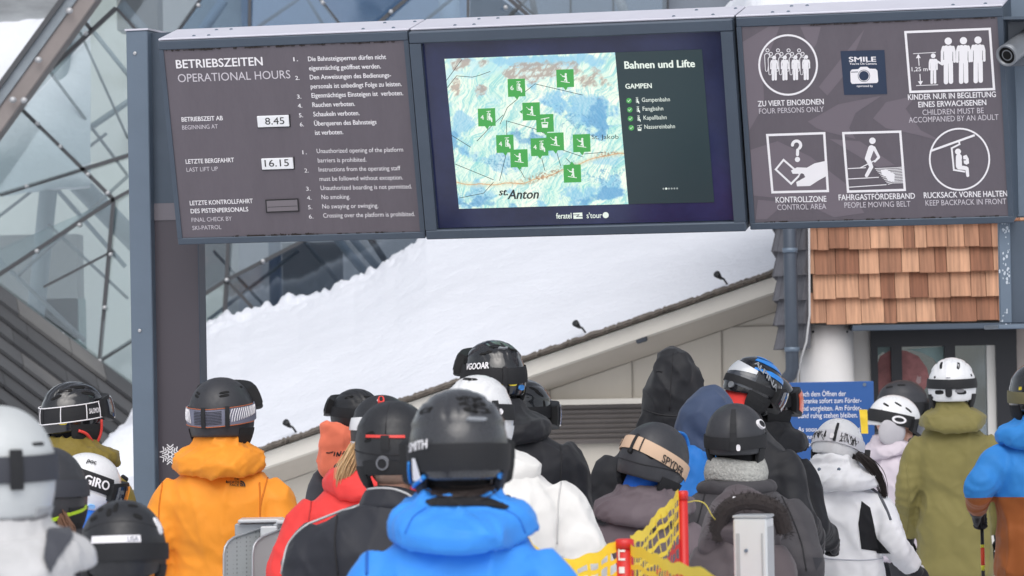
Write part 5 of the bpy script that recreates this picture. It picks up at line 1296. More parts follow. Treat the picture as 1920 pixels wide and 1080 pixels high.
        ang = np.arctan2(q[:, 0]-c[0], -(q[:, 1]-c[1])); u = np.stack([ang*2.0 + (q[:, 2]-c[2])*9*np.sign(np.sin(s.seed)), (q[:, 2]-c[2])*14, np.zeros(len(q))], -1) + vnoise(q*7, sd_)[:, None]*.5
        r1 = (1-np.abs(vnoise(u, sd_+1)))**3; r2 = (1-np.abs(vnoise(u*np.array([1.7, 1.5, 1])+7, sd_+2)))**4
        V = V + N*(.011*folds*(r1*1.0 + r2*.4 - .45))[:, None]; me.vertices.foreach_set('co', V.ravel()); me.update()
        s.hood = link(name, me, m, s.jacket); V, _ = mesh_arrays(me); s.hbvh = BVHTree.FromPolygons([tuple(v) for v in V], [tuple(f_.vertices) for f_ in me.polygons]); return s.hood
    def helmet(s, H, shell_m, R_=None):
        o = H.shell('helmet', shell_m, s.root, R_); o.matrix_local = s.H; s.hel = o
        return o
    def hair_lock(s, m, pts, n=40, spread=.02, r=.0022, name='hair', seed=0, taper=.4):
        rr = np.random.default_rng(seed+s.seed); mb = MB(); pts = np.array(pts, float)
        for i in range(n):
            o = rr.normal(0, 1, 3)*spread; ph = rr.uniform(0, 6.28); q = catmull(pts, 5); t = np.linspace(0, 1, len(q))[:, None]
            q = q + o*(.6 + .6*np.sin(t*math.pi*.8) - taper*t) + np.stack([np.sin(t[:, 0]*5+ph), np.cos(t[:, 0]*4+ph), 0*t[:, 0]], -1)*.0022
            mb.tube(q, np.linspace(r, r*.45, len(q)), 5)
        return mb.build(name, m, s.root, smooth=True, world=False)
    def lpx(s, px, py, d): return s.loc(P(px, py, d))
    def hood_up(s, m, prof, front=.075, folds=1.0):
        """prof: (z, half width, back depth) rings in units of the head, z relative to the head centre"""
        rg = []
        n = 36; a = np.linspace(0, 2*math.pi, n, endpoint=False)
        for z, hw, bk, xo in prof:
            y = np.where(np.sin(a) > 0, np.sin(a)*min(front, bk), np.sin(a)*bk); x = np.cos(a)*hw + xo
            rg.append(np.array([(s.H @ Vector((x[i], y[i], z)))[:] for i in range(n)]))
        mb = MB().rings(rg); me = remesh(mb, .010, 4); s.fold(me, .012*folds, None, 1.3, s.seed+80); s.hood = link('hood', me, m, s.jacket); return s.hood
def _az(s, px, py, off=.004):
    Mi = s.H.inverted(); Rt = Matrix([list(r) for r in s.Rb.T])
    o = np.array((Mi @ Vector(s.loc(CAM)))[:]); t = np.array((Mi @ Vector(s.loc(P(px, py, s.d))))[:]); dd = unit(t-o)
    ab = np.array([HA+off, HB+off, HC+off]); oo, d_ = o/ab, dd/ab
    A_, B_, C_ = d_@d_, oo@d_, oo@oo-1; disc = B_*B_-A_*C_
    k = (-B_-math.sqrt(disc))/A_ if disc > 0 else -B_/A_
    p = oo+d_*k; p = p/np.linalg.norm(p)
    return math.degrees(math.atan2(p[0], -p[1])), math.degrees(math.asin(max(-1, min(1, p[2]))))
Person.az = _az
def _htext(s, H, txt, m, x0, y0, x1, y1, cap, off=.0095, bold=.03):
    a0, e0 = s.az(x0, y0); a1, e1 = s.az(x1, y1); _, e2 = s.az(x0, y0-cap)
    return H.text(txt, m, s.hel, a0, e0, a1, max(2, e2-e0), off, e1-e0, bold)
Person.htext = _htext
def _hspots(s, H, pts, L_=9, W_=2.6, rot=0, m=None, name='vent', off=.0022):
    for q in pts:
        a, e = s.az(q[0], q[1]); H.spot(name, m or vent_m, s.hel, a, e, q[2] if len(q) > 2 else L_, q[3] if len(q) > 3 else W_, q[4] if len(q) > 4 else rot, off)
Person.hspots = _hspots
# ================================================================== PEOPLE, far to near
gloss_black = hshell('glossy_black_shell', (30, 31, 34), .14, .8); matte_black = hshell('matte_black_shell', (40, 41, 45), .42); matte_grey = hshell('matte_charcoal_shell', (54, 55, 60), .45); worn_black = hshell('worn_black_shell', (56, 57, 61), .26, .45)
white_shell = hshell('white_shell', (226, 227, 230), .28, .3); band_k = mat('black_elastic', (30, 31, 35), .75, bump=.3, bscale=300, bdist=.001); band_g = mat('grey_elastic', (58, 60, 68), .75, bump=.3, bscale=300, bdist=.001)
whitet = mat('white_print', (238, 236, 240), .5); yellowl = mat('yellow_label', (232, 210, 60), .5); redt = mat('red_trim', (226, 70, 64), .45); pad_k = mat('black_ear_pad', (34, 35, 38), .85, bump=.2, bscale=60)
blk = fabric('black_shell_cloth', (34, 35, 40), .66); blk2 = fabric('charcoal_shell_cloth', (52, 51, 56), .7); nk_black = fabric('black_fleece', (32, 32, 36), .9)
seam_k = mat('seam_dark', (34, 34, 38), .8)

# --- row at the door
p = Person('person in dark matt helmet beyond the pale lavender jacket, facing right', 1692, 764, 24.6, 86, yaw=-40, hyaw=-62, jm=blk2, nm=nk_black, seed=1)
H = Helmet(crown=(28, .004)); p.helmet(H, matte_grey); H.pads(pad_k, p.hel); H.strap(band_k, p.hel, 2, 2, 18); H.goggles(p.hel, -6); p.hspots(H, [(1668, 726, 8, 2.5, 10), (1690, 722, 8, 2.5, 0)])
_a, _e = p.az(1731, 782); H.line('green_squiggle', mat('green_print', (60, 190, 90), .5), p.hel, [(_a-8, _e-3), (_a-4, _e-6), (_a, _e+1), (_a+3, _e+4)], .002, .012)
p.hood_down(blk2)

lav = fabric('lavender_quilt', (206, 196, 206), .6)
p = Person('person in pale lavender puffer with white helmet and grey ear muff, in profile facing right', 1676, 790, 23.4, 84, yaw=-60, hyaw=-78, pitch=14, bulk=1.05, jm=lav, nm=None, seed=2, hoff=(0, .03, 0), pose='phone', folds=1.4)
H = Helmet(); p.helmet(H, white_shell, [-20, -18, -14, -6, -2, 6, 12, 14]); f = H.strap(band_k, p.hel, 2, 4, 26)
muff = fabric('grey_muff', (186, 184, 190), .8)
for k in (1,): MB().ball((k*.105, -.030, -.066), (.030, .078, .082), 22, 14).build('ear_muff', muff, p.hel, smooth=True, world=False)
H.goggles(p.hel, -2, hh=18)
a, e = p.az(1686, 787); H.spot('oval_emblem', whitet, p.hel, a, e, 15, 8, 4, .0095, .0004, e=2); H.spot('emblem_centre', band_k, p.hel, a, e, 10, 4.2, 4, .0105, .0004, e=2)
p.hspots(H, [(1661, 758, 8, 2.2, -20), (1684, 757, 8, 2.2, -25), (1704, 768, 8, 2.2, -30), (1655, 772, 7, 2.2, -30)])
yf = MB(); G = [[p.lpx(x, y, 23.2 + .02*math.sin(v*3)) for v, x in enumerate((1611 + k*1.0, 1617 + k*.8, 1626 + k*.5))] for k, y in enumerate((768, 778, 790, 802, 813))]
yf.grid(np.array(G)).build('yellow_flap', fabric('yellow_cloth', (234, 200, 60), .7), p.jacket, smooth=True, world=False)
scarf = mat('grey_dotted_scarf', (150, 148, 152), .9, bump=.4, bscale=50)
p.hood_down(lav, .9, 0, .9); q = MB(); c = np.array((p.H @ Vector((0, .02, -.125)))[:]); q.tube([c + (0, -.01, -.05), c + (0, 0, .0), c + (0, .02, .04)], np.array([.10, .094, .088])*p.sc, 20); me = remesh(q, .011, 3); p.fold(me, .008, None); link('scarf', me, scarf, p.root)

olive = fabric('olive_shell', (127, 119, 70), .68)
p = Person('person in long olive jacket with white helmet and black goggle strap, back to the camera', 1785, 724, 22.0, 90, yaw=-4, hyaw=-8, bulk=1.0, jm=olive, nm=nk_black, pose='down', seed=3, hem=.62, sh=1.03)
H = Helmet(crown=(34, .003), ribs=.004); p.helmet(H, white_shell, [-32, -32, -28, -24, -16, 2, 13, 15]); H.pads(pad_k, p.hel); H.strap(band_k, p.hel, 4, 8, 19)
p.hspots(H, [(1765, 684, 3, 10, 20), (1797, 684, 3, 10, -20), (1752, 707, 2.4, 2.4), (1822, 703, 2.4, 2.4), (1760, 736, 11, 4), (1804, 736, 11, 4), (1749, 746, 2.2, 2.2), (1824, 744, 2.2, 2.2)])
a, e = p.az(1779, 735); H.spot('dial', band_k, p.hel, a, e, 7, 10, 0, .012)
a, e = p.az(1778, 704); H.spot('emblem', whitet, p.hel, a, e, 6, 6, 45, .0105, .0004, 4, 2)
a, e = p.az(1800, 733); H.spot('label', mat('grey_label', (120, 120, 124), .5), p.hel, a, e, 10, 3.4, 0, .006, .0005)
p.hood_down(olive, .96, -.01, 1.05, .02)
p.stripe('seam', olive, [(1692, 812), (1735, 806), (1800, 808), (1840, 818)], .002); p.stripe('seam', olive, [(1700, 870), (1704, 940), (1700, 1000)], .003)

def ski_pole(label, top, bottom, mshaft, bands=(), grip='black', group=None):
    t = thing('ski_pole', label, 'ski pole', tuple(np.asarray(bottom)), 0, group)
    top = np.asarray(top, float); bottom = np.asarray(bottom, float); d = unit(bottom - top)
    MB().tube([top + d*.10, bottom - d*.06], .0085, 12).build('shaft', mshaft, t, smooth=True)
    gm_ = mat('grip_rubber_' + grip, (34, 35, 38) if grip == 'black' else (206, 208, 210), .6)
    MB().tube([top - d*.015, top, top + d*.012, top + d*.03, top + d*.06, top + d*.09, top + d*.12], [.014, .021, .020, .0155, .0165, .0155, .012], 14).build('grip', gm_, t, smooth=True)
    MB().tube([bottom - d*.10, bottom - d*.09, bottom - d*.085], [.012, .045, .012], 18).build('basket', black_rub, t, smooth=True)
    MB().tube([bottom - d*.06, bottom], [.008, .002], 10).build('tip', steel, t, smooth=True)
    for i, (a, b, m) in enumerate(bands): MB().tube([top + d*a, top + d*b], .0098, 12).build('band', m, t, smooth=True)
    return t
wjk = fabric('white_shell_cloth', (246, 247, 251), .6)
p = Person('person in white ski jacket with black side panel, white patterned helmet and long dark hair', 1571, 840, 19.0, 95, yaw=-14, hyaw=-18, pitch=16, roll=8, lean=4, hoff=(-.02, .07, -.01), bulk=1.18, jm=wjk, nm=None, seed=4, sh=.98, pose={'base': 'poles', 1: ((.30, -.04, 1.12), (.385, .07, .985))})
H = Helmet(); p.helmet(H, white_shell, [-26, -24, -20, -14, -8, 4, 13, 15])
pt = mat('patterned_band', (214, 214, 220), .6)
f = H.strap(pt, p.hel, 10, 4, 24); rr = random.Random(3)
for i in range(70):
    a = rr.choice((rr.uniform(-62, -12), rr.uniform(18, 62))); H.line('band_scribble', seam_k, p.hel, [(a, H.sf(a)+rr.uniform(-9, 9)), (a+rr.uniform(-5, 5), H.sf(a)+rr.uniform(-10, 10)), (a+rr.uniform(-4, 6), H.sf(a)+rr.uniform(-9, 9))], .0011, .0085) if i < 46 else None
_a, _e = p.az(1567, 812); H.patch('strap_clip', band_k, p.hel, _a-3, _a+3, _e-16, _e+22, .007, .006); a, e = p.az(1561, 815); H.spot('buckle', whitet, p.hel, a, e-3, 4, 5, 0, .015)
p.hspots(H, [(1546, 823, 6, 2), (1580, 822, 8, 2.6)]); H.pads(pad_k, p.hel); H.goggles(p.hel, -6)
hair_d = mat('dark_hair', (44, 36, 34), .5)
_h = (p.H @ Vector((.03, -.07, -.10)))
p.hood_down(wjk, 1.25, -.03, 1.25, .09)
p.hair_lock(hair_d, [p.lpx(1600, 852, 18.95), p.lpx(1620, 862, 18.84), p.lpx(1640, 882, 18.84), p.lpx(1652, 906, 18.85), p.lpx(1659, 930, 18.85)], 110, .011, .0026)
q = MB(); q.ball((p.H @ Vector((0, -.035, -.06)))[:], np.array((.085, .085, .065))*p.hscale, 18, 12); me = remesh(q, .009, 2); link('hair', me, mat('dark_hair_cap', (50, 41, 38), .6, bump=.6, bscale=90, bdist=.004), p.root)
p.patch_px('side_panel', fabric('black_panel', (24, 25, 30)), [(1615, 940), (1631, 952), (1643, 1007), (1668, 1035), (1692, 1056), (1700, 1074), (1660, 1074), (1639, 1027), (1615, 1031), (1609, 982)])
p.stripe('piping', mat('grey_piping', (96, 98, 106), .6), [(1592, 888), (1625, 900), (1645, 922), (1660, 950), (1670, 975)], .007, off=.000)
p.stripe('seam', mat('shade_seam', (196, 198, 208), .7), [(1500, 1040), (1560, 1048), (1620, 1050), (1660, 1046)], .003); p.stripe('seam', mat('shade_seam', (196, 198, 208), .7), [(1498, 895), (1496, 950), (1502, 1010)], .0025)
p.stripe('seam', mat('shade_seam', (196, 198, 208), .7), [(1505, 905), (1550, 900), (1600, 905)], .002)
for x in (1536, 1573):
    q = None
    b_ = BVHTree.FromPolygons([tuple(v.co) for v in p.hood.data.vertices], [tuple(f_.vertices) for f_ in p.hood.data.polygons]); h = b_.ray_cast(Vector(p.loc(CAM)), Vector(p.Rb.T @ ray(x, 880)))
    if h[0] is not None: MB().ball(np.array(h[0][:]), .009, 10, 6).build('snap', steel, p.hood, smooth=True, world=False)
hm = p.hand[1]; g0 = hm @ Vector((-.026, .09, 0)); gw = p.Rb @ np.array(g0[:]) + p.base
ski_pole('pale gripped ski pole held in black glove of person in white jacket', gw + np.array([-.005, 0, .075]), np.array([gw[0] + .03, gw[1] + .12, .0]), mat('pole_white', (214, 214, 216), .4), (), 'pale', 'ski poles')

# --- right edge
two = fabric('blue_and_brown_shell', (54, 144, 226), .66, (168, 96, 46), 1.185)
p = Person('person in bright blue jacket with brown lower half and cuffs, at the right edge', 1944, 742, 19.0, 104, yaw=6, hyaw=8, bulk=1.08, jm=two, nm=nk_black, seed=5, hem=.80, pose={'base': 'poles', -1: ((-.315, -.10, 1.24), (-.28, .10, 1.125))}, tm=black_cloth)
H = Helmet(crown=(30, .004)); p.helmet(H, gloss_black); H.pads(pad_k, p.hel); H.strap(mat('olive_band', (122, 116, 84), .7), p.hel, -4, 0, 20); p.hspots(H, [(1912, 728, 3, 3), ], m=yellowl)
p.hood_down(fabric('blue_hood', (54, 144, 226), .66), 1.05, .0, 1.1, .02)
hm = p.hand[-1]; g0 = hm @ Vector((.026, .09, 0)); gw = p.Rb @ np.array(g0[:]) + p.base
rb_, yb_ = mat('pole_red', (226, 74, 44), .4), mat('pole_lime', (214, 216, 60), .4)
ski_pole('black ski pole with red band between yellow rings, below the blue and brown sleeve', gw + np.array([0, 0, .08]), np.array([gw[0] + .01, gw[1] + .03, 0]), mat('pole_black', (28, 28, 32), .3), ((.20, .215, yb_), (.215, .30, rb_), (.30, .325, yb_)), 'black', 'ski poles')
red2 = fabric('coral_red_shell', (226, 76, 80), .66)
p = Person('person in coral red jacket cut off by the right edge, only one elbow showing', 2072, 800, 18.0, 108, yaw=4, bulk=1.08, jm=red2, nm=nk_black, seed=6, pose={'base': 'poles', -1: ((-.335, -.06, 1.26), (-.22, .16, 1.10))})
H = Helmet(); p.helmet(H, matte_black); H.pads(pad_k, p.hel); H.strap(band_k, p.hel); p.hood_down(red2)

# --- middle, far
p = Person('person whose glossy black helmet shows just right of the tallest black helmet', 978, 775, 18.2, 106, yaw=-20, hyaw=-42, jm=blk, nm=nk_black, seed=7)
H = Helmet(crown=(26, .006), ribs=.004); p.helmet(H, gloss_black); H.pads(pad_k, p.hel); H.strap(band_k, p.hel, 0, 2, 20); H.goggles(p.hel, -4)
p.hspots(H, [(1010, 738, 9, 2.6, -40), (1000, 730, 9, 2.4, -40), (1022, 760, 2.4, 9, -10)])
p = Person('person in black jacket with hood up, broad back beside the concrete wall', 1256, 737, 17.4, None, yaw=4, hyaw=6, bulk=1.28, jm=blk, nm=nk_black, pose={'base': 'down', -1: ((-.30, -.03, 1.12), (-.28, .08, .86)), 1: ((.30, -.03, 1.12), (.28, .08, .86))}, seed=8, sh=1.12, lean=3)
p.hood_up(blk, ((-.24, 0.160, .150, 0), (-.16, 0.155, .155, 0), (-.10, 0.143, .158, .0), (-.085, 0.132, .148, .0), (-.05, 0.138, .160, .005), (.01, 0.134, .165, .01), (.06, 0.119, .165, .012), (.11, 0.093, .15, .016), (.155, 0.069, .12, .018), (.178, 0.052, .09, .02), (.188, 0.026, .04, .02)), folds=2.1)
hv = p.hood.data; b_ = BVHTree.FromPolygons([tuple(v.co) for v in hv.vertices], [tuple(f_.vertices) for f_ in hv.polygons])
def on_hood(bv, pp, px, py, off=.003):
    h = bv.ray_cast(Vector(pp.loc(CAM)), Vector(pp.Rb.T @ ray(px, py)))
    if h[0] is None: return None
    n = h[1]; d_ = Vector(pp.Rb.T @ ray(px, py)); n = -n if n.dot(d_) > 0 else n; return np.array((h[0] + n*off)[:])
for pts, r in (([(1207, 768), (1240, 778), (1280, 780), (1308, 774)], .0035), ([(1231, 697), (1236, 696), (1242, 697)], .004), ([(1262, 662), (1258, 720), (1256, 770)], .0022)):
    q = [on_hood(b_, p, *a, .001) for a in catmull([(*a, 0) for a in pts], 5)[:, :2]]; q = [x for x in q if x is not None]
    if len(q) > 2: MB().tube(q, r, 8).build('hood_seam', seam_k, p.hood, smooth=True, world=False)
navy = fabric('navy_shell', (60, 74, 102), .68); bluepk = fabric('blue_pack_cloth', (30, 110, 190), .62, soft=.7)
p = Person('person with navy hood up carrying a blue backpack', 1325, 790, 16.6, None, yaw=-6, hyaw=-14, pitch=8, jm=navy, nm=nk_black, seed=9, bulk=1.0, sh=.95, hoff=(0, .05, 0))
p.hood_up(navy, ((-.20, .130, .135, -.01), (-.14, .136, .145, -.01), (-.08, .140, .160, -.012), (-.02, .138, .168, -.005), (.04, .120, .165, .005), (.09, .094, .145, .012), (.125, .062, .10, .015), (.15, .035, .05, .012)), .08)
def backpack(p, label, m, cx, cz, w_, h_, dpt, pocket=True, seed=0):
    sc = p.sc; c = p.LN(np.array([cx, -.155-dpt/2, cz]))*sc; off = p.Rb @ c + p.base
    t = thing('backpack', label, 'backpack', tuple(off), p.yaw)
    mb = MB(); mb.rings([ell(z*h_/2*sc, w_/2*sc*k, dpt/2*sc*k2, y*sc, n=32, e=3.2) for z, k, k2, y in ((-1, .82, .8, 0), (-.9, .95, .98, 0), (-.4, 1, 1.05, 0), (.2, .98, 1.0, .0), (.7, .86, .85, .01), (.93, .66, .6, .02), (1.0, .4, .3, .025))])
    me = remesh(mb, .010, 3); p.fold(me, .009, None, 1.6, 90+seed); link('bag', me, m, t)
    if pocket:
        mb = MB(); mb.rings([ell(z*sc, w_*.36*sc*k, .035*sc*k, -dpt*.5*sc, n=24, e=3) for z, k in ((-h_*.42, .7), (-h_*.38, 1), (-h_*.05, 1), (h_*.02, .7))]); me = remesh(mb, .009, 2); p.fold(me, .006, None, 1.8, 91+seed); link('pocket', me, m, t)
    for k in (-1, 1):
        q = catmull([np.array(v)*sc - c for v in (p.LN((k*.075+cx, -.15, cz+h_*.42)), p.LN((k*.10, -.10, 1.475)), p.LN((k*.115, .0, 1.49)), p.LN((k*.125, .12, 1.40)), p.LN((k*.14, .16, 1.2)), p.LN((k*.17, .05, 1.05)))], 5)
        MB().tube(q, .022*sc, 10, flat=(.45, 1.2)).build('strap', m, t, smooth=True, world=False)
    q = catmull([np.array((x*w_*sc, (dpt*.1)*sc, (h_*.5+z)*sc)) for x, z in ((-.18, -.03), (-.12, .04), (0, .055), (.12, .04), (.18, -.03))], 5)
    MB().tube(q, .007*sc, 8).build('handle', m, t, smooth=True, world=False)
    return t
backpack(p, 'blue backpack on the back of the person with navy hood', bluepk, -.115, 1.31, .33, .52, .17)

alp = hshell('blue_striped_shell', (32, 33, 38), .2, .6)
redn = fabric('red_patterned_buff', (214, 58, 54), .8)
p = Person('person in blue and black striped helmet with red neck buff, turned right and looking down', 1412, 725, 17.6, 93, yaw=-30, hyaw=-62, pitch=26, roll=6, jm=blk, nm=redn, seed=10, hoff=(.0, .06, 0))
H = Helmet(crown=(36, .004)); p.helmet(H, alp); H.pads(pad_k, p.hel, -70, -14, 62, 116, .016)
bs = mat('bright_blue_stripe', (44, 140, 232), .3, coat=.5); gs = mat('silver_back_panel', (206, 210, 216), .2, coat=.6)
for a0, a1, e0, e1 in ((40, 160, 46, 60), (52, 168, 24, 33), (20, 120, 66, 74)):
    H.patch('stripe', bs, p.hel, a0, a1, lambda a, e0=e0: e0 + 5*math.sin(R(a)), lambda a, e1=e1, a0=a0: e1 + 5*math.sin(R(a)) - 5*(1-min(1, (a-a0)/40)), .0012, .0035, shape=True)
H.patch('back_panel', gs, p.hel, -25, 62, lambda a: 8 + .16*a, lambda a: 34 - .12*a, .001, .004, shape=True)
H.patch('smoked_panel', mat('smoked_panel', (66, 70, 78), .15, coat=.6), p.hel, -10, 66, lambda a: -16, lambda a: 8 + .14*a, .001, .004, shape=True)
H.text('ALPINA', mat('silver_print', (150, 154, 160), .3), p.hel, 46, 38, 116, 11, .010, -34, .03)
a, e = p.az(1372, 721); H.spot('dial', mat('silver_dial', (180, 184, 190), .3, metal=.6), p.hel, a, e, 6, 6, 0, .012, e=2)
H.strap(band_k, p.hel, -6, 0, 14, amax=118); H.goggles(p.hel, -2)
org = mat('orange_mirror_lens', (238, 92, 50), .18, coat=.6)
p = Person('person in black with black helmet and orange goggles, just left of the blue notice', 1440, 755, 18.4, 92, yaw=-30, hyaw=-58, jm=blk, nm=nk_black, seed=11, sh=.95)
H = Helmet(); p.helmet(H, gloss_black); H.pads(pad_k, p.hel); H.strap(band_k, p.hel, 4, 2, 22, amax=112); H.goggles(p.hel, 0, black_rub, org, 25); p.hood_down(blk, 1.05, 0, 1.1)

# --- left, far
oliv2 = fabric('mustard_olive_shell', (126, 110, 46), .68)
p = Person('person in mustard olive jacket, black helmet with white ruled goggle strap, looking right', 137, 780, 17.4, 107, yaw=-22, hyaw=-50, jm=oliv2, nm=nk_black, seed=12, bulk=1.08, hoff=(-.02, .02, 0), sh=1.0)
H = Helmet(crown=(30, .005), ribs=.005); p.helmet(H, gloss_black, [-30, -30, -26, -20, -12, 2, 13, 15]); H.pads(pad_k, p.hel, -72, -14)
H.strap(band_k, p.hel, 0, 12, 26); sf = H.sf
for o_ in (-13, 13): H.line('strap_line', whitet, p.hel, [(a, sf(a)+o_) for a in range(-60, 121, 10)], .0028, .0095)
for a in (-42, -8, 40, 84, 112): H.line('strap_line', whitet, p.hel, [(a, sf(a)-13), (a, sf(a)), (a, sf(a)+13)], .0024, .0095)
H.text('SALOMON', whitet, p.hel, 88, sf(90)-4, 110, 8, .011, 2, .03); H.patch('strap_clip', band_k, p.hel, -3, 3, -14, 14, .007, .004)
H.goggles(p.hel, 12, hh=20); p.hspots(H, [(122, 733, 12, 3, 10), (105, 745, 10, 2.4, 20), (165, 738, 12, 3, -10), (145, 726, 12, 2.4, 0)])
p.hspots(H, [(97, 791, 6, 4.5), (117, 791, 8, 5)], m=yellowl, name='yellow_label', off=.006)
H.line('chin_strap', redt, p.hel, [(70, -24), (84, -30), (96, -42), (112, -58)], .007, .008); H.line('chin_strap', redt, p.hel, [(116, -6), (120, -30), (118, -60)], .007, .006)
p.hood_down(oliv2, 1.05, 0, 1.0, .02)
p.stripe('pack_strap', nk_black, [(205, 880), (222, 890), (236, 900)], .012, off=.002)
p = Person('child in blue jacket with white helmet and black lettered strap, looking down to the right', 165, 910, 15.6, 104, yaw=-50, hyaw=-66, pitch=16, roll=4, jm=fabric('kid_blue_shell', (36, 112, 210), .66), nm=fabric('kid_red_fleece', (190, 80, 60), .9), seed=13, bulk=1.0, sh=.92, hoff=(0, .04, 0))
H = Helmet(); p.helmet(H, white_shell); H.strap(band_k, p.hel, 14, 6, 30); H.pads(mat('white_ear_pad', (224, 226, 230), .5), p.hel, -60, -12); H.goggles(p.hel, -2)
H.text('GIRO', whitet, p.hel, 66, H.sf(80)-7, 112, 15, .010, -2, .04); a, e = p.az(187, 878); H.text('poc', seam_k, p.hel, 58, 42, 80, 10, .006, 0, .03)
H.spot('sticker', mat('light_blue_sticker', (150, 200, 240), .5), p.hel, 92, -34, 5, 4, 0, .010); p.hood_down(fabric('kid_blue_shell', (36, 112, 210), .66))

# --- middle distance
corm = fabric('coral_fleece', (255, 134, 102), .75, soft=.3)
p = Person('person with black helmet, coral hood and black backpack, left of the red jacket', 668, 783, 19.8, 90, yaw=18, hyaw=38, jm=fabric('grey_black_shell', (70, 70, 76)), nm=corm, seed=14, sh=.98)
H = Helmet(crown=(30, .005), ribs=.004); p.helmet(H, matte_black); H.pads(pad_k, p.hel); H.strap(band_k, p.hel, 6, 16, 20); H.goggles(p.hel, 22, hh=20); p.hspots(H, [(655, 745, 9, 2.6, 20), (690, 745, 10, 2.6, -10), (664, 795, 8, 3)])
mb = MB()
for px, py, r in ((628, 812, .060), (622, 835, .072), (628, 856, .085), (620, 872, .070), (640, 868, .092), (640, 830, .080), (612, 800, .035), (652, 850, .055)):
    mb.ball(p.lpx(px, py, 19.66), (r, .05, r*1.05), 14, 10)
mb.tube([p.lpx(600, 792, 19.66), p.lpx(612, 830, 19.66), p.lpx(598, 868, 19.66)], [.012, .03, .02], 10)
me = remesh(mb, .010, 5); p.fold(me, .012, None, 1.3); co = link('hood', me, corm, p.jacket)
b_ = BVHTree.FromPolygons([tuple(v.co) for v in me.vertices], [tuple(f_.vertices) for f_ in me.polygons])
for pts, r in (([(612, 849), (618, 849), (625, 847)], .003), ([(626, 855), (628, 847)], .003), ([(631, 856), (633, 848), (636, 855), (640, 846)], .003), ([(643, 856), (645, 846)], .003), ([(648, 855), (650, 845), (654, 853)], .003), ([(641, 851), (648, 850)], .0025)):
    q = [on_hood(b_, p, *a, .002) for a in catmull([(*a, 0) for a in pts], 4)[:, :2]]; q = [x for x in q if x is not None]
    if len(q) > 2: MB().tube(q, r, 6).build('emblem', seam_k, p.hood if hasattr(p, 'hood') else co, smooth=True, world=False)
backpack(p, 'black backpack on the back of the person with coral hood', fabric('black_pack_cloth', (46, 47, 52), .7, soft=.8), -.05, 1.20, .36, .50, .17, True, 3)

redj = fabric('red_shell', (228, 62, 60), .66)
p = Person('person in red jacket with blond hair, helmet black on top and white at the side', 716, 810, 15.0, 116, yaw=6, hyaw=16, jm=redj, nm=nk_black, seed=15, bulk=1.2, hoff=(.05, .02, 0), sh=1.12, pose={'base': 'poles', -1: ((-.34, -.04, 1.12), (-.27, .15, 1.0))})
H = Helmet(crown=(34, .004)); p.helmet(H, matte_black); H.pads(mat('white_ear_pad', (224, 226, 230), .5), p.hel, -60, -14); H.patch('white_band', mat('white_panel', (228, 228, 230), .3, coat=.3), p.hel, -125, 60, lambda a: 4, lambda a: 26 - .04*abs(a+30), .001, .005, shape=True)
a, e = p.az(715, 752); H.spot('red_loop', redt, p.hel, a, e, 5, 8, 0, .012); H.spot('loop_centre', band_k, p.hel, a, e, 2.4, 5, 0, .0135); a, e = p.az(716, 747); p.hspots(H, [(712, 750, 4, 3, 0)], m=whitet)
p.stripe('seam', mat('red_seam', (180, 44, 44), .7), [(585, 915), (583, 950), (578, 990)], .003); p.hood_down(redj, 1.0, .0, .9, .0)
hair_b = mat('blond_hair', (196, 160, 116), .5)
for i_, (hx_, sp_) in enumerate(((0, .014), (8, .012), (-6, .009))):
    p.hair_lock([hair_b, mat('dark_blond_hair', (168, 134, 96), .5), mat('pale_blond_hair', (212, 182, 140), .5)][i_], [p.lpx(668 + hx_, 838, 14.92), p.lpx(657 + hx_, 866, 14.87), p.lpx(648 + hx_*.8, 888, 14.85), p.lpx(640 + hx_*.4, 912, 14.84)], 120, sp_, .0022, taper=.15)
p = Person('tall person in black jacket and glossy black helmet, white letters on the strap', 926, 708, 16.6, 116, yaw=6, hyaw=24, jm=blk, nm=nk_black, seed=16, bulk=1.32, sh=1.12, pose={'base': 'down', 1: ((.30, -.03, 1.10), (.28, .10, .86)), -1: ((-.30, -.03, 1.10), (-.28, .10, .86))}, hoff=(.0, .03, 0))
H = Helmet(crown=(30, .006), ribs=.004); p.helmet(H, gloss_black, [-30, -30, -26, -20, -12, 2, 13, 15]); H.pads(pad_k, p.hel); H.strap(band_k, p.hel, 2, 12, 25); H.goggles(p.hel, 22, hh=21)
p.htext(H, 'VGOOAR', whitet, 876, 694, 918, 691, 11, .011, .05); p.hspots(H, [(935, 718, 7, 4.5), (962, 718, 8, 4.5)], m=yellowl, name='yellow_label', off=.006)
a, e = p.az(978, 727); H.spot('blue_tab', mat('blue_tab', (70, 150, 230), .5), p.hel, a, e, 8, 4, 0, .005); H.patch('strap_clip', band_k, p.hel, p.az(946, 690)[0]-4, p.az(946, 690)[0]+3, -12, 16, .007, .006)
p.hspots(H, [(932, 650, 12, 3, 0), (912, 662, 10, 2.6, 15), (960, 656, 10, 2.4, -20)]); a, e = p.az(943, 656); H.spot('maker_plate', mat('silver_print', (150, 154, 160), .3), p.hel, a, e+2, 8, 1.2, 0, .008)
p.hood_down(blk, 1.1, -.005, 1.15, .02); p.stripe('seam', seam_k, [(1040, 800), (1052, 850), (1050, 920)], .002)

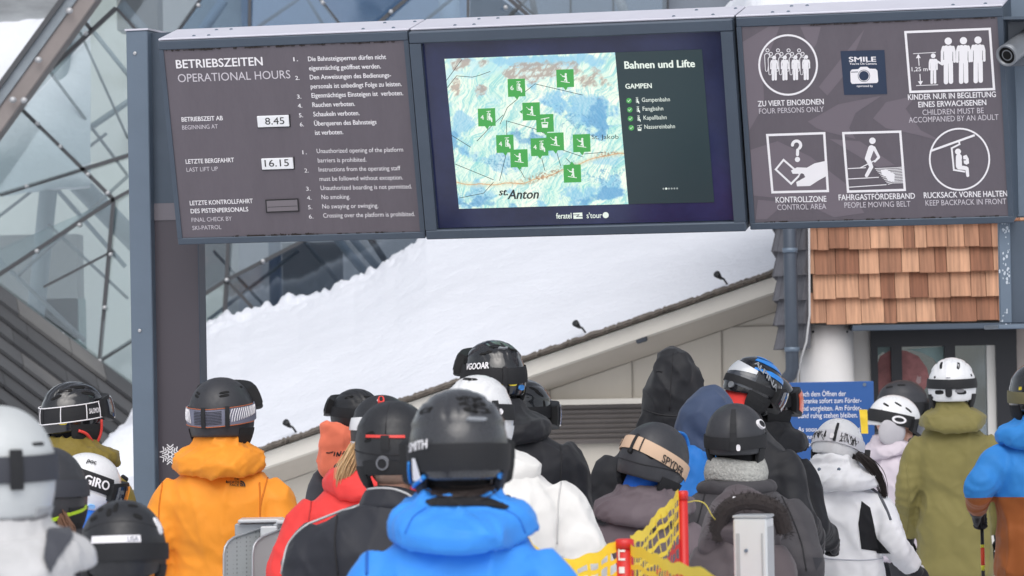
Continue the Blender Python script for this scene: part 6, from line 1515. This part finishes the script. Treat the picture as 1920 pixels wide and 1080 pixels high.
# orange jacket
orgj = fabric('orange_shell', (246, 154, 44), .62, soft=.4)
p = Person('person in bright orange hooded jacket with black helmet and striped goggle strap', 415, 778, 16.4, 121, yaw=-4, hyaw=-16, jm=orgj, nm=nk_black, seed=17, bulk=1.1, sh=1.04, hem=.72, pose='pocket')
H = Helmet(); p.helmet(H, matte_grey, [-34, -34, -34, -34, -24, 0, 13, 15]); H.pads(pad_k, p.hel, -76, -20); H.strap(mat('grey_violet_band', (120, 122, 140), .7, bump=.2, bscale=200, bdist=.001), p.hel, -4, 8, 25, amax=125); H.goggles(p.hel, 26, hh=22)
sf = H.sf
for o_ in (-13, 12.6): H.line('strap_line', mat('rust_line', (190, 104, 60), .6), p.hel, [(a, sf(a)+o_) for a in range(-60, 100, 10)], .0016, .009)
for k in range(9): H.line('strap_line', seam_k, p.hel, [(a, sf(a)-9+k*2.2) for a in range(-26, 34, 10)], .0011, .0088)
for k in range(14):
    for sg in (-1, 1): H.line('strap_chevron', whitet if k % 1 == 0 else seam_k, p.hel, [(sg*(36+k*4.4), sf(36+k*4.4)-9 + k*.5), (sg*(38+k*4.4), sf(36+k*4.4)+2), (sg*(42+k*4.4), sf(36+k*4.4)+11)], .0017, .0088)
for px in (382, 425): a, e = p.az(px, 772); H.patch('strap_clip', band_k, p.hel, a-3.5, a+3.5, sf(a)-15, sf(a)+15, .008, .005)
p.hspots(H, [(371, 736, 6, 1.8, -18), (368, 742, 6, 1.8, -18), (421, 735, 8, 1.8, 8), (421, 741, 8, 1.8, 8), (452, 724, 3, 2)])
p.hood_down(orgj, .98, -.01, 1.15, .05, 1.2)
lg_ = mat('black_logo_print', (40, 36, 30), .6)
for s_, y in (('THE', 902.5), ('NORTH', 908), ('FACE', 913.5)):
    x0 = {'THE': 438, 'NORTH': 425, 'FACE': 430}[s_]; p.text_px(s_, lg_, x0, y-1.5, 448, 4.4, .03, .03)
def arc_px(p, cx, cy, r0, r1):
    V = []; n = 10
    for i in range(n+1):
        a = math.pi/2*i/n; V.append((p.onj(cx+r0*math.sin(a)*.9, cy-r0*math.cos(a), .006), p.onj(cx+r1*math.sin(a)*.9, cy-r1*math.cos(a), .006)))
    if all(v is not None for q in V for v in q): MB().grid(np.array(V)).build('emblem', lg_, p.jacket, world=False)
arc_px(p, 450, 913, 1, 3.4); arc_px(p, 450, 913, 4.4, 7); arc_px(p, 450, 913, 8, 11)
os_ = mat('orange_seam', (206, 116, 22), .7)
p.stripe('seam', os_, [(486, 905), (488, 940), (487, 985)], .0035); p.stripe('seam', os_, [(305, 905), (298, 960), (300, 1040)], .003); p.stripe('seam', os_, [(505, 885), (496, 915), (488, 950)], .003)

# --- purple grey jacket, tan strap
purp = fabric('purple_grey_shell', (103, 92, 98), .68)
p = Person('person in purple grey jacket, black helmet with tan goggle strap, head tilted down', 1226, 864, 15.0, 124, yaw=-14, hyaw=-30, pitch=14, roll=14, jm=purp, nm=fabric('bright_blue_fleece', (36, 100, 200), .85), seed=18, bulk=1.04, sh=.98, hoff=(.03, .04, 0))
H = Helmet(); p.helmet(H, matte_grey, [-36, -35, -32, -28, -20, 0, 13, 15]); H.pads(pad_k, p.hel, -70, -22)
tan = mat('tan_elastic', (206, 176, 150), .7, bump=.2, bscale=200, bdist=.001); H.strap(tan, p.hel, 14, -2, 20, -3); sf = H.sf
p.htext(H, 'SPYDER', seam_k, 1239, 865, 1275, 893, 15, .010, .02)
a, e = p.az(1189, 832); H.patch('strap_clip', band_k, p.hel, a-3, a+2, sf(a)-15, sf(a)+13, .007, .005); H.patch('strap_clip', band_k, p.hel, a+14, a+16, sf(a)-11, sf(a)+10, .007, .003)
a, e = p.az(1171, 822); H.spot('ring_emblem', seam_k, p.hel, a, sf(a), 7, 7, 0, .0095, e=2); H.spot('ring_emblem', tan, p.hel, a, sf(a), 4.5, 4.5, 0, .0105, e=2)
p.hspots(H, [(1216, 852, 9, 3, -22), (1180, 846, 6, 3, -10)]); H.line('shell_seam', seam_k, p.hel, [(-60, -12), (-20, -14), (20, -14), (50, -10), (80, -8)], .0018, .001)
p.hood_down(purp, 1.12, .015, .8, -.02); p.stripe('seam', mat('purple_seam', (78, 70, 76), .8), [(1130, 930), (1170, 922), (1220, 928)], .0025)
pl_ = p.patch_px('shoulder_tab', blk2, [(1206, 916), (1222, 912), (1238, 932), (1220, 938)], .008)

# --- dark grey jacket with knitted collar
dkg = fabric('charcoal_jacket', (66, 64, 68), .7)
knit = mat('grey_knit', (176, 176, 172), .95, bump=1.0, bscale=110, bdist=.008, var=.3, vscale=90)
p = Person('person in charcoal jacket with matt black helmet and grey knitted neck warmer', 1379, 822, 15.6, 113, yaw=-4, hyaw=-8, jm=dkg, nm=nk_black, seed=19, bulk=1.22, sh=1.08, pose='pocket', lean=3)
H = Helmet(); p.helmet(H, matte_grey, [-26, -26, -24, -20, -14, 0, 13, 15]); H.pads(pad_k, p.hel, -64, -16); H.strap(band_k, p.hel, -8, 0, 20); sf = H.sf
a, e = p.az(1375, 780); H.patch('centre_strap', band_k, p.hel, a-6, a+6, -18, 52, .006, .004); a2, _ = p.az(1383, 806); H.spot('label', whitet, p.hel, a2, sf(0)-5, 3.4, 4.5, 0, .014)
a, e = p.az(1427, 795); H.spot('oval_emblem', whitet, p.hel, a, e, 12, 7.5, -15, .0095, .0004, e=2); H.spot('emblem_centre', band_k, p.hel, a, e, 9, 5.0, -15, .0105, .0004, e=2)
mb = MB(); c0 = p.LN((0, -.03, 1.50))*p.sc
for k, (r, z) in enumerate(((.112, .0), (.116, .022), (.112, .044), (.105, .064))):
    t = np.linspace(0, 2*math.pi, 40); mb.tube([c0 + np.array([r*math.cos(a)*1.02, r*math.sin(a)*.9, z + .01*math.sin(a*2)])*p.sc for a in t], .019*p.sc, 10)
me = remesh(mb, .008, 1); link('knitted_neck_warmer', me, knit, p.root)
mb = MB(); c0 = p.LN((0, -.02, 1.44))*p.sc; t = np.linspace(0, 2*math.pi, 40); mb.tube([c0 + np.array([.138*math.cos(a), .112*math.sin(a), .02])*p.sc for a in t], .034*p.sc, 12); me = remesh(mb, .010, 3); p.fold(me, .006, None); link('collar', me, dkg, p.jacket)
for pts in ([(1330, 890), (1316, 950), (1300, 1010)], [(1432, 880), (1470, 940), (1500, 1010), (1512, 1070)], [(1310, 905), (1290, 930)], [(1345, 872), (1395, 868), (1440, 880)]): p.stripe('seam', seam_k, pts, .003)
p.patch_px('shoulder_panel', fabric('black_yoke', (48, 48, 54), .62), [(1440, 880), (1470, 890), (1500, 920), (1530, 970), (1548, 1040), (1530, 1070), (1512, 1000), (1480, 940), (1450, 905)], .002)

# child with fur-trimmed hood behind the white post
brn = fabric('brown_grey_shell', (86, 78, 82), .7); furm = mat('dark_fur', (50, 44, 44), .9)
p = Person('child in brown grey jacket with dark fur-trimmed hood, bent behind the white post', 1392, 990, 13.9, None, yaw=-8, hyaw=-10, pitch=58, jm=brn, nm=nk_black, seed=20, bulk=.86, sh=.86, pose={'base': 'phone', -1: ((-.17, .03, 1.12), (-.07, .22, 1.12)), 1: ((.17, .03, 1.12), (.07, .22, 1.12))}, hoff=(0, .20, -.22), lean=10)
p.hood_up(brn, ((-.22, .15, .15, 0), (-.14, .155, .165, 0), (-.06, .16, .175, 0), (.02, .15, .172, 0), (.08, .12, .15, .0), (.12, .085, .11, .0), (.145, .04, .06, 0)), .08)
mb = MB(); rr = random.Random(8); arc = catmull([p.lpx(x, y, dd) for x, y, dd in ((1344, 1010, 13.72), (1350, 975, 13.70), (1368, 950, 13.68), (1400, 940, 13.67), (1435, 945, 13.68), (1460, 962, 13.70), (1472, 995, 13.72))], 8)
cc = p.lpx(1410, 1000, 13.72)
for i in range(2600):
    q = arc[rr.randrange(len(arc))] + np.array([rr.gauss(0, .012), rr.gauss(0, .014), rr.gauss(0, .012)]); dirn = unit((q-cc)*np.array([1, .4, 1])*.6 + np.array([rr.gauss(0, .05), -.03 + rr.gauss(0, .05), rr.gauss(0, .05) - .01])*1.2); L_ = rr.uniform(.012, .028); sd_ = unit(np.cross(dirn, (rr.gauss(0, 1), 1, rr.gauss(0, 1))))*.0016
    mb.add([q - sd_, q + sd_, q + dirn*L_], [(0, 1, 2)])
mb.tube(arc, .030, 12); mb.build('fur_trim', furm, p.jacket, smooth=False, world=False)
q = MB(); q.ball(p.lpx(1378, 936, 13.66), (.012, .008, .010), 10, 6); q.build('white_toggle', whitet, p.hood, smooth=True, world=False)
pcord = [p.lpx(x, y, dd) for x, y, dd in ((1289, 942, 13.66), (1306, 939, 13.62), (1322, 945, 13.62), (1334, 965, 13.63), (1341, 974, 13.66))]
t = thing('cord', 'thin yellow cord running from the red net pole towards the fur hood', 'cord', tuple(p.Rb @ pcord[0] + p.base))
MB().tube([p.Rb @ q + p.base for q in catmull(pcord, 6)], .0022, 6).build('cord_line', mat('yellow_cord', (206, 190, 90), .6), t, smooth=True)

# white jacket, white helmet
wj2 = fabric('off_white_shell', (230, 229, 227), .65)
p = Person('person in plain off-white jacket with white helmet, behind the front blue jacket', 896, 781, 14.5, 130, yaw=-8, hyaw=-22, jm=wj2, nm=fabric('white_fleece', (216, 216, 214), .9), seed=21, bulk=1.34, sh=1.1, lean=2, hoff=(-.04, .03, 0), pose={'base': 'down', 1: ((.36, -.05, 1.16), (.42, .12, 1.0))})
H = Helmet(crown=(40, .004), ribs=.003); p.helmet(H, white_shell); H.pads(mat('white_ear_pad', (224, 226, 230), .5), p.hel, -60, -14); H.strap(band_k, p.hel, 8, 4, 22); a, e = p.az(926, 752); H.patch('strap_clip', band_k, p.hel, a-5, a+5, H.sf(a)-13, H.sf(a)+15, .007, .006); H.spot('emblem', whitet, p.hel, a+8, H.sf(a), 3.6, 3.6, 45, .012)
p.hspots(H, [(880, 711, 12, 3, -8), (850, 722, 10, 3, 20)]); p.hood_down(wj2, 1.0, .01, .7, -.03, .6)
wsm = mat('white_seam', (196, 196, 196), .8); p.stripe('seam', wsm, [(1052, 905), (1046, 950), (1044, 1020)], .003); p.stripe('seam', wsm, [(960, 870), (1000, 872), (1040, 890)], .002)

# black jacket, reflective piping
navb = fabric('blue_black_softshell', (42, 44, 52), .62, soft=.35)
p = Person('grey-haired person in black jacket with pale piping, black helmet with red stripe', 738, 838, 13.0, 145, yaw=-4, hyaw=2, jm=navb, nm=None, seed=22, bulk=1.3, sh=1.2, pose={-1: ((-.33, -.06, 1.13), (-.25, .10, .96)), 1: ((.31, -.06, 1.13), (.25, .10, .96))}, hoff=(.0, .02, 0))
H = Helmet(crown=(24, .004)); p.helmet(H, matte_black, [-36, -36, -40, -44, -24, 0, 13, 15]); H.pads(pad_k, p.hel, -74, -24, 52, 118)
H.patch('red_stripe', redt, p.hel, p.az(690, 800)[0], p.az(758, 808)[0], lambda a: 12.5 - .02*a, lambda a: 16 - .02*a, .001, .004, shape=True)
a, e = p.az(722, 820); H.patch('strap_clip', band_k, p.hel, a-6, a+6, e-16, e+2, .002, .006, shape=True); H.line('shell_seam', seam_k, p.hel, [(a, 10), (a, 40), (a, 70)], .0016, .003)
H.patch('back_panel', mat('black_mesh_panel', (36, 37, 40), .8), p.hel, -52, 52, lambda a: -34, lambda a: -16, .002, .004)
a, e = p.az(718, 868); H.spot('dial', mat('grey_dial', (116, 118, 124), .4), p.hel, a, e, 8.5, 8.5, 0, .012, e=2); H.spot('dial_centre', band_k, p.hel, a, e, 5.6, 5.6, 0, .014, e=2)
p.hspots(H, [(692, 815, 8, 4, 12), (688, 826, 6, 1.6, 10)]); H.line('shell_seam', seam_k, p.hel, [(-90, -2), (-50, -6), (0, -9), (50, -6)], .0022, .001)
hair_g = mat('grey_hair', (196, 166, 150), .6, bump=.6, bscale=120, bdist=.004); q = MB(); q.ball((p.H @ Vector((0, -.03, -.075)))[:], np.array((.076, .080, .055))*p.hscale, 20, 12); me = remesh(q, .009, 2); link('hair', me, hair_g, p.root)
refl = mat('reflective_piping', (186, 188, 190), .4)
p.stripe('piping', refl, [(528, 1078), (532, 1052), (543, 1017), (575, 985), (628, 962), (663, 952), (693, 939)], .0042, off=.001)
mb = MB(); c0 = p.LN((0, -.02, 1.47))*p.sc; q2 = np.array((p.H @ Vector((0, -.03, -.15)))[:]); mb.tube([c0 - (0, 0, .02), (c0+q2)/2, q2], np.array([.128, .112, .104])*p.sc, 26); me = remesh(mb, .010, 3); p.fold(me, .005, None); cl_ = link('collar', me, navb, p.jacket)
b_ = BVHTree.FromPolygons([tuple(v.co) for v in me.vertices], [tuple(f_.vertices) for f_ in me.polygons])
q = [on_hood(b_, p, *a, .001) for a in catmull([(*a, 0) for a in ((664, 932), (680, 921), (705, 916), (735, 917), (758, 924), (772, 932))], 5)[:, :2]]; q = [x for x in q if x is not None]
if len(q) > 2: MB().tube(q, .0042, 8).build('piping', refl, p.jacket, smooth=True, world=False)
p.stripe('seam', seam_k, [(632, 968), (628, 1020), (634, 1078)], .003)

# --- near row
gj = fabric('pale_grey_shell', (196, 196, 198), .68); gj2 = fabric('dark_grey_panel', (72, 74, 82), .7)
p = Person('person with charcoal helmet edged in lime green and brown hair, far left', 86, 926, 12.5, 152, yaw=-8, hyaw=-14, jm=blk2, nm=nk_black, seed=23, sh=.9)
H = Helmet(); p.helmet(H, matte_grey); H.pads(pad_k, p.hel); lime = mat('lime_trim', (184, 220, 40), .5)
H.patch('lime_trim', lime, p.hel, -100, 100, lambda a: H.rim(R(a)) - 2.0, lambda a: H.rim(R(a)) + 2.5, -.002, .006, 48); p.hspots(H, [(132, 927, 5, 2.6), (150, 929, 4, 2.6), (60, 890, 8, 2.4)]); H.strap(band_g, p.hel, 8, 6, 20)
hair_n = mat('brown_hair', (112, 80, 62), .6); p.hair_lock(hair_n, [p.lpx(112, 962, 12.40), p.lpx(122, 984, 12.36), p.lpx(130, 1000, 12.34), p.lpx(132, 1030, 12.34)], 110, .009, .0024); p.hood_down(blk2)
p = Person('child in black helmet with a white label across the back, bottom left', 231, 1034, 11.0, 162, yaw=2, hyaw=6, pitch=4, jm=blk, nm=nk_black, seed=24, sh=.92)
H = Helmet(crown=(22, .003)); p.helmet(H, matte_black); H.pads(pad_k, p.hel); H.strap(band_k, p.hel, -2, 0, 18); p.hspots(H, [(176, 972, 6, 3, 20), (205, 960, 3, 6, 10), (218, 950, 2.6, 9), (258, 968, 6, 3, -30), (248, 948, 6, 2.6, -10), (190, 955, 4, 3)])
a0, e0 = p.az(174, 1003); a1, e1 = p.az(262, 1000); H.patch('label', whitet, p.hel, a0, a1, lambda a: 8.5, lambda a: 16.5, .003, .003); a0, e0 = p.az(238, 1003); a1, _ = p.az(258, 1001)
H.text('USA', mat('faded_print', (150, 152, 160), .6), p.hel, a0, 9.5, a1, 5.5, .0072, 0, .03); a, e = p.az(297, 985); H.spot('sticker', whitet, p.hel, a, e, 5, 10, 15, .004); H.line('shell_seam', seam_k, p.hel, [(-70, 24), (-30, 32), (10, 34), (60, 26)], .002, .002)
p.hspots(H, [(230, 1044, 12, 3)]); p.hood_down(blk)
p = Person('person in pale grey helmet and light grey hooded jacket, nearest at the left edge', -4, 888, 9.0, 214, yaw=-4, hyaw=-4, jm=gj, nm=nk_black, seed=25, bulk=1.12, sh=1.06)
H = Helmet(crown=(14, .003)); p.helmet(H, hshell('pale_grey_shell', (196, 200, 202), .4), [-40, -40, -40, -40, -24, 0, 13, 15]); H.strap(band_g, p.hel, 4, 6, 22); a, e = p.az(32, 860); H.patch('strap_clip', band_k, p.hel, a-8, a+4, H.sf(a)-16, H.sf(a)+16, .007, .006); H.pads(mat('grey_pad', (170, 172, 176), .8), p.hel, -76, -30); p.hspots(H, [(72, 832, 8, 1.4)]); p.hood_down(gj, 1.12, .01, 1.25, .05, .8)
p.patch_px('dark_panel', gj2, [(84, 925), (100, 928), (122, 980), (136, 1008), (112, 1040), (90, 1074), (80, 1050), (90, 980)], .007, 4, p.jacket, 'both')
gs_ = mat('grey_seam', (120, 120, 124), .8)
for pts in ([(2, 968), (30, 975), (70, 972), (95, 964)], [(0, 940), (40, 948), (80, 940)]):
    q = [on_hood(p.hbvh, p, *a_, .001) for a_ in catmull([(*a_, 0) for a_ in pts], 5)[:, :2]]; q = [x for x in q if x is not None]
    if len(q) > 2: MB().tube(q, .0035, 6).build('seam', gs_, p.hood, smooth=True, world=False)

bluj = fabric('bright_blue_shell', (58, 146, 238), .6, soft=.5)
p = Person('person in bright blue hooded jacket and glossy black helmet, nearest in the middle', 860, 842, 10.4, 186, yaw=-2, hyaw=4, jm=bluj, nm=nk_black, seed=26, bulk=1.14, sh=1.06, hem=.72, pose='pocket', hoff=(0, .02, 0))
H = Helmet(crown=(24, .006), ribs=.004); p.helmet(H, worn_black, [-30, -30, -26, -20, -12, 2, 13, 15]); H.pads(mat('black_blue_pad', (38, 42, 52), .8), p.hel, -70, -14); H.strap(band_k, p.hel, -6, -10, 26); H.goggles(p.hel, -12, hh=24)
p.htext(H, 'SMITH', whitet, 771, 848, 804, 840, 16, .010, .04); p.hspots(H, [(880, 748, 14, 2.6, -6), (886, 758, 15, 2.8, -6), (896, 770, 16, 3.2, -6), (800, 770, 9, 3, 20)]); a, e = p.az(893, 787); H.spot('maker_plate', mat('silver_print', (150, 154, 160), .3), p.hel, a, e, 11, 1.3, -3, .008)
a, e = p.az(784, 878); a2, e2 = p.az(792, 895)
f_ = MB(); f_.add(H.S(np.radians([a-3, a+3, a+9, a-9]), np.radians([e+10, e+10, e-12, e-12]), .012, False), [(0, 1, 2, 3)]); f_.build('white_flash', whitet, p.hel, world=False)
bt = mat('blue_trim', (40, 140, 226), .5); H.line('chin_strap', bt, p.hel, [p.az(771, 866), p.az(773, 885), p.az(778, 905)], .0045, .008); H.line('chin_strap', bt, p.hel, [p.az(800, 893), p.az(792, 902), p.az(786, 912)], .006, .006); a, e = p.az(936, 893); H.spot('blue_tab', bt, p.hel, a, e, 5, 3, 0, .004)
p.hood_down(bluj, 1.02, .0, 1.3, -.085, 1.2, open_=.03)
mb = MB(); hc = np.array((p.H @ Vector((0, -.035, -.115)))[:]); t = np.linspace(0, 2*math.pi, 30); rr = random.Random(2)
hair_k = mat('dark_brown_hair', (52, 42, 40), .6); p.hair_lock(hair_k, [hc + (-.07, -.03, .01), hc + (-.02, -.075, -.01), hc + (.03, -.075, -.01), hc + (.08, -.03, .01)], 110, .012, .0026)
p.patch_px('lining', nk_black, [(796, 940), (820, 933), (850, 929), (880, 929), (910, 933), (935, 940), (956, 951), (948, 957), (920, 952), (890, 948), (860, 946), (830, 947), (808, 950)], .004, 2.5, p.hood, p.hbvh)
for pts in ([(760, 1000), (775, 970), (800, 952)], [(985, 1000), (972, 972), (948, 956)]):
    q = [on_hood(p.hbvh, p, *a_, .001) for a_ in catmull([(*a_, 0) for a_ in pts], 6)[:, :2]]; q = [x for x in q if x is not None]
    if len(q) > 2: MB().tube(q, .0022, 6).build('seam', mat('blue_seam_soft', (34, 108, 200), .7), p.hood, smooth=True, world=False)
p.stripe('seam', mat('blue_seam', (30, 96, 180), .7), [(700, 985), (690, 1030), (688, 1078)], .004)
# ================================================================== BARRIERS AND GATES
redp = mat('red_pole_plastic', (206, 44, 44), .4, var=.06); yel = mat('yellow_net', (255, 222, 66), .6, var=.05, vscale=20); redn_ = mat('red_net', (222, 66, 60), .6); blk_cap = mat('pole_cap', (36, 34, 36), .6)
def net_pole(px, py, d, r, label, lean=0.0, marks=()):
    top = P(px, py, d); bot = np.array([top[0] + lean, top[1], 0])
    t = thing('net_pole', label, 'pole', tuple(bot), 0, 'red poles of the safety net')
    MB().tube([bot, top*.5+bot*.5, top - (0, 0, .02)], r, 18).build('pole', redp, t, smooth=True)
    MB().tube([top - (0, 0, .03), top - (0, 0, .004), top], [r*1.12, r*1.12, r*.8], 18).build('cap', blk_cap if marks == 'black' else redp, t, smooth=True)
    if marks and marks != 'black':
        for y0, y1, a0, a1 in marks:
            z0, z1 = P(px, y1, d)[2], P(px, y0, d)[2]; an = np.linspace(R(a0), R(a1), 6); G = [[(top[0] + (r+.001)*math.sin(a), top[1] - (r+.001)*math.cos(a), z) for a in an] for z in (z0, z1)]
            MB().grid(np.array(G)).build('white_mark', whitep, t, smooth=True)
    return top
tB = net_pole(1280, 920, 13.35, .0165, 'thin red net pole where the yellow mesh rises highest')
tA = net_pole(1171, 1010, 12.4, .0265, 'thick red net pole with white marks, nearest of the three', 0, ((1022, 1026, -50, 0), (1030, 1034, -50, 0), (1022, 1050, -50, -38), (1046, 1050, -50, 0), (1062, 1074, -45, -5)))
tC = net_pole(948, 928, 12.0, .0145, 'red net pole with black cap, showing beside the white jacket', 0, 'black')
def net(name, label, top, drop, ns, nt, split, seed=0):
    """sagging band of square mesh hung from its top edge"""
    rr = random.Random(seed); top = catmull(np.array(top), 24); n = len(top); s_ = np.r_[0, np.cumsum(np.linalg.norm(np.diff(top, axis=0), axis=1))]; s_ /= s_[-1]
    def at(u, v):
        p = np.array([np.interp(u, s_, top[:, k]) for k in range(3)]); w_ = math.sin(math.pi*u)
        return p + np.array([0.012*math.sin(v*5+u*9)*w_, .02*math.sin(v*4 + u*7)*w_, -drop*v*(1-.12*w_)]) 
    o = thing('safety_net', label, 'net', tuple(at(.5, 1)), 0, None)
    def strand(mb, pts, w_, vert=False):
        q = np.array(pts); T = np.gradient(q, axis=0); T /= np.linalg.norm(T, axis=1)[:, None]; out = []
        for k, off in enumerate((-1, 1)):
            side = np.broadcast_to(unit((top[-1]-top[0])*np.array([1, 1, 0])), T.shape).copy() if vert else np.broadcast_to(np.array([0, 0, 1.]), T.shape).copy(); side /= np.linalg.norm(side, axis=1)[:, None]; out.append(q + side*off*w_/2)
        f = np.stack(out, 1); b = f + np.array([0, .002, 0]); mb.grid(f); mb.grid(b[:, ::-1])
    y, r_ = MB(), MB()
    for j in range(nt+1):
        v = j/nt; mb = y if v <= split else r_; pts = [at(u, v + .012*math.sin(u*40+j)) for u in np.linspace(0, 1, 40)]
        strand(mb, pts, .034 if j in (0, nt) else .015)
    for i in range(ns+1):
        u = i/ns; uu = min(1, max(0, u)); a = [at(uu, v) for v in np.linspace(0, split, 8)]; b = [at(uu, v) for v in np.linspace(split, 1, 8)]
        strand(y, a, .016, True); strand(r_, b, .016, True)
    y.build('mesh', yel, o); r_.build('lower_mesh', redn_, o); return o
net('safety_net', 'yellow and red square mesh net rising to the thin red pole', [P(1182, 1014, 12.42), P(1218, 992, 12.75), P(1246, 960, 13.0), P(1272, 924, 13.33)], .36, 13, 8, .43, 1)
net('safety_net', 'yellow mesh net sagging in front of the white jacket, left of the thick red pole', [P(951, 934, 12.0), P(985, 1012, 12.1), P(1045, 1056, 12.2), P(1105, 1048, 12.3), P(1160, 1020, 12.4)], .36, 12, 8, .5, 2)
net('safety_net', 'yellow net tape dropping out of the picture right of the thick red pole', [P(1182, 1030, 12.38), P(1240, 1056, 11.6), P(1330, 1086, 10.5), P(1460, 1180, 10.1)], .4, 26, 8, .5, 3)

# white aluminium gate post
alw = mat('white_aluminium', (212, 215, 218), .32, metal=.25, var=.03, vscale=8); alg = mat('grey_aluminium', (178, 182, 186), .35, metal=.4)
t = thing('gate_post', 'white aluminium gate post with slanted grey side, in front of the charcoal jacket', 'gate post', (0, 0, 0))
A_, B_ = P(1374, 972, 13.2), P(1436, 972, 13.2); u_ = np.array([math.cos(.26), -math.sin(.26), 0]); n_ = np.array([-math.sin(.26), -math.cos(.26), 0]); Wd = (B_[0]-A_[0])/math.cos(.26); zt_ = A_[2]
c = A_ + u_*Wd/2 - n_*.06; t.location = (c[0], c[1], 0); ax = (u_, -n_, np.array([0, 0, 1.]))
MB().box((c[0], c[1], zt_/2), (Wd, .12, zt_), ax, bev=.006).build('profile', alw, t, fix=True)
MB().box((c[0], c[1], zt_ + .005), (Wd + .004, .124, .010), ax, bev=.003).build('cap', alg, t, fix=True)
for f_, w_ in ((-.36, .012), (.36, .006)): q = c + u_*Wd*f_ + n_*.0605; MB().box((q[0], q[1], zt_/2 - .02), (w_, .004, zt_ - .06), ax).build('groove', alg, t)
q = c - u_*Wd*.12 + n_*.061; MB().tube([np.array([q[0], q[1], P(1395, 1032, 13.2)[2]]), np.array([q[0], q[1], P(1395, 1032, 13.2)[2]]) + n_*.006], .006, 10).build('screw', steel, t)
MB().box((c[0] + u_[0]*(Wd/2+.0005), c[1] + u_[1]*(Wd/2 + .0005), zt_/2 - .01), (.003, .10, zt_ - .04), ax).build('side_face', alg, t)

# turnstile gate on the left
t = thing('turnstile_gate', 'grey metal lift gate with rounded perforated panels in front of the orange jacket', 'gate', tuple(P(490, 1200, 15.5)*np.array([1, 1, 0])))
pm = mat('perforated_sheet', (176, 180, 182), .4, metal=.15, var=.04); nt_ = pm.node_tree; b_ = nt_.nodes['Principled BSDF']
vo = nt_.nodes.new('ShaderNodeTexVoronoi'); vo.inputs['Scale'].default_value = 60; vo.inputs['Randomness'].default_value = 0.0; tcn = nt_.nodes.new('ShaderNodeTexCoord'); nt_.links.new(tcn.outputs['Object'], vo.inputs['Vector'])
rmp = nt_.nodes.new('ShaderNodeMapRange'); rmp.inputs[1].default_value = .22; rmp.inputs[2].default_value = .3; rmp.inputs[3].default_value = .62; rmp.inputs[4].default_value = 1; nt_.links.new(vo.outputs['Distance'], rmp.inputs[0])
mxn = nt_.nodes.new('ShaderNodeMix'); mxn.data_type = 'RGBA'; mxn.blend_type = 'MULTIPLY'; mxn.inputs[0].default_value = 1; mxn.inputs[6].default_value = [*lin((196, 199, 200)), 1]; nt_.links.new(rmp.outputs[0], mxn.inputs[7]); nt_.links.new(mxn.outputs[2], b_.inputs['Base Color'])
def plate(pts, y0, y1, m, nm, th=.012):
    W_ = [P(x, y, y0 + (y1-y0)*(x-pts[0][0])/(pts[-1][0]-pts[0][0] + 1e-6)) for x, y in pts]; n = len(W_); bk = [q + (0, th, 0) for q in W_]
    return MB().add(W_ + bk, [tuple(range(n)), tuple(range(n, 2*n))[::-1]] + [(i, n+i, n+(i+1) % n, (i+1) % n) for i in range(n)]).build(nm, m, t, fix=True)
o1 = [(420, 1500), (420, 1040), (422, 1026), (428, 1016), (438, 1008), (505, 986), (510, 986), (510, 1500)]
plate(o1, 15.35, 15.6, pm, 'panel')
o2 = [(474, 1500), (474, 1040), (476, 1024), (482, 1014), (492, 1006), (545, 986), (548, 986), (548, 1500)]
plate(o2, 15.2, 15.4, mat('frosted_sheet', (190, 197, 197), .25, metal=.2, var=.04), 'panel')
for o, y0, y1 in ((o1, 15.35, 15.6), (o2, 15.2, 15.4)):
    W_ = [P(x, y, y0 + (y1-y0)*(x-o[0][0])/(o[-1][0]-o[0][0]) - .004) for x, y in o[:6]]; MB().tube(W_, .005, 8).build('edge_tube', alg, t, smooth=True)
def gbox(x0, x1, y0, y1, d, dep, m, nm):
    A_, B_ = P(x0, y1, d), P(x1, y0, d); return MB().box(((A_[0]+B_[0])/2, d + dep/2, (A_[2]+B_[2])/2), (B_[0]-A_[0], dep, B_[2]-A_[2]), bev=.004).build(nm, m, t, fix=True)
gbox(449, 519, 981, 1500, 15.66, .12, alg, 'housing'); gbox(446, 527, 973, 981, 15.62, .2, alw, 'housing_lid'); gbox(497, 520, 987, 1500, 15.45, .05, alw, 'upright'); gbox(521, 556, 982, 1500, 15.5, .12, alg, 'housing'); gbox(518, 560, 975, 983, 15.46, .2, alw, 'housing_lid')
